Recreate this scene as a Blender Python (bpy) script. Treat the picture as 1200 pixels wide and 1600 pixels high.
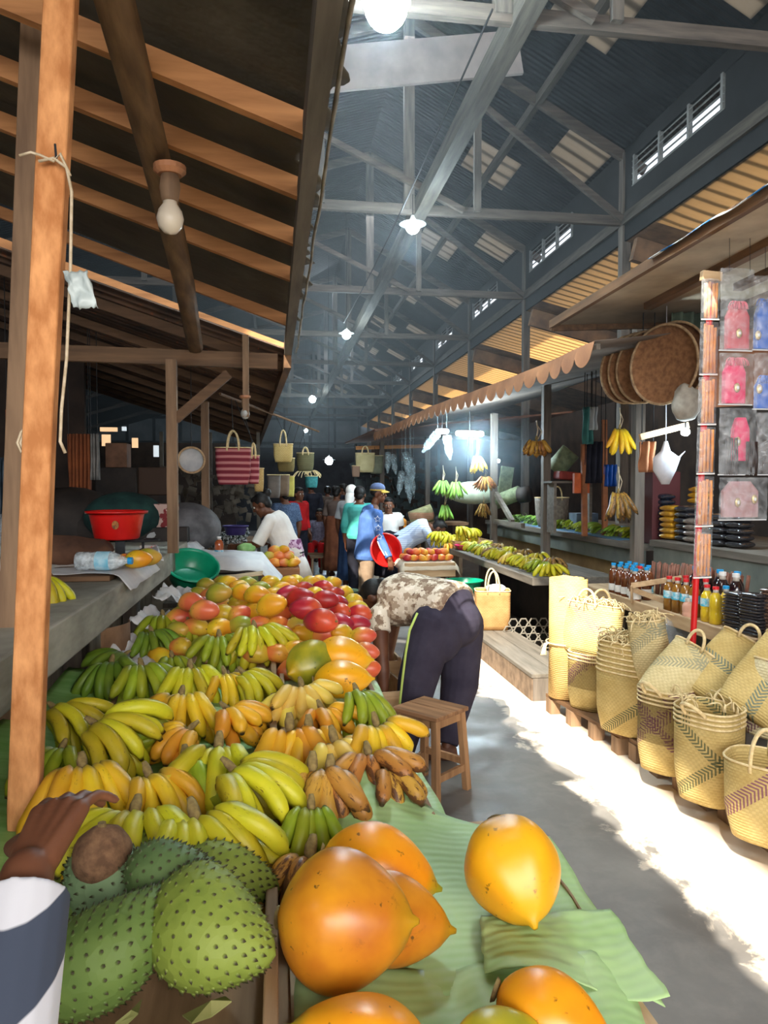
import bpy, bmesh, math, random
from mathutils import Vector, Matrix, Euler, noise as mnoise

sc = bpy.context.scene
for _o in list(bpy.data.objects):
    bpy.data.objects.remove(_o)
COL = sc.collection
PI = math.pi
R = math.radians

# ------------------------------------------------------------------ camera
CAM_H, YAW, PITCH, FPX = 1.6, R(8.4), R(2.0), 1150.0
_cd = bpy.data.cameras.new('camera')
cam = bpy.data.objects.new('camera', _cd)
COL.objects.link(cam)
cam.location = (0, 0, CAM_H)
cam.rotation_euler = (R(90) - PITCH, 0, -YAW)
_cd.sensor_width = 36.0
_cd.lens = FPX * 36.0 / 1600.0
_cd.clip_start = 0.05
_cd.clip_end = 300
sc.camera = cam

# ------------------------------------------------------------------ colour management
sc.view_settings.view_transform = 'Standard'
sc.view_settings.look = 'None'
sc.view_settings.gamma = 1.0
sc.view_settings.use_curve_mapping = False
sc.view_settings.exposure = 0.80
sc.cycles.max_bounces = 8
sc.cycles.diffuse_bounces = 4
sc.cycles.glossy_bounces = 3
sc.cycles.transmission_bounces = 6
sc.cycles.transparent_max_bounces = 12
sc.cycles.sample_clamp_indirect = 6.0
sc.cycles.caustics_reflective = False
sc.cycles.caustics_refractive = False

# ------------------------------------------------------------------ sky, sun, added fill lamps
wd = bpy.data.worlds.new('sky')
sc.world = wd
wd.use_nodes = True
_bg = wd.node_tree.nodes['Background']
_bg.inputs['Color'].default_value = (0.80, 0.88, 1.0, 1)
_bg.inputs['Strength'].default_value = 1.1

SUN_DIR = Vector((0.52, 0.90, -1.0)).normalized()
_sd = bpy.data.lights.new('sun', 'SUN')
_sd.energy = 8.0
_sd.angle = R(0.6)
_sd.color = (1.0, 0.93, 0.78)
sun = bpy.data.objects.new('sun', _sd)
COL.objects.link(sun)
sun.rotation_euler = (-SUN_DIR).to_track_quat('Z', 'Y').to_euler()


def area(name, loc, target, sx, sy, power, color):
    d = bpy.data.lights.new(name, 'AREA')
    d.shape = 'RECTANGLE'
    d.size, d.size_y = sx, sy
    d.energy = power
    d.color = color
    o = bpy.data.objects.new(name, d)
    COL.objects.link(o)
    o.location = loc
    o.rotation_euler = (Vector(loc) - Vector(target)).to_track_quat('Z', 'Y').to_euler()
    return o


# fill lamps added to brighten the hall, unseen behind the photographer and under the roof
area('entrance_fill', (0.3, -3.4, 2.7), (0.1, 2.5, 0.95), 4.4, 2.4, 225, (1.0, 0.95, 0.87))
area('roof_strip_fill', (-1.2, 1.2, 6.2), (1.2, 3.4, 0.5), 1.5, 7.0, 170, (1.0, 0.93, 0.83))
area('roof_ridge_fill', (1.6, 10.5, 7.0), (1.4, 9.0, 0.0), 0.8, 7.0, 75, (0.88, 0.95, 1.0))
area('far_roof_fill', (1.6, 22.0, 7.0), (1.2, 20.0, 0.0), 0.8, 9.0, 110, (0.78, 0.90, 1.0))

# ------------------------------------------------------------------ measuring: where a sight line meets a plane of the place
_c, _s, _cp, _sp = math.cos(YAW), math.sin(YAW), math.cos(PITCH), math.sin(PITCH)
_RV, _FV, _UV = Vector((_c, -_s, 0)), Vector((_s * _cp, _c * _cp, -_sp)), Vector((_s * _sp, _c * _sp, _cp))


def _ray(px, py):
    return _FV + _RV * ((px - 600) / FPX) - _UV * ((py - 800) / FPX)


def atz(px, py, z):
    d = _ray(px, py)
    t = (z - CAM_H) / d.z
    return Vector((d.x * t, d.y * t, z))


def aty(px, py, y):
    d = _ray(px, py)
    t = y / d.y
    return Vector((d.x * t, y, CAM_H + d.z * t))


def atx(px, py, x):
    d = _ray(px, py)
    t = x / d.x
    return Vector((x, d.y * t, CAM_H + d.z * t))


# ------------------------------------------------------------------ object helpers
def link(o, parent=None):
    COL.objects.link(o)
    if parent is not None:
        o.parent = parent
    return o


def tag(o, label=None, cat=None, group=None, kind=None):
    if label:
        o['label'] = label
    if cat:
        o['category'] = cat
    if group:
        o['group'] = group
    if kind:
        o['kind'] = kind
    return o


def thing(name, label, cat, loc=(0, 0, 0), rot=0, group=None):
    o = bpy.data.objects.new(name, None)
    o.empty_display_size = 0.1
    link(o)
    o.location = loc
    o.rotation_euler = (0, 0, rot) if isinstance(rot, (int, float)) else rot
    return tag(o, label, cat, group)


def copy_tree(o, parent=None):
    c = o.copy()
    COL.objects.link(c)
    c.parent = parent
    for ch in list(o.children):
        copy_tree(ch, c)
    return c


def set_mat(o, m):
    for s in o.material_slots:
        s.link = 'OBJECT'
        s.material = m


class MB:
    """collects shapes and links them as one mesh object"""

    def __init__(self):
        self.v, self.f, self.t, self.mi = [], [], [], []
        self.m = 0
        self.has_t = False

    def add(self, verts, faces, t=None):
        b = len(self.v)
        self.v += [Vector(p) for p in verts]
        self.f += [tuple(i + b for i in q) for q in faces]
        self.mi += [self.m] * len(faces)
        if t is not None:
            self.has_t = True
            self.t += list(t)
        else:
            self.t += [0.5] * len(verts)
        return self

    def box(self, c, s, rot=None):
        c = Vector(c)
        vs = []
        for x in (-.5, .5):
            for y in (-.5, .5):
                for z in (-.5, .5):
                    p = Vector((x * s[0], y * s[1], z * s[2]))
                    if rot is not None:
                        p = rot @ p
                    vs.append(c + p)
        return self.add(vs, [(0, 1, 3, 2), (4, 6, 7, 5), (0, 4, 5, 1), (2, 3, 7, 6), (0, 2, 6, 4), (1, 5, 7, 3)])

    def bar(self, p, q, w, h, up=(0, 0, 1)):
        p, q = Vector(p), Vector(q)
        d = (q - p)
        L = d.length
        d.normalize()
        u = Vector(up)
        sd = d.cross(u)
        if sd.length < 1e-4:
            sd = d.cross(Vector((0, 1, 0)))
        sd.normalize()
        u = sd.cross(d)
        rot = Matrix((d, sd, u)).transposed()
        return self.box((p + q) / 2, (L, w, h), rot)

    def tube(self, pts, rad, n=8, cap=True, t=True, flat=1.0, five=0.0, seed=(0, 0, 1)):
        pts = [Vector(p) for p in pts]
        if isinstance(rad, (int, float)):
            rad = [rad] * len(pts)
        vs, fs, ts = [], [], []
        d0 = (pts[1] - pts[0]).normalized()
        u = Vector(seed)
        if abs(d0.dot(u)) > .95:
            u = Vector((0, 1, 0))
        u = (u - d0 * u.dot(d0)).normalized()
        N = len(pts)
        for i, p in enumerate(pts):
            if i == 0:
                d = d0
            elif i == N - 1:
                d = (pts[i] - pts[i - 1]).normalized()
            else:
                d = (pts[i + 1] - pts[i - 1]).normalized()
            u = (u - d * u.dot(d))
            if u.length < 1e-6:
                u = d.orthogonal()
            u.normalize()
            w = d.cross(u)
            for k in range(n):
                a = 2 * PI * k / n
                r = rad[i] * (1 + five * math.cos(5 * a))
                vs.append(p + u * (math.cos(a) * r * flat) + w * (math.sin(a) * r))
                ts.append(i / (N - 1))
        for i in range(N - 1):
            for k in range(n):
                k2 = (k + 1) % n
                fs.append((i * n + k, i * n + k2, (i + 1) * n + k2, (i + 1) * n + k))
        if cap:
            fs.append(tuple(range(n - 1, -1, -1)))
            fs.append(tuple((N - 1) * n + k for k in range(n)))
        return self.add(vs, fs, ts if t else None)

    def lathe(self, prof, n=24, c=(0, 0, 0), rot=None, cap=True, sx=1.0, sy=1.0, lobe=0.0, nl=5):
        """prof: list of (radius, height)"""
        c = Vector(c)
        vs, fs, ts = [], [], []
        N = len(prof)
        for i, (r, z) in enumerate(prof):
            for k in range(n):
                a = 2 * PI * k / n
                rr = r * (1 + lobe * math.cos(nl * a))
                p = Vector((rr * math.cos(a) * sx, rr * math.sin(a) * sy, z))
                if rot is not None:
                    p = rot @ p
                vs.append(c + p)
                ts.append(i / (N - 1))
        for i in range(N - 1):
            for k in range(n):
                k2 = (k + 1) % n
                fs.append((i * n + k, i * n + k2, (i + 1) * n + k2, (i + 1) * n + k))
        if cap:
            if prof[0][0] > 1e-5:
                fs.append(tuple(range(n - 1, -1, -1)))
            if prof[-1][0] > 1e-5:
                fs.append(tuple((N - 1) * n + k for k in range(n)))
        return self.add(vs, fs, ts)

    def loft(self, secs, n=20, cap=True, e=2.0, fold=0.0, nf=9):
        """secs: (centre, half x vector, half y vector)"""
        vs, fs, ts = [], [], []
        N = len(secs)
        for i, (c, ax, ay) in enumerate(secs):
            c, ax, ay = Vector(c), Vector(ax), Vector(ay)
            for k in range(n):
                a = 2 * PI * k / n
                ca, sa = math.cos(a), math.sin(a)
                x = math.copysign(abs(ca) ** (2 / e), ca)
                y = math.copysign(abs(sa) ** (2 / e), sa)
                m = 1 + fold * math.sin(nf * a + i * .3) * (i / max(1, N - 1))
                vs.append(c + ax * x * m + ay * y * m)
                ts.append(i / (N - 1))
        for i in range(N - 1):
            for k in range(n):
                k2 = (k + 1) % n
                fs.append((i * n + k, i * n + k2, (i + 1) * n + k2, (i + 1) * n + k))
        if cap:
            fs.append(tuple(range(n - 1, -1, -1)))
            fs.append(tuple((N - 1) * n + k for k in range(n)))
        return self.add(vs, fs, ts)

    def ball(self, c, r, n=12, rot=None):
        if isinstance(r, (int, float)):
            r = (r, r, r)
        prof = [(math.sin(PI * i / n), -math.cos(PI * i / n)) for i in range(n + 1)]
        c = Vector(c)
        vs, fs, ts = [], [], []
        m = n * 2
        for i, (q, z) in enumerate(prof):
            for k in range(m):
                a = 2 * PI * k / m
                p = Vector((q * math.cos(a) * r[0], q * math.sin(a) * r[1], z * r[2]))
                if rot is not None:
                    p = rot @ p
                vs.append(c + p)
                ts.append(i / n)
        for i in range(n):
            for k in range(m):
                k2 = (k + 1) % m
                fs.append((i * m + k, i * m + k2, (i + 1) * m + k2, (i + 1) * m + k))
        return self.add(vs, fs, ts)

    def sheet(self, fn, nu, nv, thick=0.0):
        vs = [Vector(fn(i / nu, j / nv)) for i in range(nu + 1) for j in range(nv + 1)]
        fs = []
        w = nv + 1
        for i in range(nu):
            for j in range(nv):
                fs.append((i * w + j, (i + 1) * w + j, (i + 1) * w + j + 1, i * w + j + 1))
        if thick:
            b = len(vs)
            nrm = [Vector((0, 0, 0)) for _ in vs]
            for q in fs:
                nn = (vs[q[1]] - vs[q[0]]).cross(vs[q[3]] - vs[q[0]])
                for i in q:
                    nrm[i] += nn
            vs += [v - (nrm[i].normalized() if nrm[i].length else Vector((0, 0, 1))) * thick for i, v in enumerate(vs)]
            f2 = [tuple(i + b for i in reversed(q)) for q in fs]
            rim = [(i * w) for i in range(nu + 1)]
            edge = [i * w for i in range(nu + 1)] + [nu * w + j for j in range(1, nv + 1)] + [i * w + nv for i in range(nu - 1, -1, -1)] + [j for j in range(nv - 1, 0, -1)]
            f3 = [(edge[k], edge[k] + b, edge[(k + 1) % len(edge)] + b, edge[(k + 1) % len(edge)]) for k in range(len(edge))]
            fs = fs + f2 + f3
        return self.add(vs, fs)

    def tri_fan(self, pts, thick, nrm):
        """flat outline polygon with thickness"""
        n = len(pts)
        nrm = Vector(nrm).normalized() * thick
        vs = [Vector(p) for p in pts] + [Vector(p) + nrm for p in pts]
        fs = [tuple(range(n - 1, -1, -1)), tuple(range(n, 2 * n))]
        fs += [(i, (i + 1) % n, n + (i + 1) % n, n + i) for i in range(n)]
        return self.add(vs, fs)

    def mesh(self, name, mats, smooth=False, off=Vector((0, 0, 0))):
        me = bpy.data.meshes.new(name)
        me.from_pydata([tuple(p - off) for p in self.v], [], self.f)
        if not isinstance(mats, (list, tuple)):
            mats = [mats]
        for m in mats:
            me.materials.append(m)
        if len(mats) > 1:
            me.polygons.foreach_set('material_index', self.mi)
        if smooth:
            me.polygons.foreach_set('use_smooth', [True] * len(me.polygons))
        if self.has_t:
            at = me.attributes.new('t', 'FLOAT', 'POINT')
            at.data.foreach_set('value', self.t)
        me.update()
        return me

    def build(self, name, mats, parent=None, smooth=False, bevel=0.0, loc=None, seg=2, autosmooth=None):
        off = Vector((0, 0, 0))
        if parent is None and loc is None:
            xs = [p.x for p in self.v]
            ys = [p.y for p in self.v]
            off = Vector(((min(xs) + max(xs)) / 2, (min(ys) + max(ys)) / 2, min(p.z for p in self.v)))
        me = self.mesh(name, mats, smooth, off)
        o = bpy.data.objects.new(name, me)
        link(o, parent)
        o.location = off if loc is None else loc
        if bevel:
            b = o.modifiers.new('edge', 'BEVEL')
            b.width = bevel
            b.segments = seg
            b.limit_method = 'ANGLE'
        return o


def arc_pts(c, r, a0, a1, n, ax=Vector((1, 0, 0)), ay=Vector((0, 0, 1))):
    c = Vector(c)
    return [c + Vector(ax) * (r * math.cos(a0 + (a1 - a0) * i / n)) + Vector(ay) * (r * math.sin(a0 + (a1 - a0) * i / n)) for i in range(n + 1)]


def bez(p0, p1, p2, p3, n=12):
    p0, p1, p2, p3 = map(Vector, (p0, p1, p2, p3))
    out = []
    for i in range(n + 1):
        t = i / n
        out.append(p0 * (1 - t) ** 3 + p1 * 3 * t * (1 - t) ** 2 + p2 * 3 * t * t * (1 - t) + p3 * t ** 3)
    return out


def sag(p, q, drop, n=12):
    p, q = Vector(p), Vector(q)
    return [p.lerp(q, i / n) - Vector((0, 0, drop * 4 * (i / n) * (1 - i / n))) for i in range(n + 1)]


def nz(x, y=0.0, z=0.0):
    return mnoise.noise(Vector((x, y, z)))


# ------------------------------------------------------------------ materials
def S(r, g, b):
    f = lambda c: c / 12.92 if c <= .04045 else ((c + .055) / 1.055) ** 2.4
    return (f(r / 255), f(g / 255), f(b / 255), 1)


class NT:
    def __init__(self, name):
        self.m = bpy.data.materials.new(name)
        self.m.use_nodes = True
        self.nt = self.m.node_tree
        self.n = self.nt.nodes
        self.b = self.n['Principled BSDF']
        self.out = self.n['Material Output']

    def new(self, t, **kw):
        x = self.n.new(t)
        for k, v in kw.items():
            setattr(x, k, v)
        return x

    def L(self, a, b):
        self.nt.links.new(a, b)

    def coord(self, stretch=(1, 1, 1), what='Object', rot=(0, 0, 0)):
        tc = self.new('ShaderNodeTexCoord')
        mp = self.new('ShaderNodeMapping')
        mp.inputs['Scale'].default_value = stretch
        mp.inputs['Rotation'].default_value = rot
        self.L(tc.outputs[what], mp.inputs['Vector'])
        return mp.outputs['Vector']

    def noise(self, vec, scale, detail=4, rough=.55, dist=0):
        x = self.new('ShaderNodeTexNoise')
        x.inputs['Scale'].default_value = scale
        x.inputs['Detail'].default_value = detail
        x.inputs['Roughness'].default_value = rough
        x.inputs['Distortion'].default_value = dist
        if vec is not None:
            self.L(vec, x.inputs['Vector'])
        return x.outputs['Fac']

    def ramp(self, fac, stops, interp='LINEAR'):
        x = self.new('ShaderNodeValToRGB')
        x.color_ramp.interpolation = interp
        el = x.color_ramp.elements
        while len(el) < len(stops):
            el.new(.5)
        for e, (p, c) in zip(el, stops):
            e.position = p
            e.color = c if len(c) == 4 else (*c, 1)
        self.L(fac, x.inputs['Fac'])
        return x.outputs['Color']

    def mix(self, fac, a, b, mode='MIX'):
        x = self.new('ShaderNodeMix', data_type='RGBA', blend_type=mode)
        for sock, val in ((x.inputs[0], fac), (x.inputs[6], a), (x.inputs[7], b)):
            if hasattr(val, 'default_value') or hasattr(val, 'links'):
                self.L(val, sock)
            else:
                sock.default_value = val
        return x.outputs[2]

    def math(self, op, a, b=0.0, c=None):
        x = self.new('ShaderNodeMath', operation=op)
        for i, val in enumerate((a, b) if c is None else (a, b, c)):
            if hasattr(val, 'links'):
                self.L(val, x.inputs[i])
            else:
                x.inputs[i].default_value = val
        return x.outputs[0]

    def rnd(self):
        return self.new('ShaderNodeObjectInfo').outputs['Random']

    def attr(self, name='t'):
        x = self.new('ShaderNodeAttribute')
        x.attribute_name = name
        return x.outputs['Fac']

    def bump(self, h, strength=.3, dist=.01):
        x = self.new('ShaderNodeBump')
        x.inputs['Strength'].default_value = strength
        x.inputs['Distance'].default_value = dist
        self.L(h, x.inputs['Height'])
        self.L(x.outputs['Normal'], self.b.inputs['Normal'])

    def vary(self, col, amt, hue=0.0):
        h = self.new('ShaderNodeHueSaturation')
        r = self.rnd()
        self.L(self.math('MULTIPLY_ADD', r, 2 * amt, 1 - amt), h.inputs['Value'])
        if hue:
            self.L(self.math('MULTIPLY_ADD', r, 2 * hue, .5 - hue), h.inputs['Hue'])
        self.L(col, h.inputs['Color'])
        return h.outputs['Color']

    def base(self, col):
        if hasattr(col, 'links'):
            self.L(col, self.b.inputs['Base Color'])
        else:
            self.b.inputs['Base Color'].default_value = col
        return self

    def rough(self, r, spec=None):
        self.b.inputs['Roughness'].default_value = r
        if spec is not None:
            self.b.inputs['Specular IOR Level'].default_value = spec
        return self


def M(name, c1, c2=None, scale=8, rough=.7, bump=0.0, stretch=(1, 1, 1), metal=0.0, spec=.4, vary=0.0, lo=.35, hi=.65, bdist=.005, detail=5):
    k = NT(name)
    v = k.coord(stretch)
    f = k.noise(v, scale, detail)
    col = k.ramp(f, [(lo, c1), (hi, c2 or c1)])
    if vary:
        col = k.vary(col, vary)
    k.base(col).rough(rough, spec)
    k.b.inputs['Metallic'].default_value = metal
    if bump:
        k.bump(f, bump, bdist)
    return k.m


def wood(name, c1, c2, axis=2, grain=22, rough=.75, bump=.25):
    st = [6.0, 6.0, 6.0]
    st[axis] = .6
    return M(name, c1, c2, scale=grain / 6, rough=rough, bump=bump, stretch=tuple(st), lo=.3, hi=.7, bdist=.004, vary=.12)


def emit(name, col, strength):
    k = NT(name)
    k.b.inputs['Emission Color'].default_value = col
    k.b.inputs['Emission Strength'].default_value = strength
    k.base(col)
    return k.m


def clear_plastic(name, tint=(0.9, 0.95, 1, 1), a=.22, rough=.12):
    """thin wrinkled film: mostly see-through with glossy creases"""
    k = NT(name)
    tr = k.new('ShaderNodeBsdfTransparent')
    tr.inputs['Color'].default_value = (.94, .96, .97, 1)
    mx = k.new('ShaderNodeMixShader')
    v = k.coord()
    f = k.noise(v, 26, 3)
    k.bump(f, .8, .01)
    k.base(tint).rough(rough, .8)
    fac = k.ramp(f, [(.35, (a * .5,) * 3), (.75, (min(1, a * 2.2),) * 3)])
    k.L(fac, mx.inputs[0])
    k.L(tr.outputs[0], mx.inputs[1])
    k.L(k.b.outputs[0], mx.inputs[2])
    k.L(mx.outputs[0], k.out.inputs['Surface'])
    return k.m

# ------------------------------------------------------------------ shared materials
W_orange_x = wood('sawn_orange_timber', S(196, 138, 88), S(150, 100, 60), 0)
W_post = M('rough_sawn_post', S(222, 158, 104), S(176, 114, 68), scale=9, rough=.9, bump=.9, stretch=(3, 3, 1.2), bdist=.004, spec=.2)
W_brown_y = wood('brown_timber_lengthwise', S(126, 92, 62), S(84, 60, 40), 1)
W_brown_x = wood('brown_timber_across', S(120, 90, 64), S(82, 60, 42), 0)
W_brown_z = wood('brown_timber_upright', S(150, 120, 92), S(106, 82, 62), 2)
W_grey_z = wood('grey_timber_upright', S(120, 110, 100), S(84, 76, 70), 2)
W_grey_y = wood('grey_timber_lengthwise', S(122, 114, 104), S(86, 80, 72), 1)
W_grey_x = wood('grey_timber_across', S(122, 114, 104), S(86, 80, 72), 0)
W_pale_x = wood('pale_board_across', S(206, 176, 138), S(170, 138, 100), 0)
W_pale_y = wood('pale_board_lengthwise', S(206, 178, 142), S(168, 138, 104), 1)
W_pale_z = wood('pale_board_upright', S(206, 178, 142), S(168, 138, 104), 2)
W_stool = wood('stool_timber', S(186, 142, 100), S(134, 96, 64), 2)
W_stool_top = wood('stool_top_timber', S(176, 130, 92), S(120, 84, 56), 0, grain=30)
W_truss_x = wood('painted_truss_across', S(108, 98, 90), S(68, 62, 58), 0)
W_truss_z = wood('painted_truss_upright', S(118, 110, 102), S(76, 72, 68), 2)
W_truss_y = wood('painted_truss_lengthwise', S(98, 92, 84), S(62, 58, 54), 1)
M_steel = M('dark_steel', S(52, 56, 60), S(34, 38, 42), rough=.6, metal=.3)
M_wire = M('black_wire', S(28, 28, 30))
M_twine = M('pale_twine', S(206, 190, 164), S(170, 150, 120), scale=40)
M_wpaper = M('white_paper', S(232, 232, 232), S(206, 206, 210), scale=5, rough=.85, bump=.3, bdist=.02)
M_red = M('red_plastic', S(214, 30, 26), S(196, 22, 20), rough=.32, spec=.5)
M_green_pl = M('green_plastic', S(10, 150, 112), S(6, 132, 98), rough=.3, spec=.5)
M_pink_pl = M('pink_plastic', S(222, 50, 110), rough=.35)
M_blue_tarp = M('blue_tarp', S(84, 132, 160), S(58, 98, 130), scale=5, rough=.5, bump=.3)
M_film = clear_plastic('clear_film', a=.13)
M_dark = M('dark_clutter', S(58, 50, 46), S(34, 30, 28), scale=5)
M_skin = M('brown_skin', S(112, 70, 48), S(94, 56, 38), scale=12, rough=.5, spec=.4)
M_hair = M('black_hair', S(26, 22, 20), S(14, 12, 12), scale=60, rough=.55, bump=.5)
M_eye = M('eye_white', S(230, 225, 215), rough=.2)
M_iris = M('eye_iris', S(30, 18, 12), rough=.2)

# concrete floor: grey, damp patches, pale blotches painted in for sun dapples along the stall side
k = NT('concrete_floor')
v = k.coord()
n1 = k.noise(v, 1.1, 6, .6)
n2 = k.noise(v, 5.5, 6, .65, .3)
c = k.ramp(n1, [(.34, S(84, 82, 82)), (.66, S(136, 131, 126))])
c = k.mix(k.ramp(n2, [(.46, (0, 0, 0)), (.7, (.4, .4, .4))]), c, S(150, 144, 138))
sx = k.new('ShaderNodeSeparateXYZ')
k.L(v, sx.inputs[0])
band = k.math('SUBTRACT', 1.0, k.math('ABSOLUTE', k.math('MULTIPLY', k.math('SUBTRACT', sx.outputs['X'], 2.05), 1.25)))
dapple = k.math('ADD', k.math('MULTIPLY', band, .62), k.math('MULTIPLY', k.noise(v, 3.4, 7, .62, .5), .62))
mask = k.ramp(dapple, [(.56, (0, 0, 0)), (.60, (1, 1, 1))])
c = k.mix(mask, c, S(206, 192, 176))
k.base(c).rough(.6, .35)
k.L(k.ramp(n1, [(.4, (.28, .28, .28)), (.6, (.7, .7, .7))]), k.b.inputs['Roughness'])
k.bump(n2, .12, .006)
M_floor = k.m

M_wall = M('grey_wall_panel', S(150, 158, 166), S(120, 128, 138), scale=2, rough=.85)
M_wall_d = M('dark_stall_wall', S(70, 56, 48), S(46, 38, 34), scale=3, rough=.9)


def corrugated(name, c1, c2, axis, pitch=.09, trans=None, rust=None):
    k = NT(name)
    v = k.coord()
    w = k.new('ShaderNodeTexWave', wave_type='BANDS', bands_direction=axis, wave_profile='SIN')
    w.inputs['Scale'].default_value = .314 / pitch
    k.L(v, w.inputs['Vector'])
    f = k.noise(v, 3.0, 5, .6)
    col = k.ramp(f, [(.35, c1), (.65, c2)])
    if rust:
        sp = k.ramp(k.noise(v, 18, 3), [(.62, (0, 0, 0)), (.7, (1, 1, 1))])
        col = k.mix(sp, col, rust)
    k.base(col).rough(.75, .25)
    k.bump(w.outputs['Fac'], 1.0, .03)
    if trans:
        t = k.new('ShaderNodeBsdfTranslucent')
        t.inputs['Color'].default_value = trans
        st = k.new('ShaderNodeTexWave', wave_type='BANDS', bands_direction=axis, wave_profile='SIN')
        st.inputs['Scale'].default_value = .314 / (pitch * 1.9)
        st.inputs['Distortion'].default_value = 1.2
        st.inputs['Detail'].default_value = 2
        k.L(v, st.inputs['Vector'])
        dark_rows = k.mix(k.ramp(st.outputs['Fac'], [(.05, (1, 1, 1)), (.35, (0, 0, 0))]), trans, tuple(x * .42 for x in trans[:3]) + (1,))  # darker bands in the translucent colour
        k.L(dark_rows, t.inputs['Color'])
        ms = k.new('ShaderNodeMixShader')
        ms.inputs[0].default_value = .8
        k.L(k.b.outputs[0], ms.inputs[1])
        k.L(t.outputs[0], ms.inputs[2])
        k.L(ms.outputs[0], k.out.inputs['Surface'])
    return k.m


M_roof = corrugated('dark_roof_sheet', S(44, 48, 52), S(28, 32, 36), 'Y')
M_roof_tan = corrugated('tan_translucent_sheet', S(200, 170, 130), S(170, 140, 100), 'Y', trans=(.86, .62, .36, 1), rust=S(120, 80, 50), pitch=.12)
M_roof_grey = corrugated('grey_translucent_sheet', S(170, 160, 150), S(130, 124, 118), 'Y', trans=(.30, .27, .23, 1), pitch=.16)
M_rust = corrugated('rusty_stall_sheet', S(112, 84, 66), S(66, 50, 42), 'Y', rust=S(134, 80, 50))
M_tarp = M('olive_tarp', S(88, 82, 70), S(64, 60, 52), scale=2.2, rough=.8, bump=.6, bdist=.05)


def structure(o):
    o['kind'] = 'structure'
    return o


# ------------------------------------------------------------------ the hall
b = MB()
b.box((0.5, 16, -.05), (22, 50, .1))
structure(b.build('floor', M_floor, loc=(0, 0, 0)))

b = MB()
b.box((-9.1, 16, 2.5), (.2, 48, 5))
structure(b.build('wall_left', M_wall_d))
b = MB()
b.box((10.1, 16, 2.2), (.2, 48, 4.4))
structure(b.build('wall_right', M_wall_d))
b = MB()
b.box((0.5, 40.1, 4), (19.2, .2, 8))
structure(b.build('wall_back', M_wall))
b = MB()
b.box((1.0, 27, 1.5), (7.0, .12, 3.0))  # dark sheet added to stand for the shaded opening at the far end
structure(b.build('wall_end_shade', M('end_shade_colour', S(44, 46, 52), S(28, 30, 36), scale=3)))
# framing on the far gable
b = MB()
for i in range(13):
    b.box((-7.6 + i * 1.35, 39.9, 4), (.12, .16, 8))
for z in (2.6, 3.9, 5.2, 6.5):
    b.box((0.5, 39.86, z), (19, .12, .14))
structure(b.build('trim_1', M_steel))

RX, RZ = 1.7, 7.6


def zl(x):
    return RZ - .3 * (RX - x)


def zr(x):
    return RZ - .53 * (x - RX)


# left slope of the roof, with the open strip that lets the sun in
xs = [-9.2, -2.15, -1.6, -1.45, -.9, -.15, .2, RX]
ys = [-6.5, -5.4, -1.1, -.52, -.18, 2.2, 3.6, 5.2, 40.2]
b = MB()
for i in range(len(xs) - 1):
    for j in range(len(ys) - 1):
        x0, x1, y0, y1 = xs[i], xs[i + 1], ys[j], ys[j + 1]
        xm, ym = (x0 + x1) / 2, (y0 + y1) / 2
        hole = (-2.15 < xm < -1.45 and -5.4 < ym < -1.1) or (-2.15 < xm < -.9 and -1.1 < ym < 2.2) or (-2.15 < xm < -1.6 and 3.6 < ym < 5.2) or (-.15 < xm < .2 and -.52 < ym < -.18)
        if hole:
            continue
        b.add([(x0, y0, zl(x0)), (x1, y0, zl(x1)), (x1, y1, zl(x1)), (x0, y1, zl(x0)), (x0, y0, zl(x0) + .03), (x1, y0, zl(x1) + .03), (x1, y1, zl(x1) + .03), (x0, y1, zl(x0) + .03)],
              [(3, 2, 1, 0), (4, 5, 6, 7), (0, 1, 5, 4), (2, 3, 7, 6), (1, 2, 6, 5), (3, 0, 4, 7)])
structure(b.build('ceiling_left', M_roof, loc=(0, 0, 0)))


def slab(b, pts, up=.03):
    p = [Vector(q) for q in pts]
    u = Vector((0, 0, up))
    b.add(p + [q + u for q in p], [(3, 2, 1, 0), (4, 5, 6, 7), (0, 1, 5, 4), (1, 2, 6, 5), (2, 3, 7, 6), (3, 0, 4, 7)])


# right slope: dark sheets and two rows of translucent ones
BAY0, BAY = 5.45, 3.9
b, g, g2 = MB(), MB(), MB()
EX = 4.9
slab(b, [(RX, -6.5, RZ), (3.05, -6.5, zr(3.05)), (3.05, 40.2, zr(3.05)), (RX, 40.2, RZ)])
slab(b, [(3.75, -6.5, zr(3.75)), (3.95, -6.5, zr(3.95)), (3.95, 40.2, zr(3.95)), (3.75, 40.2, zr(3.75))])
slab(b, [(4.55, -6.5, zr(4.55)), (EX, -6.5, zr(EX)), (EX, 40.2, zr(EX)), (4.55, 40.2, zr(4.55))])
n = 0
y = -6.5
while y < 40:
    for (xa, xb, ya, yb, gg) in ((3.95, 4.55, .5, 1.45, g), (3.05, 3.75, 1.9, 2.9, g2)):
        slab(b, [(xa, y, zr(xa)), (xb, y, zr(xb)), (xb, y + ya, zr(xb)), (xa, y + ya, zr(xa))])
        slab(gg, [(xa, y + ya, zr(xa)), (xb, y + ya, zr(xb)), (xb, y + yb, zr(xb)), (xa, y + yb, zr(xa))])
        slab(b, [(xa, y + yb, zr(xa)), (xb, y + yb, zr(xb)), (xb, y + BAY, zr(xb)), (xa, y + BAY, zr(xa))])
    y += BAY
structure(b.build('ceiling_right', M_roof, loc=(0, 0, 0)))
structure(g.build('window_1', M_roof_grey, loc=(0, 0, 0)))
structure(g2.build('window_2', M_roof_grey, loc=(0, 0, 0)))

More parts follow.
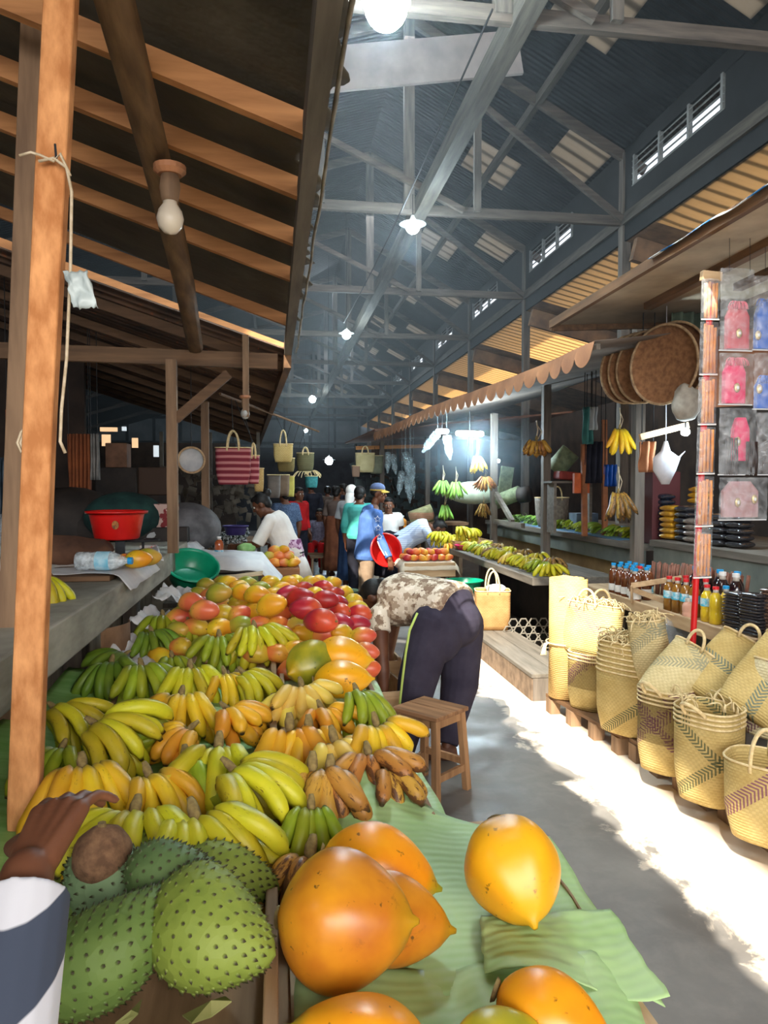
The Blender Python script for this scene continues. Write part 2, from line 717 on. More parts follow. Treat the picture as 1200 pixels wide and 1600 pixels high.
# clerestory: dark boarding with louvred openings, right below the upper eave
b = MB()
LZ0, LZ1 = 5.48, 5.86
b.box((4.62, 16.8, 5.95), (.06, 46.6, .2))
b.box((4.62, 16.8, 5.16), (.06, 46.6, .64))
y = -6.5
while y < 40:
    b.box((4.62, y + .95, (LZ0 + LZ1) / 2), (.06, 1.9, LZ1 - LZ0))
    y += BAY
structure(b.build('wall_clerestory', M('dark_boarding', S(28, 31, 34), S(19, 22, 25), scale=4), loc=(0, 0, 0)))
lv = 0
y = -6.5
M_louv = M('pale_louvre_slat', S(140, 142, 140), S(110, 112, 112), rough=.5)
while y < 40:
    lv += 1
    b = MB()
    for q in range(5):
        b.box((4.62, y + 2.9, LZ0 + .04 + q * .078), (.11, 1.98, .012), Matrix.Rotation(R(-46), 3, 'Y'))
    for q in range(4):
        b.box((4.60, y + 1.95 + q * .63, (LZ0 + LZ1) / 2), (.05, .04, LZ1 - LZ0))
    structure(b.build('window_%d' % (lv + 2), M_louv))
    y += BAY

# lower aisle roof beside the right stalls: tan translucent sheets between deep beams
AX0, AZ0, ASL = 4.62, 4.84, .24
za = lambda x: AZ0 - ASL * (x - AX0)
b, g = MB(), MB()
y = -6.5
while y < 40:
    slab(g, [(AX0, y + .55, za(AX0)), (6.5, y + .55, za(6.5)), (6.5, y + 3.35, za(6.5)), (AX0, y + 3.35, za(AX0))])
    slab(b, [(AX0, y - .55, za(AX0)), (6.5, y - .55, za(6.5)), (6.5, y + .55, za(6.5)), (AX0, y + .55, za(AX0))])
    b.bar((AX0, y, za(AX0) - .16), (10, y, za(10) - .16), .1, .3)
    y += BAY
slab(b, [(6.5, -7, za(6.5)), (10.2, -7, za(10.2)), (10.2, 40.2, za(10.2)), (6.5, 40.2, za(6.5))])
structure(b.build('ceiling_aisle', M('aisle_roof_boards', S(150, 116, 86), S(104, 80, 62), scale=4), loc=(0, 0, 0)))
structure(g.build('window_skylights', M_roof_tan, loc=(0, 0, 0)))

# trusses, one at every bay
ORD = ['first', 'second', 'third', 'fourth', 'fifth', 'sixth', 'seventh', 'eighth', 'ninth', 'tenth', 'eleventh', 'twelfth', 'thirteenth', 'fourteenth', 'fifteenth', 'sixteenth']
CZ = 5.12


def make_truss(label):
    t = thing('roof_truss', label, 'truss', (0, 0, 0), 0, 'timber trusses spanning the hall')
    MB().bar((-8.8, 0, CZ), (4.62, 0, CZ), .07, .12).build('bottom_chord', W_truss_x, t, loc=(0, 0, 0))
    MB().bar((-8.8, 0, zl(-8.8) - .1), (RX, 0, RZ - .1), .07, .12).build('top_chord', W_truss_x, t, loc=(0, 0, 0))
    MB().bar((RX, 0, RZ - .1), (4.9, 0, zr(4.9) - .1), .07, .12).build('top_chord', W_truss_x, t, loc=(0, 0, 0))
    MB().bar((RX, .0, CZ), (RX, 0, RZ - .1), .13, .1, (0, 1, 0)).build('king_post', W_truss_z, t, loc=(0, 0, 0))
    for x, zt in ((.58, 5.98), (2.58, 6.35), (-2.2, 6.3), (-5, 5.5)):
        MB().bar((x, -.06, CZ), (x, -.06, zt), .09, .06, (0, 1, 0)).build('post', W_truss_z, t, loc=(0, 0, 0))
    MB().bar((.58, -.07, 5.95), (2.4, -.07, CZ), .06, .07).build('strut', W_truss_x, t, loc=(0, 0, 0))
    MB().bar((2.58, -.07, 6.5), (4.55, -.07, CZ), .06, .08).build('strut', W_truss_x, t, loc=(0, 0, 0))
    MB().bar((-2.2, -.07, 6.2), (.5, -.07, CZ), .06, .07).build('strut', W_truss_x, t, loc=(0, 0, 0))
    MB().bar((4.62, 0, 0), (4.62, 0, 6.0), .12, .12, (0, 1, 0)).build('column', W_truss_z, t, loc=(0, 0, 0))
    return t


tr = None
for i in range(9):
    lab = ('timber roof truss, %s of the row counted from the entrance' % ORD[i])
    if tr is None:
        tr = make_truss(lab)
        o = tr
    else:
        o = copy_tree(tr)
        o['label'] = lab
    o.location = (0, BAY0 + BAY * i, 0)

b = MB()
b.bar((1.85, -3, CZ + .02), (1.85, 38, CZ + .02), .16, .2)
tag(b.build('roof_beam', W_truss_y), 'long pale timber beam running lengthwise under the hall ridge', 'beam')
b = MB()
b.bar((4.6, -3, CZ), (4.6, 38, CZ), .1, .14)
tag(b.build('wall_plate', W_truss_y), 'long dark beam along the column tops below the louvres', 'beam')
for x, nm in ((-.6, 'lower'), (3.4, 'upper')):
    b = MB()
    zz = (zl(x) if x < RX else zr(x)) - .1
    b.bar((x, -3, zz), (x, 38, zz), .08, .12)
    tag(b.build('purlin', W_truss_y), 'long timber purlin under the dark roof sheets, %s' % ('over the produce tables' if x < 0 else 'over the basket side'), 'beam')
# wide pale board lit by the lamp near the second truss
b = MB()
b.bar((-3.0, 8.6, 5.75), (2.9, 8.6, 6.75), .05, .5)
tag(b.build('ceiling_panel', M('pale_panel', S(196, 186, 182), S(168, 160, 158), scale=3)), 'wide pale board slanting below the roof behind the near lamp glow', 'board')

# a wire stretched slack between the trusses
b = MB()
b.tube(sag((1.55, 5.2, 5.0), (1.4, 15.3, 4.95), .12), .008, 6)
tag(b.build('lamp_wire', M_wire), 'thin black wire slung along the hall lamps', 'wire')

# ------------------------------------------------------------------ hanging hall lamps
M_bulb = emit('lamp_glow', (.78, .95, 1, 1), 90)
M_shade = M('enamel_shade', S(200, 205, 205), rough=.4)


def lamp(label, p, top, power, r=.07, col=(.72, .92, 1.0)):
    t = thing('hanging_lamp', label, 'lamp', p, 0, 'bright hall lamps')
    h = top - p[2]
    MB().tube([(0, 0, .12), (0, 0, h)], .006, 6).build('cord', M_wire, t, loc=(0, 0, 0))
    MB().lathe([(.02, .13), (.03, .10), (.035, .06), (.16, .03), (.165, .025), (.03, .055)], 20, cap=False).build('lamp_shade', M_shade, t, True, loc=(0, 0, 0))
    MB().ball((0, 0, 0), (r, r, r * 1.05), 10).build('bulb', M_bulb, t, True, loc=(0, 0, 0))
    d = bpy.data.lights.new('lamp_light', 'POINT')
    d.energy = power
    d.color = col
    d.shadow_soft_size = .15
    o = bpy.data.objects.new('lamp_light', d)
    link(o, t)
    o.location = (0, 0, -.16)
    return t


lamp('dazzling lamp at the top edge of the picture under the nearest truss', (.73, 4.85, 4.72), 7.2, 140, .14)
lamp('dazzling lamp hanging at the chord of the second truss', (1.65, 8.81, 4.72), 5.1, 70, .085)
lamp('small bright lamp further down the hall, above the hanging baskets', (1.48, 15.37, 4.75), 7.4, 60, .09)
lamp('fainter hall lamp, beyond the brighter two and near the far gable', (1.35, 26.9, 4.75), 7.3, 60, .12)
lamp('low bluish lamp over the crowd near the centre of the picture', tuple(aty(514, 720, 19.0)), 7.52, 50, .10, (.6, .8, 1))
lamp('tiny dim lamp close to the far gable beside the left eave', tuple(aty(478, 673, 30.0)), 7.47, 15, .07)

# ------------------------------------------------------------------ front canopy over the produce table
zc = lambda x: 2.64 + .345 * (.08 - x)
b = MB()


def tarp_fn(u, v):
    y = -3.2 + v * 8.05
    x = .13 - u * 2.35 + (1 - u) ** 40 * (.09 * nz(y * 2.3, 3) + .07 * nz(y * 6.1, 7) + .05 * nz(y * 15, 1) + .02)
    return (x, y, zc(x) + .075 + .02 * math.sin(y * 2.1 + x) + .015 * nz(x * 2, y * 2))


b.sheet(tarp_fn, 60, 320, .006)
structure(b.build('ceiling_canopy', M_tarp, smooth=True, loc=(0, 0, 0)))
rl = ['first orange rafter under the olive canopy, nearest the camera', 'second orange rafter under the olive canopy', 'third orange rafter, just above the round bulb',
      'fourth orange rafter, just below the round bulb', 'fifth orange rafter, bare of tarpaulin at the canopy end', 'sixth orange rafter, last before the rusty roof']
for i, y in enumerate((2.13, 2.58, 3.08, 3.62, 4.62, 5.55)):
    b = MB()
    b.bar((-2.2, y, zc(-2.2) - .018), (.10, y, zc(.10) - .018), .035, .064)
    tag(b.build('rafter', W_orange_x), rl[i], 'rafter', 'orange rafters of the front canopy')
b = MB()
b.bar((.13, -3.2, 2.60), (.09, 5.7, 2.56), .05, .10)
tag(b.build('eave_beam', W_grey_y), 'dark grey beam along the outer edge of the front canopy', 'beam')
b = MB()
pts = [(.162 + .010 * nz(i * .4), -3 + i * .155, 2.605 + .02 * nz(i * .33, 5)) for i in range(57)]
b.tube(pts, [.006 + .004 * abs(nz(i * .7, 2)) for i in range(57)], 6)
tag(b.build('tarpaulin_hem', M('pale_hem', S(150, 142, 128), S(100, 94, 84)), smooth=True), 'ragged pale rolled hem hanging along the canopy edge', 'hem', kind='thing')
b = MB()
b.tube([(-.355, .3, 2.74), (-.36, 1.7, 2.735), (-.39, 2.6, 2.69), (-.445, 3.8, 2.62), (-.52, 5.05, 2.52)], [.05, .048, .05, .052, .05], 8, five=.08)
tag(b.build('ridge_pole', M('weathered_pole', S(124, 96, 66), S(84, 62, 42), scale=5, stretch=(5, .8, 5), bump=.6), smooth=True), 'weathered round pole running lengthwise below the rafters, carrying a bulb', 'pole')

# bulb on the pole
M_frost = M('frosted_bulb_glass', S(214, 200, 180), rough=.3)
M_china = M('porcelain', S(176, 120, 84), S(120, 84, 62), rough=.5)


def bulb(label, p, s=1.0, mat=None):
    t = thing('light_bulb', label, 'light bulb', p)
    MB().lathe([(.062 * s, .21 * s), (.062 * s, .19 * s), (.045 * s, .175 * s)], 18).build('ceiling_rose', M_china, t, loc=(0, 0, 0))
    MB().lathe([(.034 * s, .175 * s), (.04 * s, .13 * s), (.034 * s, .09 * s), (.03 * s, .075 * s)], 16).build('bulb_holder', W_brown_z, t, True, loc=(0, 0, 0))
    MB().lathe([(.0, -.05 * s), (.025 * s, -.043 * s), (.045 * s, -.02 * s), (.052 * s, .01 * s), (.045 * s, .04 * s), (.028 * s, .065 * s), (.026 * s, .08 * s)], 18).build('glass_bulb', mat or M_frost, t, True, loc=(0, 0, 0))
    return t


p = aty(266, 346, 2.5)
bulb('unlit round frosted bulb in a holder under the weathered pole', (p.x, p.y, p.z), .84)

# ------------------------------------------------------------------ posts on the left
t = thing('timber_post', 'rough orange sawn timber post in front of the produce tables', 'post', (-.56, 1.7, 0))
b = MB()
ps = [(-.56, 1.7, 0), (-.55, 1.7, .9), (-.505, 1.7, 1.75), (-.44, 1.7, 2.78)]
b.loft([(Vector(q) - Vector((-.56, 1.7, 0)), Vector((.031 + .002 * (i % 2), 0, 0)), Vector((0, .022, 0))) for i, q in enumerate(ps)], 16, e=7)
b.build('shaft', W_post, t, loc=(0, 0, 0))
q = lambda px, py: aty(px, py, 1.655) - Vector((-.56, 1.7, 0))
MB().tube([q(60, 252), q(84, 247), q(104, 262), q(112, 300), q(110, 420), q(104, 560), q(96, 640), q(94, 690), q(102, 708)], .0035, 6).build('twine', M_twine, t, True, loc=(0, 0, 0))
MB().tube([q(30, 243), q(48, 238), q(62, 242), q(84, 252), q(94, 240), q(110, 275)], .003, 6).build('twine', M_twine, t, True, loc=(0, 0, 0))
MB().tube([q(86, 225), q(88, 250)], .0025, 6).build('nail', M_steel, t, loc=(0, 0, 0))
q2 = lambda px, py: aty(px, py, 1.69) - Vector((-.56, 1.7, 0))
for dx in (0, 5, 9):
    MB().tube([q2(48, 660 + dx), q2(33 + dx, 675), q2(27 + dx, 692), q2(33 + dx, 706), q2(50, 700 + dx)], .003, 6).build('twine', M_twine, t, True, loc=(0, 0, 0))

p = aty(124, 455, 1.66)
b = MB()
b.sheet(lambda u, v: (p.x + (u - .5) * .05 + .02 * v + .008 * nz(u * 4, v * 4), p.y - .03 + .012 * nz(u * 3 + 7, v * 3), p.z + .033 - v * .075 + .012 * nz(u * 5, 3)), 10, 12, .0008)
tag(b.build('plastic_scrap', M('torn_grey_plastic', S(190, 200, 198), S(140, 150, 150), rough=.35), smooth=True), 'torn scrap of pale plastic caught on the orange post', 'plastic bag')

b = MB()
b.bar((-.86, 2.4, 0), (-.70, 2.4, 3.1), .075, .06, (0, 1, 0))
tag(b.build('timber_post', W_brown_z, bevel=.004), 'brown planed post behind the rough orange one', 'post')
p = aty(272, 860, 4.9)
t = thing('timber_post', 'brown post with a slanting brace standing on the counter beside the green basin', 'post', (-.655, 4.9, 1.17))
MB().box((0, 0, .62), (.065, .065, 1.24)).build('shaft', W_brown_z, t, loc=(0, 0, 0))
MB().bar((.02, 0, .86), (.36, 0, 1.16), .04, .06).build('brace', W_brown_x, t, loc=(0, 0, 0))
t = thing('timber_post', 'dark post deeper in, beside the striped red bags', 'post', tuple(aty(322, 850, 7.2) * 1.0))
t.location.z = 0
MB().box((0, 0, 1.2), (.07, .07, 2.4)).build('shaft', W_brown_z, t, loc=(0, 0, 0))
b = MB()
b.bar((-1.9, 5.05, 2.47), (.02, 5.05, 2.44), .05, .10)
tag(b.build('tie_beam', W_brown_x), 'brown tie beam across the end of the front canopy', 'beam')
b = MB()
b.bar((-.19, 5.0, 2.06), (-.19, 5.0, 2.6), .04, .05, (0, 1, 0))
tag(b.build('hanger_post', W_brown_z), 'short hanging upright under the tie beam', 'post')
p = aty(383, 648, 5.0)
bulb('small clear bulb hanging under the rusty roof beside the striped bags', (p.x, p.y, p.z), .6, M('clear_glass_bulb', S(150, 150, 146), rough=.1))

# second, rusty stall roof further in
e0, e1 = Vector((.09, 5.2, 2.54)), Vector((-.34, 15.2, 2.5))
b = MB()


def rust_fn(u, v):
    e = e0.lerp(e1, v)
    return (e.x - u * 4.2, e.y, e.z + u * 4.2 * .33 + .02 * math.sin(v * 330))


b.sheet(rust_fn, 2, 240, .004)
structure(b.build('ceiling_stalls', M_rust, loc=(0, 0, 0)))
for i in range(9):
    v = .04 + i * .115
    e = e0.lerp(e1, v)
    b = MB()
    b.bar((e.x - 3.9, e.y, e.z + 3.9 * .33 - .08), (e.x + .0, e.y, e.z - .05), .05, .07)
    tag(b.build('rafter', W_brown_x), '%s rafter under the rusty stall roof, counted from the front canopy' % ORD[i], 'rafter', 'rafters of the rusty stall roof')
b = MB()
b.bar(e0 + Vector((0, 0, -.07)), e1 + Vector((0, 0, -.07)), .05, .09)
tag(b.build('eave_beam', W_brown_y), 'dark brown beam along the edge of the rusty stall roof', 'beam')

# ------------------------------------------------------------------ counter on the left
M_conc = M('worn_grey_counter', S(178, 174, 160), S(126, 122, 112), scale=3.5, rough=.85, bump=.4, stretch=(1, .7, 2.5))
M_conc_top = M('worn_counter_top', S(136, 128, 116), S(104, 98, 90), scale=4, rough=.8)
t = thing('market_counter', 'long worn grey counter beside the produce table', 'counter', (-1.6, 3.4, 0))
MB().box((0, 0, 1.095), (1.84, 5.0, .15)).build('counter_top', M_conc, t, bevel=.008, loc=(0, 0, 0))
MB().box((-.1, 0, .51), (1.5, 4.9, 1.02)).build('counter_front', M('weathered_boards', S(156, 154, 142), S(112, 110, 102), scale=3, stretch=(1, 4, .6), bump=.4), t, loc=(0, 0, 0))
for y in (-1.2, .1, 1.4):
    MB().box((.7, y, .51), (.08, .14, 1.02)).build('leg', W_grey_z, t, loc=(0, 0, 0))
t = thing('market_counter', 'further grey counter with white sheets behind the brown post', 'counter', (-1.7, 7.5, 0))
MB().box((0, 0, 1.06), (1.9, 3.0, .1)).build('counter_top', M_conc, t, bevel=.006, loc=(0, 0, 0))
MB().box((0, 0, .5), (1.8, 2.9, 1.0)).build('counter_front', M_conc, t, loc=(0, 0, 0))

# dark cupboard wall, curtains and daylight chinks deep in the left stalls
b = MB()
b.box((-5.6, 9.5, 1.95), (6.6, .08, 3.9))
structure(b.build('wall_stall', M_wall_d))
M_glow = emit('daylight_chink', (1.0, .64, .34, 1), .45)
M_glow_c = emit('daylight_chink_cool', (.85, .95, 1, 1), .35)
for i, (x, y, w, h, m) in enumerate(((170, 671, .20, .05, M_glow), (166, 688, .10, .14, M_glow), (211, 692, .07, .12, M_glow), (194, 670, .05, .05, M_glow_c), (244, 705, .06, .14, M_glow_c))):
    p = aty(x, y, 9.42)
    b = MB()
    b.box(p, (w, .03, h))
    structure(b.build('window_chink_%d' % (i + 1), m))


def drape(label, name, px0, px1, py0, py1, Y, mat, cat='cloth', folds=6, amp=.03, hang=None):
    a, c = aty(px0, py0, Y), aty(px1, py1, Y)
    b = MB()
    b.sheet(lambda u, v: (a.x + (c.x - a.x) * u, Y + amp * math.sin(u * folds * 2 * PI + v) + amp * nz(u * 3, v * 2), a.z + (c.z - a.z) * v), 40, 10, .006)
    o = tag(b.build(name, mat, smooth=True), label, cat)
    if hang:
        s_ = MB()
        for q in (a + Vector((.01, 0, 0)), Vector((c.x - .01, Y, a.z))):
            s_.tube([q - o.location - Vector((0, 0, .02)), Vector((q.x, q.y, hang)) - o.location], .004, 5)
        s_.build('string', M_wire, o, loc=(0, 0, 0))
    return o


M_orange_cl = M('rust_orange_cloth', S(150, 84, 48), S(112, 62, 38), scale=4, rough=.9)
drape('rust orange curtain hanging deep in the dark stall', 'curtain', 105, 142, 678, 785, 7.0, M_orange_cl, 'curtain', hang=3.4)
drape('rust orange cloth hanging beside the brown post', 'curtain', 8, 40, 640, 770, 6.2, M_orange_cl, 'curtain', hang=3.4)
drape('pale grey curtain next to the rust orange one', 'curtain', 140, 155, 678, 750, 7.0, M('grey_cloth', S(140, 136, 132), S(100, 98, 96), rough=.9), 'curtain', 3, hang=3.4)
drape('dark blue shiny cloth hanging at the picture edge', 'hanging_cloth', -8, 36, 715, 830, 4.2, M('navy_sheen_cloth', S(52, 66, 78), S(26, 34, 42), scale=9, rough=.4), 'cloth', 4, hang=3.0)
for lab, px, py, w, h, Y, m in (('pale carton on top of a stack in the dark stall', 185, 712, .22, .26, 8.3, M('tan_carton', S(138, 98, 74), S(110, 78, 58))),
                                ('dark carton beside the stacked pale one', 241, 752, .30, .30, 8.4, M('brown_carton', S(78, 58, 46))),
                                ('white and red printed box behind the red basin', 255, 805, .24, .20, 6.6, M('printed_box', S(190, 160, 150), S(120, 30, 34), lo=.5, hi=.52))):
    p = aty(px, py, Y)
    b = MB()
    b.box(p, (w, .24, h))
    tag(b.build('carton', m, bevel=.008), lab, 'box')
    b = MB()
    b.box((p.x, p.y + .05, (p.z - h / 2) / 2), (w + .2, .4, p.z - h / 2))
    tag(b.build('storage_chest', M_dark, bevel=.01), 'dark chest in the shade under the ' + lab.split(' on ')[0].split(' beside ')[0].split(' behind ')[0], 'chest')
p = aty(195, 790, 6.6)
b = MB()
b.ball(p + Vector((0, 0, -.1)), (.34, .3, .22), 12)
tag(b.build('cloth_bundle', M('teal_cloth', S(36, 74, 70), S(22, 48, 48), scale=6, rough=.9, bump=.5), smooth=True), 'dark teal cloth bundle behind the red weighing basin', 'cloth')
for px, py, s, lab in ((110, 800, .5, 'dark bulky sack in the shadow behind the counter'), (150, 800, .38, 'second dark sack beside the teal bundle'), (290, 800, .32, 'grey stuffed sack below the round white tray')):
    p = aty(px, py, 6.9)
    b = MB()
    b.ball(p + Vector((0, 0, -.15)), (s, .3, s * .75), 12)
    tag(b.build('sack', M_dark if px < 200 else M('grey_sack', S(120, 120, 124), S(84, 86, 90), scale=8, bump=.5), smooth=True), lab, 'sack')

# ------------------------------------------------------------------ produce table with its crates
M_crate = wood('crate_timber', S(168, 134, 98), S(118, 90, 62), 1)
M_crate_x = wood('crate_timber_across', S(168, 134, 98), S(118, 90, 62), 0)
t = thing('produce_table', 'long low wooden produce table heaped with bananas and mangoes', 'table', (-.1, 3.0, 0))
MB().box((0, -.08, .765), (1.0, 4.3, .03)).build('table_top', M_crate, t, loc=(0, 0, 0))
for x in (-.45, .42):
    for y in (-2.0, -.2, 1.9):
        MB().box((x, y, .375), (.06, .06, .75)).build('leg', W_brown_z, t, loc=(0, 0, 0))
# sloping heap board under the mangoes
b = MB()
b.add([(-.48, -.05, .78), (.5, -.05, .78), (.5, 2.2, .78), (-.48, 2.2, .78), (-.42, .75, .93), (.42, .75, .93), (.42, 2.1, .93), (-.42, 2.1, .93)],
      [(3, 2, 1, 0), (4, 5, 6, 7), (0, 1, 5, 4), (1, 2, 6, 5), (2, 3, 7, 6), (3, 0, 4, 7)])
b.build('heap_board', W_pale_y, t, loc=(0, 0, 0))

t = thing('wooden_crate', 'shallow wooden crate tray holding soursops and green bananas', 'crate', (-.29, 2.1, .78))
MB().box((0, 0, .008), (.56, 2.26, .014)).build('crate_bottom', M_crate, t, loc=(0, 0, 0))
MB().box((.28, 0, .045), (.022, 2.30, .09)).build('side_board', M_crate, t, bevel=.003, loc=(0, 0, 0))
MB().box((-.28, 0, .03), (.02, 2.30, .06)).build('side_board', M_crate, t, bevel=.003, loc=(0, 0, 0))
MB().box((0, -1.14, .035), (.56, .02, .06)).build('end_board', M_crate_x, t, bevel=.003, loc=(0, 0, 0))
MB().box((0, 1.14, .03), (.56, .02, .05)).build('end_board', M_crate_x, t, bevel=.003, loc=(0, 0, 0))
t = thing('wooden_crate', 'shallow wooden crate tray holding small yellow bananas', 'crate', (.19, 2.42, .78))
MB().box((0, 0, .008), (.34, 1.5, .014)).build('crate_bottom', M_crate, t, loc=(0, 0, 0))
MB().box((-.168, 0, .038), (.018, 1.52, .07)).build('side_board', M_crate, t, bevel=.003, loc=(0, 0, 0))
MB().box((.168, 0, .03), (.018, 1.52, .05)).build('side_board', M_crate, t, bevel=.003, loc=(0, 0, 0))
MB().box((0, .75, .03), (.34, .02, .05)).build('end_board', M_crate_x, t, bevel=.003, loc=(0, 0, 0))
# the board carrying the big papayas
t = thing('display_board', 'wide board on trestle legs carrying the big orange papayas', 'board', (.29, 1.22, 0))
MB().box((0, 0, .785), (.54, .92, .03)).build('board_top', W_pale_y, t, loc=(0, 0, 0))
for x in (-.2, .2):
    for y in (-.38, .38):
        MB().box((x, y, .385), (.05, .05, .77)).build('leg', W_brown_z, t, loc=(0, 0, 0))
p = aty(938, 1400, 1.3)
b = MB()
b.sheet(lambda u, v: (.560 + .006 * nz(u * 4, v), 1.12 + u * .40, .812 - v * .04 + .004 * nz(u * 6, 4)), 12, 3, .004)
tag(b.build('cardboard_strip', M('torn_cardboard', S(168, 142, 112), S(130, 106, 82), scale=12, rough=.9)), 'torn cardboard edging under the big banana leaf', 'cardboard')

# ------------------------------------------------------------------ stalls on the right
M_grey_pl = M('painted_grey_green_board', S(112, 118, 110), S(92, 98, 92), scale=4, rough=.8)
t = thing('banana_counter', 'low wooden counter with yellow-green bananas along its edge', 'counter', (2.62, 7.95, 0))
MB().box((0, 0, .765), (.80, 3.6, .07)).build('counter_top', W_grey_y, t, bevel=.006, loc=(0, 0, 0))
MB().box((.32, 0, .37), (.06, 3.5, .72)).build('back_panel', M_dark, t, loc=(0, 0, 0))
for y in (-1.5, 1.5):
    MB().box((.1, y, .365), (.08, .08, .73)).build('leg', W_grey_z, t, loc=(0, 0, 0))
t = thing('banana_counter', 'raised rear counter carrying green plantains and rolled mats', 'counter', (3.95, 8.3, 0))
MB().box((0, 0, 1.07), (1.7, 4.7, .06)).build('counter_top', W_grey_y, t, bevel=.006, loc=(0, 0, 0))
MB().box((-.80, 0, .97), (.04, 4.7, .15)).build('front_board', M_grey_pl, t, loc=(0, 0, 0))
MB().box((-.74, 0, .45), (.04, 4.6, .9)).build('lower_panel', M('cream_panel', S(186, 158, 110), S(140, 116, 82), scale=2), t, loc=(0, 0, 0))
t = thing('bottle_shelf', 'wooden shelf carrying bottles and spice packets above the baskets', 'shelf', (2.80, 4.15, 0))
MB().box((0.02, 0, .755), (.62, 3.5, .04)).build('shelf_board', W_pale_y, t, loc=(0, 0, 0))
MB().box((-.305, .15, .755), (.03, 3.2, .085)).build('front_batten', W_pale_y, t, bevel=.004, loc=(0, 0, 0))
MB().box((-.32, -1.05, .755), (.02, .75, .10)).build('front_batten', W_brown_y, t, bevel=.003, loc=(0, 0, 0))
for y in (-1.6, 0, 1.6):
    MB().box((.1, y, .365), (.07, .07, .73)).build('leg', W_grey_z, t, loc=(0, 0, 0))
t = thing('spice_counter', 'grey-green boarded counter behind the bottles, stacked with spice bags', 'counter', (3.55, 4.0, 0))
MB().box((0, 0, 1.125), (.86, 3.6, .05)).build('counter_top', W_grey_y, t, loc=(0, 0, 0))
MB().box((-.40, 0, .55), (.04, 3.5, 1.1)).build('front_board', M_grey_pl, t, loc=(0, 0, 0))
for lab, x, y, h, z0, m in (('grey post between the basket side and the banana stall', 2.98, 5.75, 2.95, 0, W_grey_z), ('grey post rising from behind the row of bananas', 2.98, 7.85, 2.72, 0, W_grey_z),
                            ('post beside the bright stall lamp', 2.98, 9.82, 2.6, 0, W_grey_z), ('far stall post beside the hanging bottles', 2.75, 13.2, 2.5, 0, W_grey_z),
                            ('pale post at the far end of the right stalls', 2.1, 14.5, 2.5, 0, W_grey_z)):
    b = MB()
    b.box((x, y, z0 + h / 2), (.085, .085, h))
    tag(b.build('timber_post', m, bevel=.004), lab, 'post')
b = MB()
b.bar((2.98, 9.75, 1.12), (2.98, 8.6, 1.12), .05, .06)
b.bar((2.98, 9.7, 1.5), (2.98, 9.0, 1.15), .05, .06)
tag(b.build('counter_brace', W_grey_y), 'slanting brace and rail at the foot of the lamp post', 'brace')

# near roof: plywood canopy with joists, its tip pointing down the hall
b = MB()
slab(b, [(2.16, 2.2, 2.87), (4.6, 2.2, 2.98), (4.6, 5.5, 2.98), (2.18, 5.62, 2.87)], .018)
structure(b.build('ceiling_ply', M('plywood_underside', S(196, 178, 152), S(160, 142, 120), scale=3, rough=.8), loc=(0, 0, 0)))
b = MB()
b.bar((2.16, 2.2, 2.90), (2.17, 5.62, 2.88), .035, .06)
b.bar((2.17, 5.6, 2.86), (3.4, 5.56, 2.92), .03, .07)
tag(b.build('canopy_edging', W_brown_y), 'brown timber edging around the plywood canopy', 'edging')
for i, (x, y0) in enumerate(((2.5, 4.9), (2.85, 4.4), (3.25, 5.2))):
    b = MB()
    b.bar((x, 2.2, 2.85 + (x - 2.16) * .045), (x + .1, y0, 2.85 + (x - 2.16) * .045), .06, .05)
    tag(b.build('joist', W_brown_y), '%s lengthwise joist below the plywood canopy, counted from its outer edge' % ORD[i], 'joist', 'joists of the plywood canopy')
b = MB()
b.sheet(lambda u, v: (2.12 + v * .9 + .01 * nz(u * 9), 2.2 + u * 1.8, 2.90 + min(1, v * 5) * (.05 + .13 * (1 - u) + .035 * nz(u * 6, 2)) + .02 * nz(u * 8, v * 6)), 30, 20, .004)
k = NT('blue_white_tarp')
f = k.noise(k.coord((1, 3, 1)), 1.6, 3)
k.base(k.ramp(f, [(.44, S(40, 120, 190)), (.5, S(225, 232, 238))])).rough(.45)
M_bw = k.m
tag(b.build('tarpaulin', M_bw, smooth=True), 'blue and white tarpaulin lying on the plywood canopy edge', 'tarpaulin')
b = MB()
b.box((3.72, 5.35, 2.55), (1.3, .03, .62), Matrix.Rotation(R(-4), 3, 'Y'))
tag(b.build('back_board', M('reddish_board', S(150, 98, 68), S(116, 74, 54), scale=3)), 'reddish brown board behind the hanging winnowing trays', 'board')
drape('dull green cloth bunched behind the winnowing trays', 'hanging_cloth', 1050, 1098, 488, 560, 5.15, M('dull_green_cloth', S(96, 110, 92), S(70, 82, 70), rough=.9), 'cloth', 3)

# scalloped awning over the banana stall
a0, a1 = Vector((2.18, 4.82, 2.56)), Vector((1.74, 12.85, 2.53))
M_awn = M('faded_orange_awning', S(196, 142, 104), S(160, 112, 84), scale=3, rough=.9)
M_awn_top = M('grey_brown_awning', S(112, 100, 90), S(86, 76, 70), scale=3, rough=.9)
b = MB()
NS = 34
n = NS * 10


def valance(u, v):
    e = a0.lerp(a1, u)
    ph = (u * NS) % 1.0
    d = .075 + .085 * (abs(math.sin(ph * PI)) ** .6 if ph < .93 else .35)
    return (e.x - .012 - .01 * math.sin(u * 50) - .02 * v, e.y, e.z + .035 - v * d - .02 * math.sin(u * 9))


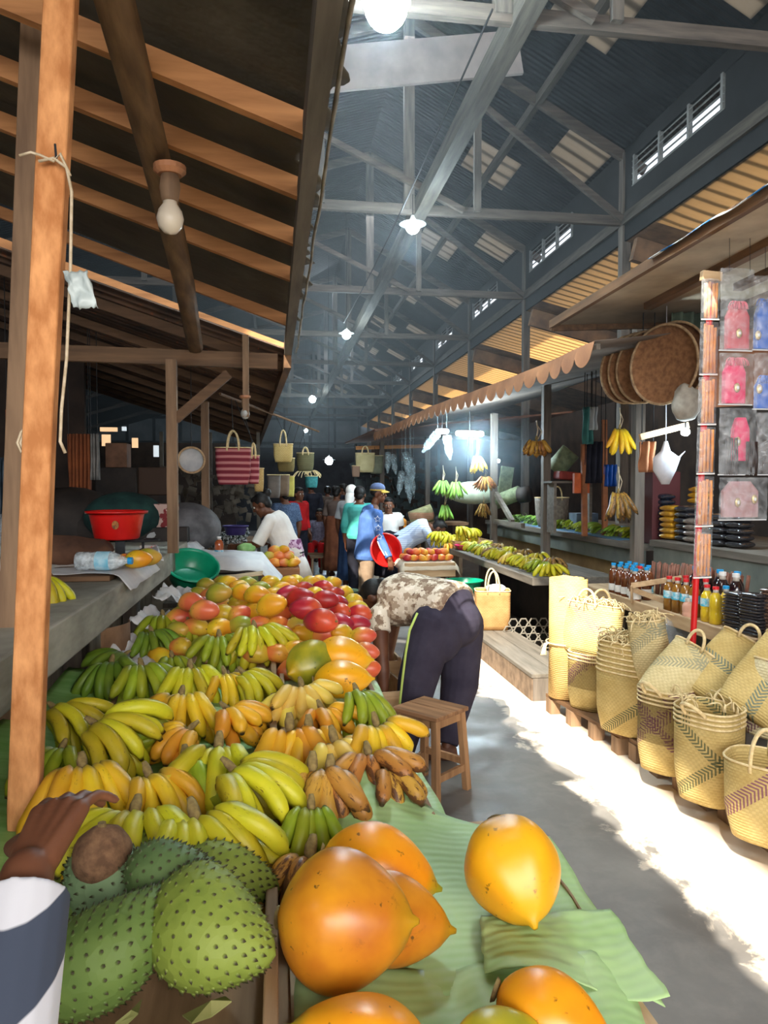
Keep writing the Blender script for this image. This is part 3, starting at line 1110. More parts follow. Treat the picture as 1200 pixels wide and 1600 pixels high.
b.sheet(valance, n, 4, .003)
t = thing('stall_awning', 'long faded cloth awning with a scalloped orange valance over the bananas', 'awning', (0, 0, 0))
b.build('valance', M_awn, t, loc=(0, 0, 0))
b = MB()
b.sheet(lambda u, v: ((a0.lerp(a1, v)).x + u * 2.6, a0.lerp(a1, v).y, a0.lerp(a1, v).z + .04 - .02 * math.sin(v * 9) + u * .55 - .08 * math.sin(u * PI)), 12, 40, .004)
b.build('awning_cloth', M_awn_top, t, True, loc=(0, 0, 0))
MB().bar(a0 + Vector((.02, 0, .0)), a1 + Vector((.02, 0, 0)), .03, .04).build('awning_rail', W_grey_y, t, loc=(0, 0, 0))
# far right stall roofs
b = MB()
b.bar(aty(556, 700, 14.6), aty(668, 697, 14.6), .05, .07)
tag(b.build('stall_beam', W_orange_x), 'orange crossbeam with bags hanging from it in the middle distance', 'beam')
b = MB()
slab(b, [(1.74, 12.9, 2.58), (5.4, 12.9, 2.95), (5.4, 16.5, 2.95), (1.55, 16.5, 2.55)])
structure(b.build('ceiling_far_stall', M('reddish_roof', S(150, 108, 88), S(120, 84, 70)), loc=(0, 0, 0)))

# back wall of right stalls and side partitions
b = MB()
b.box((6.4, 10, 1.6), (.08, 16, 3.2))
structure(b.build('wall_stall_right', M_wall_d))
b = MB()
b.box((-3.2, 17.5, 1.3), (4.6, .1, 2.6))
structure(b.build('wall_stall_far', M_wall_d))
b = MB()
b.box((4.4, 18.5, 1.4), (4.0, .1, 2.8))
structure(b.build('wall_stall_far_right', M_wall_d))

# low plank step
t = thing('plank_step', 'low broad wooden step along the foot of the right stalls', 'step', (2.08, 7.0, 0))
for x in (-.105, .10):
    MB().box((x, 0, .19), (.20, 3.6, .03)).build('plank', W_grey_y, t, bevel=.003, loc=(0, 0, 0))
MB().box((-.18, 0, .088), (.04, 3.58, .17)).build('riser', M('earthy_riser', S(138, 116, 96), S(106, 88, 72), scale=14, bump=.6, rough=.95), t, loc=(0, 0, 0))
MB().box((0, -1.775, .088), (.38, .04, .175)).build('end_board', W_grey_z, t, loc=(0, 0, 0))
MB().box((.15, 0, .088), (.04, 3.5, .17)).build('riser', W_grey_y, t, loc=(0, 0, 0))

# ------------------------------------------------------------------ banana leaves
k = NT('banana_leaf')
v = k.coord()
w = k.new('ShaderNodeTexWave', wave_type='BANDS', bands_direction='Y')
w.inputs['Scale'].default_value = 14
w.inputs['Distortion'].default_value = 1.0
k.L(v, w.inputs['Vector'])
f = k.noise(v, 5, 4)
c = k.ramp(f, [(.3, S(150, 188, 118)), (.7, S(180, 210, 150))])
c = k.mix(k.math('MULTIPLY', w.outputs['Fac'], .22), c, S(186, 214, 160))
k.base(c).rough(.5, .4)
k.bump(w.outputs['Fac'], .18, .004)
M_leaf = k.m
M_leaf2 = M('deep_banana_leaf', S(120, 168, 84), S(150, 192, 116), scale=5, rough=.45, stretch=(1, 6, 1), bump=.15)
M_leaf_dry = M('dry_leaf', S(150, 146, 92), S(110, 112, 60), scale=6, rough=.7)
M_midrib = M('leaf_midrib', S(176, 196, 140), rough=.5)


def leaf(label, corners, bumps, mat, nu=36, nv=30, rib=None, thick=.0012):
    """corners: four points (a b c d); bumps(u,v) -> height offset"""
    A, B_, C_, D_ = [Vector(q) for q in corners]
    cen = (A + B_ + C_ + D_) / 4

    def fn(u, v):
        p = (A * (1 - u) + B_ * u) * (1 - v) + (D_ * (1 - u) + C_ * u) * v
        p = p + Vector((.006 * nz(u * 5 + cen.x, v * 5), .006 * nz(u * 5, v * 5 + 9), bumps(u, v) + .003 * nz(u * 9, v * 9, cen.y)))
        return p

    b = MB()
    b.sheet(lambda u, v: fn(u, v) - cen, nu, nv, thick)
    t = b.build('banana_leaf', mat, None, True, loc=cen)
    tag(t, label, 'leaf', 'banana leaves spread under the fruit')
    if rib is not None:
        MB().tube([fn(u / 20, rib) - cen + Vector((0, 0, .002)) for u in range(21)], .005, 6).build('midrib', M_midrib, t, True, loc=(0, 0, 0))
    return t


hump = lambda u, v: .10 * math.exp(-((u - .1) / .25) ** 2) * v ** 3
leaf('big pale banana leaf under the papayas, its far edge curling up', [(.03, 1.12, .808), (.60, 1.05, .806), (.605, 1.55, .81), (.175, 1.80, .83)],
     lambda u, v: .085 * math.exp(-((u) / .42) ** 2) * max(0, (v - .45) / .55) ** 1.6 + .012 * math.sin(u * 5 + v * 2) * v - .03 * max(0, u - .93) * 10 * (1 - v) , M_leaf)
leaf('pale banana leaf overlapping in the front below the papayas', [(.0, .74, .806), (.52, .74, .803), (.56, 1.14, .81), (.03, 1.16, .812)],
     lambda u, v: .006 + .012 * math.sin(u * 7 + 1) * v + .02 * math.exp(-((u - .55) / .06) ** 2) * math.exp(-((v - .8) / .3) ** 2) - .05 * max(0, u - .92) * 6, M_leaf, rib=.42)
leaf('small banana leaf flap folded beside the round papaya', [(.32, 1.10, .82), (.59, 1.02, .818), (.60, 1.24, .82), (.36, 1.26, .816)],
     lambda u, v: .012 + .02 * math.sin(u * 6) * (1 - v), M_leaf)
leaf('green banana leaf lining the crate of green bananas', [(-.60, 1.25, .815), (-.03, 1.25, .80), (-.03, 3.2, .80), (-.62, 3.2, .82)], lambda u, v: .006 * math.sin(v * 20), M_leaf2, 20, 60)
leaf('green banana leaf hanging over the far table edge behind the orange post', [(-.86, 1.5, .87), (-.54, 1.5, .83), (-.54, 3.0, .83), (-.80, 3.0, .88)], lambda u, v: .015 * math.sin(v * 14), M_leaf2, 14, 30)
leaf('pale banana leaf lining the crate of small yellow bananas', [(.03, 1.68, .802), (.40, 1.68, .80), (.40, 3.14, .80), (.03, 3.14, .802)], lambda u, v: .004 * math.sin(v * 25) + .012 * max(0, u - .8) * 3, M_leaf, 20, 50)
leaf('pale banana leaf patch showing between the back rows of bananas', [(-.30, 2.35, .835), (-.04, 2.35, .83), (-.04, 2.72, .835), (-.30, 2.72, .84)], lambda u, v: .004 * math.sin(v * 25), M_leaf, 12, 12)
for i, (pts, lab) in enumerate((([(285, 1588), (330, 1565), (352, 1558), (362, 1566), (330, 1590), (300, 1600)], 'dry curled leaf strip at the front of the crate below the big soursop'),
                                ([(180, 1600), (205, 1580), (222, 1562), (216, 1585), (200, 1600)], 'narrow dry leaf strip between the two front soursops'))):
    b = MB()
    P = [atz(x, y, .835 + .012 * (j % 2)) for j, (x, y) in enumerate(pts)]
    b.tri_fan(P, .002, (0, 0, 1))
    tag(b.build('leaf_strip', M_leaf_dry), lab, 'leaf')


# ------------------------------------------------------------------ bananas
def banana_mat(name, c1, c2, spots=.66, tip=S(62, 48, 30), spot=S(92, 66, 34), neck=None, rough=.45):
    k = NT(name)
    v = k.coord()
    f = k.noise(v, 9, 3)
    c = k.ramp(f, [(.3, c1), (.7, c2)])
    c = k.vary(c, .14, .018)
    t = k.attr('t')
    if neck:
        c = k.mix(k.ramp(t, [(.05, (1, 1, 1)), (.25, (0, 0, 0))]), c, neck)
    f2 = k.noise(k.coord((.7, 2.6, 2.6)), 22, 5, .7)
    c = k.mix(k.ramp(f2, [(spots - .05, (0, 0, 0)), (spots + .02, (1, 1, 1))]), c, spot)
    c = k.mix(k.ramp(t, [(.0, (.8, .8, .8)), (.06, (0, 0, 0)), (.93, (0, 0, 0)), (.975, (1, 1, 1))]), c, tip)
    k.base(c).rough(rough, .35)
    k.bump(f2, .1, .003)
    return k.m


B_green = banana_mat('banana_skin_green', S(120, 140, 28), S(160, 168, 44), .70)
B_dgreen = banana_mat('banana_skin_dark_green', S(84, 116, 34), S(120, 144, 44), .72)
B_yg = banana_mat('banana_skin_yellow_green', S(172, 172, 30), S(206, 188, 44), .66)
B_yel = banana_mat('banana_skin_yellow', S(224, 186, 40), S(212, 164, 36), .66, neck=S(170, 150, 60))
B_ripe = banana_mat('banana_skin_ripe', S(232, 174, 44), S(220, 150, 40), .68)
B_pale = banana_mat('banana_skin_pale', S(232, 204, 100), S(222, 184, 70), .68)
B_over = banana_mat('banana_skin_overripe', S(206, 154, 66), S(150, 98, 48), .54, spot=S(96, 60, 34))
B_brown = banana_mat('banana_skin_browned', S(176, 136, 56), S(118, 88, 42), .55, spot=S(60, 44, 26))
B_plant = banana_mat('plantain_skin_green', S(86, 128, 50), S(120, 158, 64), .74)
M_crown = M('banana_crown', S(150, 130, 80), S(98, 78, 50), scale=40, rough=.9, bump=.5)


def finger_mesh(name, L, r, a0, bend, mat, five=.085):
    pts, rad = [], []
    p = Vector((0, 0, 0))
    N = 13
    for i in range(N + 1):
        t = i / N
        a = a0 - bend * t
        pts.append(p.copy())
        if t < .2:
            q = .34 + .66 * (t / .2) ** .8
        elif t < .78:
            q = 1.0
        elif t < .95:
            q = 1.0 - .68 * ((t - .78) / .17) ** 1.7
        else:
            q = .26
        rad.append(r * q)
        p = p + Vector((math.cos(a), 0, math.sin(a))) * (L / N)
    b = MB()
    b.tube(pts, rad, 10, five=five)
    me = b.mesh(name, mat, True)
    return me


FM = {
    'long': [finger_mesh('finger_long', .185, .0195, R(28), R(95), B_green), finger_mesh('finger_long', .17, .0185, R(20), R(75), B_green), finger_mesh('finger_long', .19, .0195, R(38), R(120), B_green)],
    'fat': [finger_mesh('finger_fat', .105, .0165, R(25), R(60), B_ripe, .03), finger_mesh('finger_fat', .095, .016, R(15), R(80), B_ripe, .03)],
    'plant': [finger_mesh('finger_plantain', .24, .02, R(25), R(55), B_plant, .08), finger_mesh('finger_plantain', .25, .019, R(30), R(75), B_plant, .08)],
}
CROWN = MB()
CROWN.tube([(-.026, 0, .012), (-.016, .001, .009), (-.004, 0, .004), (.010, 0, -.002), (.022, 0, -.008)], [.007, .010, .013, .013, .006], 9, flat=.75, five=.08)
CROWN_ME = CROWN.mesh('crown', M_crown, True)
rng = random.Random(7)


def hand(label, loc, yaw, kind='long', mat=B_green, n=6, spread=62, tilt=0, roll=0, rows=2, scale=1.0, group=None, name='banana_hand', cat='bananas', elev=0.0, drop=24, lift=None):
    """a hand of bananas: crown at the origin, fingers fanning out along +X and curving down"""
    t = thing(name, label, cat, loc, Euler((R(roll), R(tilt), R(yaw)), 'XYZ'), group)
    t.scale = (scale,) * 3
    c = bpy.data.objects.new('crown', CROWN_ME)
    link(c, t)
    if kind == 'fat':
        c.scale = (.65, .65, .65)
    else:
        c.scale = (.9, .85, .85)
    k = 0
    for row in range(rows):
        m = n if row == 0 else max(2, n - 1)
        for i in range(m):
            me = FM[kind][(i + row + rng.randrange(2)) % len(FM[kind])]
            o = bpy.data.objects.new('banana', me)
            link(o, t)
            fr = (i - (m - 1) / 2)
            az = fr * spread / max(1, n - 1) + rng.uniform(-6, 6)
            el = elev - row * drop + rng.uniform(-9, 9)
            o.rotation_euler = Euler((R(fr * 7 + rng.uniform(-8, 8)), R(-el), R(az)), 'XYZ')
            wd_ = .017 if kind != 'fat' else .013
            o.location = (.012 - .006 * row - .0015 * fr * fr, fr * wd_, -.008 - row * .020)
            s = rng.uniform(.92, 1.06)
            o.scale = (s, s, s)
            set_mat(o, mat)
            k += 1
    return t


def put(px, py, z):
    return tuple(atz(px, py, z))


G1 = 'hands of cooking bananas in the wide crate'
LT = [
    # label, px, py, z, yaw, mat, n, spread, tilt, roll, kind, rows, scale, elev
    ('dark green hand of bananas at the far corner of the wide crate beside the papers', 236, 985, .965, -60, B_dgreen, 6, 70, 20, 0, 'long', 2, .95, 0),
    ('green banana hand in the back row, touching the deep red mango', 254, 960, .985, -75, B_green, 6, 70, 25, 0, 'long', 2, 1.0, 0),
    ('green banana hand in the back row with a tall pointed stalk', 294, 972, .97, -70, B_green, 6, 64, 30, 0, 'long', 2, 1.0, 0),
    ('green banana hand in the back row, third before the divider', 342, 992, .965, -80, B_green, 6, 74, 25, 0, 'long', 2, 1.0, 0),
    ('tall green banana hand in the back row right next to the divider', 397, 978, 1.0, -72, B_yg, 7, 66, 32, 0, 'long', 2, 1.05, 6),
    ('dark green banana hand leaning at the outer side of the crate', 175, 1032, .95, -95, B_dgreen, 6, 70, 25, 10, 'long', 2, 1.0, 0),
    ('flat dark green hand wedged behind the leaning dark hand', 196, 1022, .93, -150, B_dgreen, 5, 60, 5, 0, 'long', 1, .95, 0),
    ('upright green banana hand with a dark stalk, second row from the back', 220, 1038, .96, -65, B_green, 6, 70, 28, 0, 'long', 2, 1.0, 0),
    ('small green banana hand squeezed in the middle of the second row', 268, 1024, .945, -70, B_green, 4, 50, 22, 0, 'long', 2, .85, 0),
    ('green banana hand with brown edged fingers in front of the back row', 297, 1040, .955, -75, B_yg, 6, 66, 30, 0, 'long', 2, 1.0, 0),
    ('yellow banana hand hanging over the pale leaf patch', 350, 1050, .93, -62, B_yel, 5, 60, 30, 0, 'long', 1, .9, 0),
    ('yellow-green banana hand reaching to the divider beside the leaf patch', 378, 1050, .93, -34, B_yg, 5, 46, 26, 10, 'long', 2, .95, 0),
    ('yellow banana hand with brown blotches in the middle of the wide crate', 284, 1082, .95, -95, B_yel, 6, 80, 25, 0, 'long', 2, .95, 0),
    ('orange ripe cluster of short bananas in the middle of the crate', 352, 1106, .93, -30, B_ripe, 5, 90, 12, 0, 'fat', 2, 1.35, 10),
    ('second orange ripe cluster of short bananas lying lower in the crate', 300, 1136, .92, -150, B_ripe, 5, 100, 10, 0, 'fat', 2, 1.3, 8),
    ('green banana hand half hidden behind the orange post', 84, 1106, .95, -25, B_yg, 5, 50, 12, 0, 'long', 2, 1.05, 4),
    ('broad yellow-green hand lying flat with long fingers beside the post', 146, 1130, .965, -22, B_yg, 6, 62, 10, 12, 'long', 2, 1.1, 4),
    ('small green hand with withered stalk behind the broad flat hand', 194, 1118, .93, -40, B_green, 4, 50, 12, 0, 'long', 1, .8, 0),
    ('small green hand whose stalk points at the orange cluster', 246, 1140, .93, 165, B_green, 4, 50, 12, 0, 'long', 2, .8, 0),
    ('green hand with a brown cut stalk low beside the post', 98, 1166, .94, -100, B_green, 4, 50, 14, 0, 'long', 2, .85, 0),
    ('bright yellow banana hand with brown stalk beside the blurred hand of the person', 128, 1192, .975, -72, B_yel, 6, 62, 30, 0, 'long', 2, 1.0, 0),
    ('yellow banana hand pointing forward in the centre of the crate', 230, 1206, .955, -52, B_yel, 5, 46, 28, 0, 'long', 2, .95, 0),
    ('pair of green fingers wedged between two yellow-green hands', 289, 1180, .96, -78, B_green, 3, 34, 36, 0, 'long', 2, 1.0, 0),
    ('yellow-green banana hand with one blackened edge, standing upright', 342, 1160, .985, -92, B_yg, 5, 60, 34, 0, 'long', 2, 1.05, 0),
    ('large fresh green hand fanning out over the divider', 359, 1198, .985, -28, B_yg, 6, 78, 16, 0, 'long', 2, 1.08, 4),
    ('green hand lying under the large fanned hand', 330, 1238, .90, -20, B_green, 5, 50, 8, 0, 'long', 1, 1.0, 0),
    ('yellow-green banana hand with a pale cut stalk near the soursops', 212, 1262, .96, -95, B_yg, 6, 92, 20, 0, 'long', 2, 1.05, 0),
    ('yellow-green hand with brown streaked fingers right behind the soursops', 302, 1268, .965, -62, B_yg, 6, 74, 26, 0, 'long', 2, 1.12, 0),
    ('lone green fingers poking out toward the divider behind the soursops', 350, 1312, .89, -10, B_yg, 3, 26, 8, 0, 'long', 1, .95, 0),
]
for (lab, px, py, z, yaw, m, n, sp, tilt, roll, kd, rows, s, el) in LT:
    hand(lab, put(px, py, z), yaw, kd, m, n, sp, tilt, roll, rows, s, G1, elev=el)

G2 = 'hands of small bananas in the narrow crate'
RT = [
    ('cluster of pale short bananas at the back of the narrow crate beside the papayas', 470, 1068, .95, -70, B_pale, 6, 100, 30, 0, 'fat', 3, 1.25, 14),
    ('pale short banana cluster below the papayas, next to the divider', 456, 1082, .93, -100, B_pale, 5, 90, 40, 0, 'fat', 3, 1.2, 10),
    ('ripe short banana cluster in the middle of the narrow crate', 500, 1104, .935, -60, B_ripe, 5, 90, 26, 0, 'fat', 3, 1.2, 10),
    ('ripe upright bananas against the divider in the narrow crate', 452, 1130, .945, -85, B_ripe, 5, 66, 48, 0, 'fat', 2, 1.55, 0),
    ('ripe upright bananas one step away from the divider', 482, 1132, .94, -80, B_ripe, 5, 60, 48, 0, 'fat', 2, 1.5, 0),
    ('fresh green hand of bananas at the outer edge of the narrow crate', 556, 1078, .965, -66, B_green, 5, 56, 28, 0, 'long', 2, .92, 4),
    ('bright yellow bunch of stubby bananas at the outer edge near the stool', 586, 1126, .965, -62, B_yel, 6, 84, 40, 0, 'fat', 3, 1.3, 8),
    ('pale greenish banana bunch in the middle of the narrow crate', 520, 1150, .95, -60, B_pale, 5, 64, 40, 0, 'fat', 3, 1.5, 4),
    ('overripe brown bananas with a dry stalk beside the divider', 488, 1192, .955, -95, B_over, 5, 70, 46, 0, 'fat', 3, 1.45, 0),
    ('overripe long brown bananas right behind the curled leaf edge', 516, 1196, .95, -88, B_over, 4, 50, 48, 0, 'fat', 3, 1.4, 0),
    ('overripe splayed banana bunch with split skins near the stool', 574, 1172, .94, -80, B_over, 5, 100, 22, 0, 'fat', 2, 1.25, 4),
    ('browned bananas hanging over the crate edge by the stool legs', 604, 1196, .92, -62, B_over, 4, 60, 24, 0, 'fat', 2, 1.15, 0),
    ('green bananas tucked under the curled leaf edge at the divider', 486, 1256, .93, -92, B_green, 5, 56, 44, 0, 'long', 2, .78, 0),
    ('dull yellow bananas half hidden below the curled leaf', 486, 1326, .90, -110, B_over, 4, 40, 28, 0, 'fat', 2, 1.4, 0),
]
for (lab, px, py, z, yaw, m, n, sp, tilt, roll, kd, rows, s, el) in RT:
    hand(lab, put(px, py, z), yaw, kd, m, n, sp, tilt, roll, rows, s, G2, elev=el)

# hand on the left counter
hand('green and brown plantain hand lying on the grey counter at the picture edge', put(30, 878, 1.30), -62, 'plant', B_brown, 5, 50, 40, 0, 2, .85, elev=6)
hand('yellow-green bananas on the grey counter behind the orange post', put(62, 900, 1.26), -40, 'long', B_yg, 4, 40, 30, 0, 1, .95, elev=6)

# bananas along the low right counter and on the far crate
G3 = 'banana hands along the low stall counter'
for i in range(13):
    px = 728 + i * 13.6
    z = .872 + .01 * (i % 2)
    m = [B_pale, B_yg, B_yg, B_green, B_yg, B_brown, B_yg, B_yg][i % 8]
    y0 = 853 + i * 2.3 - (3 if i % 2 else 0)
    hand('yellow-green bananas on the low counter, %s hand counted from the far end' % ORD[i], (2.44 + .03 * (i % 2), 9.35 - i * .252, .895), 205 + (i * 29 % 50), 'long', m, 6, 76, 16, 0, 2, 1.02, G3, elev=0)
for i in range(6):
    hand('browned banana hand in the rear row of the low counter, %s from the far end' % ORD[i], (2.70, 9.0 - i * .42, .895), 200 + i * 11, 'long', B_brown if i % 2 else B_yg, 5, 70, 14, 0, 2, 1.0, 'rear banana row on the low stall counter', elev=0)
G4 = 'bright bananas beside the plaid woman'
for i, (px, py, s) in enumerate(((688, 832, 1), (704, 836, 1), (718, 840, 1), (700, 850, .9), (716, 824, 1), (730, 828, 1))):
    hand('bright yellow-green bananas beside the woman in plaid, %s hand in the small heap' % ORD[i], tuple(aty(px, py, 9.6 - i * .08)), -110 + i * 14, 'long', B_yg if i != 3 else B_ripe, 6, 80, 16, 0, 2, 1.15 * s, G4)
# plantains on the rear counter
G5 = 'green plantains on the rear counter'
for i in range(14):
    px = 826 + i * 10.6
    py = 808 + (i % 3) * 4 + i * .8
    hand('green plantains on the rear counter, %s hand counted from the far end' % ORD[i], (3.40 + .05 * (i % 3), 9.75 - i * .235, 1.185), 172 + (i * 37 % 46), 'plant', B_plant if i < 6 else (B_green if i % 2 else B_dgreen), 5, 34, 8, 0, 2, .82, G5, name='plantain_hand', cat='plantains')


# ------------------------------------------------------------------ hanging hands
def hanging(label, px, py, Y, top, mat, n=6, kind='plant', scale=1.0, spread=44, yaw=-100, tilt=72):
    p = aty(px, py, Y)
    t = hand(label, tuple(p), yaw, kind, mat, n, spread, tilt, 0, 2, scale, 'banana hands hung on strings', elev=4, drop=14)
    b = MB()
    M4 = (Euler((0, R(tilt), R(yaw)), 'XYZ').to_matrix() * scale).inverted()
    q = M4 @ Vector((0, 0, top))
    b.tube([(0, 0, 0), q * .5 + Vector((0, .008, 0)), q], .004, 6)
    b.tube([(0, .01, 0), q * .4 + Vector((0, .03, 0)), q * .8], .003, 6)
    b.build('string', M_twine, t, loc=(0, 0, 0))
    return t


hanging('yellow banana hand hung near the top of the grey post by the winnowing trays', 968, 668, 5.62, .16, B_yel, 5, scale=.95, spread=52)
hanging('browned yellow plantain hand hung low on the grey post by the winnowing trays', 966, 768, 5.60, .2, B_brown, 6, scale=1.0, spread=44)
hanging('small orange dried banana bunch hung on the middle stall post', 838, 686, 7.7, .2, B_over, 6, 'fat', 1.9, 60)
hanging('pale banana hand hung right under the bright stall lamp', 745, 712, 9.5, .3, B_pale, 5, scale=1.0, spread=40)
hanging('round brown banana hand hung on the lamp post, with curled fingers', 758, 744, 9.45, .12, B_over, 7, scale=.85, spread=80)
hanging('withered brown banana hand hung lowest on the lamp post', 755, 786, 9.5, .12, B_brown, 5, scale=.8, spread=50)
hanging('green plantain hand hung nearest the hanging bottles', 692, 750, 9.9, .2, B_plant, 6, scale=.95, spread=60)
hanging('pale green plantain hand hung beside the lamp post', 712, 752, 9.8, .2, B_plant, 6, scale=1.05, spread=50)
hanging('green plantain hand hung low over the woman in plaid', 695, 788, 9.9, .2, B_plant, 5, scale=.95, spread=40)


# ------------------------------------------------------------------ papayas
def papaya_mat(name, c1, c2, tipc, spot):
    k = NT(name)
    v = k.coord()
    f = k.noise(v, 7, 4, .55)
    c = k.ramp(f, [(.32, c1), (.68, c2)])
    t = k.attr('t')
    c = k.mix(k.ramp(t, [(.86, (0, 0, 0)), (.985, (1, 1, 1))]), c, tipc)
    f2 = k.noise(v, 42, 3, .6)
    c = k.mix(k.ramp(f2, [(.66, (0, 0, 0)), (.71, (1, 1, 1))]), c, spot)
    f3 = k.noise(v, 11, 5, .7, .6)
    c = k.mix(k.ramp(f3, [(.60, (0, 0, 0)), (.72, (.75, .75, .75))]), c, spot)
    k.base(c).rough(.34, .5)
    k.bump(f, .12, .01)
    return k.m


P_or = papaya_mat('papaya_skin_orange', S(240, 164, 26), S(228, 134, 22), S(150, 140, 24), S(134, 84, 24))
P_dk = papaya_mat('papaya_skin_deep_orange', S(222, 150, 32), S(178, 100, 26), S(176, 132, 24), S(104, 68, 28))
P_ye = papaya_mat('papaya_skin_yellow', S(244, 182, 30), S(236, 162, 26), S(224, 170, 34), S(150, 104, 24))
P_gr = papaya_mat('papaya_skin_mottled_green', S(196, 176, 40), S(110, 122, 36), S(200, 160, 30), S(58, 74, 24))


def papaya(label, c, axis, L, r, mat, pt=1.0, lobe=.035):
    """c: centre; axis: direction of the pointed tip"""
    ax = Vector(axis).normalized()
    rot = ax.to_track_quat('Z', 'Y').to_matrix()
    prof = []
    N = 30
    for i in range(N + 1):
        t = i / N
        s = math.sin(PI * t ** .92)
        q = (max(0, s) ** .62) * (1 - .20 * t * t * pt)
        if t > .9:
            q *= 1 - .25 * (t - .9) / .1
        prof.append((max(.0, r * q), (t - .46) * L))
    prof[-1] = (.004, prof[-1][1] + .006)
    prof[-2] = (r * .10, prof[-2][1] + .003)
    b = MB()
    b.lathe(prof, 40, (0, 0, 0), rot, lobe=lobe, nl=5)
    t = b.build('papaya', mat, None, True, loc=Vector(c))
    tag(t, label, 'papaya', 'big papayas')
    s = MB()
    s.lathe([(.018, -.462 * L - .004), (.014, -.455 * L), (.006, -.45 * L)], 12, (0, 0, 0), rot)
    s.build('stem_scar', M_crown, t, True, loc=(0, 0, 0))
    return t


papaya('round bright papaya standing alone on the leaf, pointing at the camera', (.425, 1.275, .905), (.06, -.78, -.42), .205, .091, P_ye, .9)
papaya('orange papaya with brown scars pointing to the lone round papaya', (.18, 1.325, .892), (.95, -.18, -.28), .225, .083, P_or, 1.3)
papaya('largest deep orange papaya in front of the scarred one', (.10, 1.145, .912), (.9, -.38, .12), .225, .106, P_dk, .7)
papaya('orange papaya half hidden behind the largest one', (.185, 1.19, .878), (.95, -.1, -.2), .20, .075, P_dk, 1.2)
papaya('yellow papaya cut by the lower picture edge', (.115, .93, .852), (-.5, .2, .1), .21, .075, P_or, .8)
papaya('small greenish papaya with its tip toward the orange one at the lower edge', (.285, .915, .848), (.9, .1, .15), .15, .058, P_gr, 1.0)
papaya('orange papaya at the lower edge beside the greenish one', (.378, .965, .852), (.75, -.5, -.2), .17, .063, P_or, 1.0)
papaya('mottled green papaya at the back of the narrow crate', tuple(atz(486, 1036, .93)), (-.5, -.5, -.1), .22, .092, P_gr, .6)
papaya('big yellow papaya behind the bananas of the narrow crate', tuple(atz(530, 1030, .935)), (.9, -.2, 0), .24, .09, P_ye, .9)
papaya('long yellow papaya pointing to the bending person', tuple(atz(533, 1062, .905)), (1, -.1, .02), .215, .072, P_ye, 1.1)


# ------------------------------------------------------------------ soursops
def soursop_mat(name, c1, c2, blot=None):
    k = NT(name)
    v = k.coord()
    f = k.noise(v, 8, 4)
    c = k.ramp(f, [(.3, c1), (.7, c2)])
    vo = k.new('ShaderNodeTexVoronoi')
    vo.inputs['Scale'].default_value = 46
    k.L(v, vo.inputs['Vector'])
    c = k.mix(k.math('MULTIPLY', k.ramp(vo.outputs['Distance'], [(.0, (0, 0, 0)), (.6, (1, 1, 1))]), .35), c, c2)
    t = k.attr('t')
    c = k.mix(k.ramp(t, [(.42, (0, 0, 0)), (.72, (1, 1, 1))]), c, S(58, 52, 30))
    if blot:
        c = k.mix(k.ramp(k.noise(v, 6, 4, .6, .3), [(.6, (0, 0, 0)), (.7, (1, 1, 1))]), c, blot)
    k.base(c).rough(.6, .3)
    k.bump(vo.outputs['Distance'], .35, .006)
    return k.m


SS_l = soursop_mat('soursop_skin_light', S(98, 118, 40), S(136, 150, 64))
SS_m = soursop_mat('soursop_skin_mid', S(76, 104, 48), S(108, 130, 64))
SS_d = soursop_mat('soursop_skin_dark', S(70, 98, 58), S(98, 120, 70), S(110, 74, 44))
SS_b = soursop_mat('soursop_skin_bluish', S(104, 132, 96), S(128, 152, 110))


def soursop(label, c, axis, L, r, mat, seed, nsp=280):
    ax = Vector(axis).normalized()
    rot = ax.to_track_quat('Z', 'Y').to_matrix()

    def surf(th, zz):
        t = zz
        s = max(0, math.sin(PI * t ** .85)) ** .6
        q = r * s * (1 - .30 * t * t) * (1 + .05 * math.sin(2 * th + seed) + .05 * nz(math.cos(th) * 1.4 + seed, math.sin(th) * 1.4, t * 2.5))
        bend = .02 * math.sin(t * 3 + seed)
        return rot @ Vector((q * math.cos(th) + bend, q * math.sin(th), (t - .46) * L))

    b = MB()
    n, N = 44, 30
    vs = [surf(2 * PI * k / n, i / N) for i in range(N + 1) for k in range(n)]
    fs = [(i * n + k, i * n + (k + 1) % n, (i + 1) * n + (k + 1) % n, (i + 1) * n + k) for i in range(N) for k in range(n)]
    b.add(vs, fs, [.3] * len(vs))
    for i in range(nsp):
        t = .05 + .9 * (i + .5) / nsp
        th = i * 2.39996 + seed
        p = surf(th, t)
        p1 = surf(th + .02, t)
        p2 = surf(th, min(1, t + .01))
        nn = (p1 - p).cross(p2 - p)
        if nn.length < 1e-9:
            continue
        nn.normalize()
        tip = p + nn * .0068 + (p2 - p).normalized() * .005
        a_ = nn.orthogonal().normalized()
        b_ = nn.cross(a_)
        w = .0042
        ring = [p - nn * .001 + a_ * (w * math.cos(q * PI / 3)) + b_ * (w * math.sin(q * PI / 3)) for q in range(6)]
        b.add(ring + [tip], [(q, (q + 1) % 6, 6) for q in range(6)], [.35] * 6 + [1.0])
    t = b.build('soursop', mat, None, True, loc=Vector(c))
    tag(t, label, 'soursop', 'spiny green soursops in the crate')
    MB().lathe([(.012, -.46 * L - .01), (.012, -.44 * L)], 10, (0, 0, 0), rot).build('stem', M_crown, t, True, loc=(0, 0, 0))
    return t


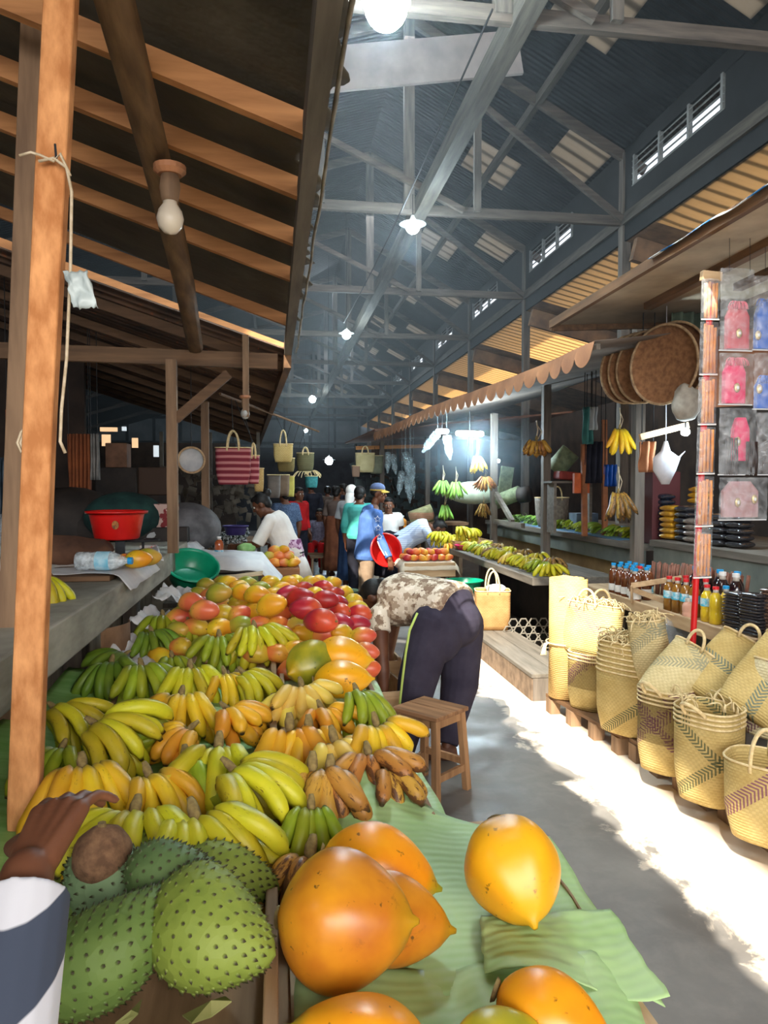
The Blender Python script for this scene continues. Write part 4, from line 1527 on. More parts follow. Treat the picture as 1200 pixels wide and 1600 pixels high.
soursop('largest light green soursop at the crate corner by the divider', (-.113, 1.145, .91), (.95, -.3, -.12), .225, .092, SS_l, 1.0)
soursop('big dark soursop in front, beside the checked sleeve', (-.265, 1.15, .89), (.55, .35, .45), .235, .080, SS_m, 2.2)
soursop('dark soursop with a brown bruise lying on top of the others', (-.178, 1.285, .935), (.8, -.35, .15), .18, .066, SS_d, 3.1, 220)
soursop('light soursop with dark spines behind the largest, against the divider', (-.095, 1.36, .885), (.9, -.35, -.25), .19, .062, SS_l, 4.4, 220)
soursop('bluish green soursop at the outer side behind the front pair', (-.285, 1.345, .89), (-.5, .5, .1), .21, .075, SS_b, 5.3, 220)
soursop('light green soursop furthest back in the pile', (-.215, 1.42, .885), (.3, .6, .1), .19, .062, SS_l, 6.1, 200)
b = MB()
n_, N_ = 30, 20
b.ball((0, 0, 0), (.050, .050, .052), 16)
for i, q in enumerate(b.v):
    b.v[i] = q * (1 + .06 * nz(q.x * 40, q.y * 40, q.z * 40))
o = tag(b.build('sapote', M('rough_brown_rind', S(136, 102, 74), S(100, 72, 52), scale=60, rough=.95, bump=.8), None, True, loc=Vector(put(160, 1336, .955))), 'round rough brown fruit lying beside the soursops', 'fruit')
MB().lathe([(.008, .05), (.007, .058)], 8).build('stem', M_crown, o, loc=(0, 0, 0))
b = MB()
b.ball((0, 0, 0), (.03, .03, .036), 12)
tag(b.build('guava', M('yellow_fruit', S(230, 176, 30), S(210, 150, 30), rough=.4), None, True, loc=Vector(put(122, 1372, .87))), 'small yellow fruit peeking out between sleeve and brown fruit', 'fruit')


# ------------------------------------------------------------------ mangoes
def mango_mat(name, c1, c2, c3):
    k = NT(name)
    v = k.coord()
    r = k.rnd()
    f = k.noise(v, 7, 3)
    sp = k.new('ShaderNodeSeparateXYZ')
    k.L(v, sp.inputs[0])
    g = k.math('ADD', k.math('MULTIPLY', sp.outputs['X'], 6.0), k.math('MULTIPLY', f, 1.0))
    g = k.math('ADD', g, k.math('MULTIPLY', r, .35))
    c = k.ramp(g, [(.30, c1), (.62, c2), (.98, c3)])
    c = k.vary(c, .08, .012)
    c = k.mix(k.ramp(k.noise(v, 60, 2), [(.66, (0, 0, 0)), (.7, (.6, .6, .6))]), c, S(120, 80, 30))
    k.base(c).rough(.36, .45)
    return k.m


MG = {
    'red': mango_mat('mango_skin_red', S(208, 92, 52), S(186, 44, 48), S(152, 34, 48)),
    'blush': mango_mat('mango_skin_blushed', S(206, 176, 52), S(222, 138, 68), S(208, 84, 66)),
    'yellow': mango_mat('mango_skin_yellow', S(206, 182, 44), S(226, 176, 40), S(224, 146, 38)),
    'green': mango_mat('mango_skin_green', S(140, 150, 48), S(172, 170, 54), S(206, 162, 70)),
    'orange': mango_mat('mango_skin_orange', S(232, 178, 60), S(232, 136, 62), S(216, 96, 58)),
}
WORD = {'red': 'deep red', 'blush': 'pink-blushed', 'yellow': 'yellow', 'green': 'green-yellow', 'orange': 'orange'}


def mango_mesh(seed):
    b = MB()
    b.ball((0, 0, 0), (.066, .042, .040), 14)
    for i, q in enumerate(b.v):
        x = q.x / .066
        q2 = q.copy()
        q2.z += .006 * (1 - x * x) * (1 if q.z > 0 else 0) + .008 * x * x * (-1 if x < 0 else .3)
        q2.y *= 1 - .12 * x
        q2.z *= 1 - .12 * x
        q2 *= 1 + .03 * nz(q.x * 30 + seed, q.y * 30, q.z * 30)
        b.v[i] = q2
    return b.mesh('mango', MG['red'], True)


MGM = [mango_mesh(i * 3.7) for i in range(4)]
STEM_ME = MB().lathe([(.0045, -.002), (.004, .004), (.002, .006)], 7).mesh('stem', M_crown, True)


def mango(label, p, col, group, s=1.0, stem=True, rng=rng):
    o = bpy.data.objects.new('mango', MGM[rng.randrange(4)])
    link(o)
    o.location = p
    o.rotation_euler = (rng.uniform(-.5, .5), rng.uniform(-.25, .25), rng.choice((0, PI)) + rng.uniform(-.75, .75))
    s *= rng.uniform(.92, 1.08)
    o.scale = (s, s, s)
    set_mat(o, MG[col])
    tag(o, label, 'mango', group)
    if stem:
        c = bpy.data.objects.new('stem', STEM_ME)
        link(c, o)
        c.location = (-.066, 0, -.004)
        c.rotation_euler = (0, R(-90), 0)
    return o


rm = random.Random(21)
rows = [  # Y, z, x from, x to, count, colours
    (2.98, .875, .07, .36, 5, ['orange', 'blush', 'yellow', 'yellow', 'orange']),
    (3.10, .92, -.10, .37, 6, ['blush', 'orange', 'yellow', 'blush', 'yellow', 'blush']),
    (3.22, .93, -.50, -.02, 6, ['yellow', 'blush', 'green', 'yellow', 'orange', 'blush']),
    (3.26, .96, .04, .38, 5, ['blush', 'yellow', 'blush', 'yellow', 'blush']),
    (3.42, .975, -.54, .39, 11, ['blush', 'green', 'blush', 'yellow', 'green', 'blush', 'orange', 'green', 'yellow', 'red', 'red']),
    (3.60, 1.005, -.55, .40, 11, ['red', 'blush', 'blush', 'yellow', 'blush', 'yellow', 'orange', 'green', 'blush', 'red', 'red']),
    (3.80, 1.02, -.54, .41, 10, ['red', 'blush', 'red', 'blush', 'yellow', 'orange', 'blush', 'red', 'red', 'yellow']),
    (4.02, 1.03, -.50, .44, 10, ['green', 'red', 'blush', 'yellow', 'green', 'yellow', 'red', 'red', 'red', 'yellow']),
    (4.24, 1.04, -.48, .44, 9, ['green', 'blush', 'green', 'yellow', 'yellow', 'red', 'yellow', 'red', 'yellow']),
    (4.46, 1.05, -.46, .42, 8, ['green', 'green', 'yellow', 'green', 'yellow', 'red', 'red', 'yellow']),
    (4.70, 1.05, -.44, .36, 7, ['green', 'yellow', 'green', 'yellow', 'yellow', 'yellow', 'yellow']),
    (4.92, 1.03, -.36, .28, 5, ['green', 'green', 'yellow', 'yellow', 'yellow']),
]
for ri, (y, z, x0, x1, n, cols) in enumerate(rows):
    for i in range(n):
        x = x0 + (x1 - x0) * i / (n - 1) + rm.uniform(-.012, .012)
        edge = max(0, abs(x + .03) - .34) / .15
        lab = '%s mango, %s from the counter in the %s heap row from the bananas' % (WORD[cols[i]], ORD[i], ORD[ri])
        mango(lab, (x, y + rm.uniform(-.02, .02), z - .02 - (.045 if y > 3.7 else 0) - .06 * edge * edge + rm.uniform(-.006, .006)), cols[i], 'mangoes on the big heap', 1.0, True, rm)
_top = sorted(((452, 924, 'red'), (478, 946, 'red'), (508, 932, 'red'), (500, 965, 'red'), (470, 930, 'red'), (342, 922, 'green'), (300, 936, 'blush'), (320, 948, 'blush'), (402, 924, 'yellow'), (380, 920, 'yellow'), (425, 940, 'yellow')))
for i, (px, py, c) in enumerate(_top):
    p = atz(px, py + 6, 1.055)
    mango('%s mango on top of the big heap, %s of the topmost from the counter' % (WORD[c], ORD[i]), tuple(p), c, 'topmost mangoes of the heap', 1.12, True, rm)

# ------------------------------------------------------------------ people
def capsule(b, p, q, r1, r2, n=14):
    p, q = Vector(p), Vector(q)
    d = q - p
    if d.length < 1e-5:
        return b.ball(p, r1, 8)
    d.normalize()
    pts, rad = [], []
    for i in range(5):
        a = PI / 2 * i / 4
        pts.append(p - d * r1 * math.cos(a)); rad.append(max(.0008, r1 * math.sin(a)))
    for i in range(1, 4):
        pts.append(p.lerp(q, i / 4)); rad.append(r1 + (r2 - r1) * i / 4)
    for i in range(5):
        a = PI / 2 * i / 4
        pts.append(q + d * r2 * math.sin(a)); rad.append(max(.0008, r2 * math.cos(a)))
    return b.tube(pts, rad, n, t=False)


def blob(name, b, mats, parent, voxel=.008, smooth=4):
    me = b.mesh('tmp', mats)
    o = bpy.data.objects.new('tmp', me)
    COL.objects.link(o)
    m = o.modifiers.new('r', 'REMESH')
    m.mode = 'VOXEL'
    m.voxel_size = voxel
    m.use_smooth_shade = True
    s = o.modifiers.new('s', 'SMOOTH')
    s.iterations = smooth
    s.factor = .5
    dg = bpy.context.evaluated_depsgraph_get()
    m2 = bpy.data.meshes.new_from_object(o.evaluated_get(dg))
    bpy.data.objects.remove(o)
    bpy.data.meshes.remove(me)
    m2.name = name
    m2.materials.clear()
    m2.materials.append(mats)
    m2.polygons.foreach_set('use_smooth', [True] * len(m2.polygons))
    o = bpy.data.objects.new(name, m2)
    link(o, parent)
    return o


def hand_pieces(b, w, d, nrm, th, curl=.5, s=1.0):
    """wrist, pointing direction, direction the palm faces, thumb side"""
    d = Vector(d).normalized()
    nrm = Vector(nrm)
    nrm = (nrm - d * nrm.dot(d)).normalized()
    th = Vector(th)
    sd = d.cross(nrm)
    if sd.dot(th) < 0:
        sd = -sd
    w = Vector(w)
    for o, L in ((.026, .075), (.009, .082), (-.009, .08), (-.026, .07)):
        capsule(b, w + sd * o * .55 * s, w + d * L * s + sd * o * s, .015 * s, .0115 * s, 8)
    for (o, L, r) in ((.029, .068, .0085), (.0095, .077, .009), (-.0095, .071, .0085), (-.028, .054, .0075)):
        p = w + d * .078 * s + sd * o * s
        dd = d.copy()
        for j, (f, cu) in enumerate(((.45, .55), (.30, .85), (.25, .7))):
            a = curl * cu
            dd = (dd * math.cos(a) + nrm * math.sin(a)).normalized()
            nrm2 = (nrm - dd * nrm.dot(dd)).normalized()
            q = p + dd * L * f * s + sd * (o * .14)
            capsule(b, p, q, r * s * (1 - .08 * j), r * s * (.94 - .08 * j), 7)
            p = q
            nrm_ = nrm2
    p = w + d * .022 * s + sd * .024 * s
    q = p + (d * .55 + sd * .62 + nrm * .35).normalized() * .042 * s
    r_ = q + (d * .85 + sd * .25 + nrm * .45).normalized() * .034 * s
    capsule(b, p, q, .0125 * s, .0105 * s, 8)
    capsule(b, q, r_, .0105 * s, .0085 * s, 8)


def head_pieces(b, c, f, u, s=1.0):
    f = Vector(f).normalized()
    u = Vector(u)
    u = (u - f * u.dot(f)).normalized()
    r = f.cross(u)
    rot = Matrix((r, f, u)).transposed()
    c = Vector(c)
    P = lambda x, y, z: c + (r * x + f * y + u * z) * s
    b.ball(P(0, -.008, .028), (.073 * s, .093 * s, .088 * s), 14, rot)
    b.ball(P(0, .024, -.05), (.056 * s, .064 * s, .066 * s), 12, rot)
    b.ball(P(0, .066, -.098), (.024 * s, .018 * s, .018 * s), 8, rot)
    b.ball(P(0, .072, .034), (.05 * s, .018 * s, .014 * s), 8, rot)
    capsule(b, P(0, .083, .018), P(0, .102, -.022), .010 * s, .0135 * s, 8)
    b.ball(P(.013, .094, -.026), (.009 * s,) * 3, 6, rot)
    b.ball(P(-.013, .094, -.026), (.009 * s,) * 3, 6, rot)
    b.ball(P(0, .083, -.052), (.025 * s, .012 * s, .007 * s), 8, rot)
    b.ball(P(0, .080, -.066), (.022 * s, .012 * s, .009 * s), 8, rot)
    b.ball(P(.035, .062, -.02), (.022 * s, .02 * s, .02 * s), 8, rot)
    b.ball(P(-.035, .062, -.02), (.022 * s, .02 * s, .02 * s), 8, rot)
    for sgn in (1, -1):
        b.ball(P(.074 * sgn, -.008, -.008), (.012 * s, .022 * s, .032 * s), 8, rot)
    return P, rot


def torso(b, J, g=0.0, top=True, w=1.0, lo=-.12, hi=1.0, belly=0.0):
    pel, che, nck = J['pel'], J['che'], J['nck']
    hs = (J['hipR'] - J['hipL']).normalized()
    ss = (J['shR'] - J['shL']).normalized()

    def axis(t):
        if t < 0:
            d = (pel - che).normalized()
            return pel + d * (-t) * .42
        return pel * (1 - t) ** 2 + che * 2 * t * (1 - t) + nck * t * t

    prof = [(-.25, .10, .08), (-.12, .155, .115), (.0, .168, .125), (.2, .15, .112), (.38, .138, .104), (.56, .150, .112), (.74, .165, .116), (.88, .150, .10), (.97, .095, .075), (1.04, .058, .055)]
    secs = []
    for t, hw, hd in prof:
        if t < lo or t > hi + .05:
            continue
        c = axis(t)
        d = (axis(t + .03) - axis(t - .03)).normalized()
        sd = hs.lerp(ss, min(1, max(0, t)))
        sd = (sd - d * sd.dot(d)).normalized()
        nn = d.cross(sd)
        if belly:
            c = c - nn * 0
        secs.append((c, sd * (hw * w + g), nn * (hd * (1 + belly) * w + g)))
    b.loft(secs, 20, e=2.3)


def limb(b, p, q, r1, r2, bulge=0.0):
    p, q = Vector(p), Vector(q)
    if bulge:
        m = p.lerp(q, .38)
        capsule(b, p, m, r1, max(r1, r2) + bulge)
        capsule(b, m, q, max(r1, r2) + bulge, r2)
    else:
        capsule(b, p, q, r1, r2)


def stand(x=.0, h=1.62, lean=0.0):
    k = h / 1.62
    V = lambda a, b_, c: Vector((a, b_, c)) * k
    return {
        'pel': V(0, 0, .93), 'che': V(0, lean * .5, 1.2), 'nck': V(0, lean, 1.375), 'head': V(0, lean + .025, 1.50),
        'shL': V(-.165, lean, 1.32), 'shR': V(.165, lean, 1.32), 'elL': V(-.215, lean - .03, 1.06), 'elR': V(.215, lean - .03, 1.06),
        'wrL': V(-.22, lean + .05, .83), 'wrR': V(.22, lean + .05, .83), 'hipL': V(-.085, 0, .88), 'hipR': V(.085, 0, .88),
        'knL': V(-.09, .02, .47), 'knR': V(.09, .02, .47), 'anL': V(-.09, -.02, .075), 'anR': V(.09, -.02, .075),
        'face': Vector((0, 1, 0)), 'up': Vector((0, 0, 1)), 'toeL': Vector((-.15, 1, 0)), 'toeR': Vector((.15, 1, 0)),
    }


def person(label, J, root=(0, 0, 0), yaw=0, voxel=.0075, skin=None, top=None, sleeve=.75, bottom=None, skirt=None, hair='short', hair_mat=None, shoes=None, curl=(.5, .5), hands=None,
           torso_w=1.0, leg_r=(.105, .085, .06), shirt_lo=-.12, shirt_g=.016, skirt_w=1.0, group=None, name='person', eyes=True, legs=True, hs=1.0, extra=None):
    t = thing(name, label, 'person', root, R(yaw), group)
    skin = skin or M_skin
    b = MB()
    torso(b, J, 0, w=torso_w)
    P, rot = head_pieces(b, J['head'], J['face'], J['up'], hs)
    capsule(b, J['nck'] - (J['nck'] - J['che']).normalized() * .03, J['head'] + (J['nck'] - J['head']) * .45, .056, .050)
    for sd in 'LR':
        capsule(b, J['che'].lerp(J['nck'], .7), J['sh' + sd], .06, .058)
        limb(b, J['sh' + sd], J['el' + sd], .052, .040, .002)
        limb(b, J['el' + sd], J['wr' + sd], .040, .027, .003)
        fd = (J['wr' + sd] - J['el' + sd]).normalized()
        side = (J['shR'] - J['shL']).normalized() * (1 if sd == 'R' else -1)
        hd = (hands or {}).get(sd)
        if hd:
            hand_pieces(b, J['wr' + sd] + Vector(hd[0]).normalized() * .015, hd[0], hd[1], hd[2], hd[3])
        else:
            hand_pieces(b, J['wr' + sd] + fd * .015, fd, -side, J['face'], curl[0 if sd == 'L' else 1])
        capsule(b, J['pel'].lerp(J['hip' + sd], .5), J['hip' + sd], .10, .09)
        limb(b, J['hip' + sd], J['kn' + sd], .082, .055, .006)
        limb(b, J['kn' + sd], J['an' + sd], .054, .034, .006)
        tv = J['toe' + sd].normalized()
        an = J['an' + sd]
        capsule(b, an - Vector((0, 0, .035)) - tv * .03, an - Vector((0, 0, .045)) + tv * .13, .034, .026)
    blob('body', b, skin, t, voxel, 3)
    if eyes:
        for sg in (1, -1):
            e = MB().ball((0, 0, 0), .0100 * hs, 8).build('eye', M_eye, t, True, loc=P(.031 * sg, .077, .008))
            MB().ball((0, 0, 0), .0068 * hs, 8).build('iris', M_iris, e, True, loc=(P(.031 * sg, .0825, .008) - P(.031 * sg, .077, .008)))
    if hair:
        b = MB()
        if hair in ('short', 'bun', 'pony'):
            b.ball(P(0, -.020, .042), (.081 * hs, .090 * hs, .086 * hs), 14, rot)
            b.ball(P(0, .03, .082), (.062 * hs, .055 * hs, .035 * hs), 10, rot)
            b.ball(P(0, -.055, -.01), (.062 * hs, .05 * hs, .06 * hs), 10, rot)
        if hair == 'bun':
            b.ball(P(0, -.108, .085), (.046 * hs,) * 3, 10, rot)
        if hair == 'pony':
            b.ball(P(0, -.10, .0), (.04 * hs, .05 * hs, .07 * hs), 10, rot)
        if hair == 'scarf':
            b.ball(P(0, -.018, .036), (.085 * hs, .098 * hs, .094 * hs), 14, rot)
            b.ball(P(0, -.07, -.06), (.07 * hs, .05 * hs, .09 * hs), 10, rot)
            capsule(b, P(0, -.06, -.05), P(0, -.09, -.18), .075, .06)
        if hair == 'cap':
            b.ball(P(0, -.025, .02), (.078 * hs, .085 * hs, .07 * hs), 12, rot)
        blob('headscarf' if hair == 'scarf' else 'hair', b, hair_mat or M_hair, t, .007, 3)
    if top:
        b = MB()
        torso(b, J, shirt_g, w=torso_w, lo=shirt_lo - .001, hi=.97)
        for sd in 'LR':
            capsule(b, J['che'].lerp(J['nck'], .65), J['sh' + sd], .068, .066)
            if sleeve <= 1:
                q = J['sh' + sd].lerp(J['el' + sd], sleeve)
                b.tube([J['sh' + sd], J['sh' + sd].lerp(q, .5), q], [.066, .066, .066], 16, t=False)
            else:
                limb(b, J['sh' + sd], J['el' + sd], .068, .056)
                q = J['el' + sd].lerp(J['wr' + sd], sleeve - 1)
                b.tube([J['el' + sd], J['el' + sd].lerp(q, .5), q], [.056, .052, .046], 16, t=False)
        blob('shirt', b, top, t, voxel, 4)
    if bottom:
        b = MB()
        torso(b, J, .014, w=torso_w, lo=-.26, hi=.2)
        for sd in 'LR':
            capsule(b, J['pel'].lerp(J['hip' + sd], .6), J['hip' + sd], leg_r[0] + .01, leg_r[0])
            b.tube([J['hip' + sd], J['hip' + sd].lerp(J['kn' + sd], .5), J['kn' + sd], J['kn' + sd].lerp(J['an' + sd], .5), J['kn' + sd].lerp(J['an' + sd], .96)],
                   [leg_r[0], (leg_r[0] + leg_r[1]) / 2, leg_r[1], (leg_r[1] + leg_r[2]) / 2, leg_r[2]], 18, t=False)
        for (c_, r_) in extra or ():
            b.ball(c_, r_, 14)
        blob('trousers', b, bottom, t, voxel, 4)
    if skirt:
        b = MB()
        mat, zlo = skirt
        pel = J['pel']
        an = (J['anL'] + J['anR']) / 2
        sd = (J['hipR'] - J['hipL']).normalized()
        fw = Vector((0, 0, 1)).cross(sd)
        secs = []
        for i, (f, a, c) in enumerate(((-.10, .148, .118), (.0, .175, .138), (.15, .19, .155), (.35, .19, .16), (.6, .20, .165), (.85, .21, .175), (1.0, .215, .18))):
            z = pel.z + .10 + (zlo - pel.z - .10) * max(0, f) if f > 0 else pel.z + .10 - f * .6
            cc = pel.lerp(an, max(0, f) * .9)
            secs.append((Vector((cc.x, cc.y, z)), sd * a * skirt_w, fw * c * skirt_w))
        b.loft(secs, 48, fold=.05, nf=11)
        b.build('skirt', mat, t, True, loc=(0, 0, 0))
    if shoes:
        b = MB()
        for sd in 'LR':
            tv = J['toe' + sd].normalized()
            an = J['an' + sd]
            z = an.z - .052
            capsule(b, Vector((an.x, an.y, z)) - tv * .035, Vector((an.x, an.y, z)) + tv * .14, .030, .030)
            capsule(b, Vector((an.x, an.y, z + .03)) - tv * .02, Vector((an.x, an.y, z + .012)) + tv * .11, .042, .036)
        blob('shoes', b, shoes, t, .008, 3)
    return t, P, rot


def cloth_mat(name, c1, c2=None, scale=6, rough=.9, bump=.25):
    return M(name, c1, c2 or tuple(x * .8 for x in c1[:3]) + (1,), scale=scale, rough=rough, bump=bump, bdist=.02, spec=.15)


C_navy = cloth_mat('charcoal_navy_cloth', S(66, 62, 76), S(52, 48, 62))
# pixelated pale camouflage print
k = NT('camouflage_print')
v = k.coord()
vo = k.new('ShaderNodeTexVoronoi', distance='CHEBYCHEV')
vo.inputs['Scale'].default_value = 60
k.L(v, vo.inputs['Vector'])
f = k.noise(vo.outputs['Position'], 16, 3, .6)
k.base(k.ramp(f, [(.40, S(140, 116, 98)), (.43, S(176, 156, 134)), (.50, S(226, 212, 192)), (.60, S(242, 230, 214)), (.66, S(164, 146, 126))], 'CONSTANT')).rough(.9, .15)
C_camo = k.m
C_hood = cloth_mat('blue_hoodie_cloth', S(86, 118, 176), S(66, 96, 150))
C_khaki = cloth_mat('khaki_cloth', S(160, 138, 116), S(134, 112, 92))
C_white = cloth_mat('white_cotton', S(238, 232, 226), S(218, 210, 204))
C_denim = cloth_mat('denim_cloth', S(62, 84, 120), S(44, 62, 96))
C_brown = cloth_mat('rust_brown_cloth', S(138, 84, 58), S(108, 62, 44))
C_taupe = cloth_mat('taupe_cloth', S(104, 88, 80), S(84, 70, 64))
C_teal = cloth_mat('teal_cloth_shirt', S(92, 186, 176), S(66, 156, 148))
C_lgrey = cloth_mat('light_grey_cloth', S(176, 178, 180), S(150, 152, 156))
C_dark = cloth_mat('dark_cloth', S(44, 44, 54), S(28, 28, 36))
C_redc = cloth_mat('red_cloth', S(196, 36, 38), S(160, 26, 30))
C_lav = cloth_mat('grey_lavender_cloth', S(136, 132, 152), S(104, 100, 120), scale=30)
C_dotblue = cloth_mat('dotted_blue_cloth', S(52, 66, 92), S(92, 108, 132), scale=60)
k = NT('purple_print_cloth')
k.base(k.ramp(k.noise(k.coord(), 16, 3, .6, 1.2), [(.45, S(116, 48, 96)), (.52, S(206, 170, 196))])).rough(.9)
C_purple = k.m
k = NT('light_plaid_cloth')
v = k.coord()
ck = []
for ax in 'XZ':
    w = k.new('ShaderNodeTexWave', wave_type='BANDS', bands_direction=ax)
    w.inputs['Scale'].default_value = 11
    k.L(v, w.inputs['Vector'])
    ck.append(k.ramp(w.outputs['Fac'], [(.55, (0, 0, 0)), (.75, (1, 1, 1))]))
c = k.mix(k.math('MULTIPLY', ck[0], .4), S(196, 206, 220), S(112, 132, 172))
c = k.mix(k.math('MULTIPLY', ck[1], .4), c, S(120, 136, 172))
k.base(c).rough(.9)
C_plaid = k.m
# large white and navy block check of the sleeve in front
k = NT('white_navy_check')
v = k.coord((1, 1, 1))
w = k.new('ShaderNodeTexWave', wave_type='BANDS', bands_direction='Z')
w.inputs['Scale'].default_value = 2.7
w.inputs['Distortion'].default_value = 2.0
w.inputs['Detail'].default_value = 1
w.inputs['Phase Offset'].default_value = 3.6
k.L(v, w.inputs['Vector'])
k.base(k.ramp(w.outputs['Fac'], [(.62, S(206, 206, 214)), (.66, S(60, 68, 86))])).rough(.85)
C_check = k.m
M_shoe = M('dark_shoe', S(52, 44, 40), S(36, 30, 28), rough=.6)
M_sandal = M('brown_sandal', S(96, 62, 46), rough=.7)


def locate(d, root, yaw=0):
    """world joints to the local frame of the figure"""
    m = Matrix.Rotation(-R(yaw), 4, 'Z') @ Matrix.Translation(-Vector(root))
    return {k_: m @ q for k_, q in d.items()}


# --- the person bending over beside the produce table
root = Vector((.86, 4.2, 0))
wj = {
    'pel': aty(702, 952, 4.30), 'che': aty(650, 930, 4.46), 'nck': aty(604, 938, 4.58), 'head': aty(587, 935, 4.68),
    'shL': aty(592, 962, 4.36), 'shR': aty(618, 946, 4.70), 'elL': aty(597, 1030, 4.24), 'elR': aty(606, 1020, 4.70), 'wrL': aty(600, 1082, 4.20), 'wrR': aty(600, 1076, 4.66),
    'hipL': aty(678, 975, 4.20), 'hipR': aty(722, 975, 4.38), 'knL': aty(652, 1065, 4.12), 'knR': aty(718, 1070, 4.30), 'anL': aty(630, 1180, 4.08), 'anR': aty(698, 1183, 4.16),
}
for q in ('anL', 'anR'):
    wj[q].z = .075
J = locate(wj, root)
J['face'] = Vector((-.55, .35, -.85))
J['up'] = Vector((-.7, .6, .5))
J['toeL'] = Vector((-.8, .3, 0))
J['toeR'] = Vector((-.85, .2, 0))
t, P, rot = person('person in camouflage t-shirt and dark striped trousers bending over beside the stool', J, root, voxel=.0065, top=C_camo, sleeve=.40, bottom=C_navy, leg_r=(.135, .115, .062),
                   torso_w=1.16, shirt_lo=-.13, shirt_g=.034, shoes=M_sandal, eyes=False, hair='pony', extra=((aty(706, 972, 4.27) - root, (.18, .17, .155)), (aty(684, 992, 4.2) - root, (.15, .14, .17)), (aty(722, 990, 4.36) - root, (.13, .14, .17))))
st = MB()
L_ = [aty(652, 958, 4.03), aty(640, 985, 3.985), aty(634, 1020, 3.975), aty(629, 1060, 3.97), aty(624, 1105, 3.975), aty(619, 1150, 3.99)]
st.tube([q - root for q in L_], .007, 8, flat=1.0)
st.build('trouser_stripe', M('lime_piping', S(190, 214, 110)), t, True, loc=(0, 0, 0))

# --- man in the blue hoodie with the red basin
Y = 9.45
root = Vector((1.17, 9.5, 0))
yaw = -104
wj = {
    'pel': aty(572, 868, Y), 'che': aty(575, 828, Y), 'nck': aty(584, 792, Y), 'head': aty(591, 772, Y),
    'shR': aty(588, 806, Y - .16), 'shL': aty(572, 803, Y + .17), 'elR': aty(593, 838, Y - .26), 'elL': aty(563, 846, Y + .2), 'wrR': aty(609, 874, Y - .42), 'wrL': aty(570, 862, Y + .16),
    'hipR': aty(574, 876, Y - .085), 'hipL': aty(571, 876, Y + .085), 'knR': aty(573, 910, Y - .08), 'knL': aty(570, 910, Y + .09), 'anR': aty(572, 946, Y - .06), 'anL': aty(566, 942, Y + .12),
}
for q in ('anL', 'anR'):
    wj[q].z = .075
J = locate(wj, root, yaw)
J['face'], J['up'], J['toeL'], J['toeR'] = Vector((.12, 1, -.05)), Vector((0, 0, 1)), Vector((0, 1, 0)), Vector((.2, 1, 0))
fd = Matrix.Rotation(-R(yaw), 4, 'Z') @ Vector((.12, -.1, -1))
t, P, rot = person('man in blue hoodie with star printed sleeve and cap holding a red basin', J, root, yaw, .0065, top=C_hood, sleeve=1.93, bottom=C_khaki, leg_r=(.10, .082, .062), hair='cap',
                   shoes=M_shoe, hands={'R': (fd, Matrix.Rotation(-R(yaw), 4, 'Z') @ Vector((0, 1, .2)), Vector((0, 1, 0)), .7)}, hs=1.0, shirt_g=.03, torso_w=1.02)
b = MB()
capsule(b, J['nck'] + Vector((-.09, -.04, -.01)), J['nck'] + Vector((.09, -.04, -.01)), .05, .05)
capsule(b, J['nck'] + Vector((-.05, -.09, -.04)), J['nck'] + Vector((.05, -.09, -.04)), .06, .06)
blob('hood', b, C_hood, t, .008, 4)
k = NT('blue_yellow_cap')
sp = k.new('ShaderNodeSeparateXYZ')
k.L(k.coord(), sp.inputs[0])
g = k.math('ADD', sp.outputs['Z'], k.math('MULTIPLY', k.noise(k.coord(), 30, 2), .03))
k.base(k.ramp(k.math('MULTIPLY', g, 10), [(.30, S(196, 164, 70)), (.36, S(70, 84, 120)), (.75, S(96, 112, 150))])).rough(.8)
b = MB()
pr = [(.088, .0), (.090, .02), (.086, .05), (.068, .08), (.035, .098), (.0, .102)]
b.lathe(pr, 24, sx=.95, sy=1.12, cap=False)
b.sheet(lambda u, v: (.078 * (2 * u - 1), .085 + v * .075 * (1 - (2 * u - 1) ** 2) ** .5 - .02 * (2 * u - 1) ** 2 * (1 - v), .012 - .02 * v - .02 * (2 * u - 1) ** 2), 14, 6, .004)
o = b.build('cap', k.m, t, True, loc=P(0, -.012, .045))
o.rotation_euler = rot.to_euler()
# star outlines and stripes on the sleeve
M_star = M('white_print', S(226, 230, 238))
mi = Matrix.Rotation(-R(yaw), 4, 'Z') @ Matrix.Translation(-root)


def star(px, py, Yd, r):
    b = MB()
    c = aty(px, py, Yd)
    pts = []
    for i in range(11):
        a = PI / 2 + i * PI / 5
        rr = r if i % 2 == 0 else r * .45
        pts.append(mi @ (c + Vector((math.cos(a) * rr, 0, math.sin(a) * rr))))
    b.tube(pts, .0035, 5)
    b.build('star_print', M_star, t, loc=(0, 0, 0))


star(590, 811, Y - .258, .042)
star(591, 825, Y - .296, .042)
star(593, 839, Y - .335, .040)
for dx in (-5, 0, 4):
    MB().tube([mi @ aty(595 + dx, 846, Y - .335 + abs(dx) * .004), mi @ aty(599 + dx, 856, Y - .375 + abs(dx) * .004), mi @ aty(605 + dx * .8, 868, Y - .438 + abs(dx) * .004)], .006, 6).build('stripe_print', M_star, t, loc=(0, 0, 0))


def basin(label, name, c, r, h, mat, axis=(0, 0, 1), group=None, cat='basin', rim=.012, extra=None, base=.72):
    ax = Vector(axis).normalized()
    rot = ax.to_track_quat('Z', 'Y').to_matrix()
    b = MB()
    b.lathe([(r * base * .2, 0), (r * base, 0), (r * (base + .06), h * .06), (r * .93, h * .82), (r * .97, h * .96), (r + rim, h), (r + rim, h - .012), (r + rim + .002, h + .004), (r * .975, h + .006), (r * .95, h * .94), (r * .90, h * .80), (r * (base + .02), h * .10), (r * base * .9, h * .05), (r * base * .2, h * .045)], 40, (0, 0, 0), rot)
    return tag(b.build(name, mat, None, True, loc=Vector(c)), label, cat, group)


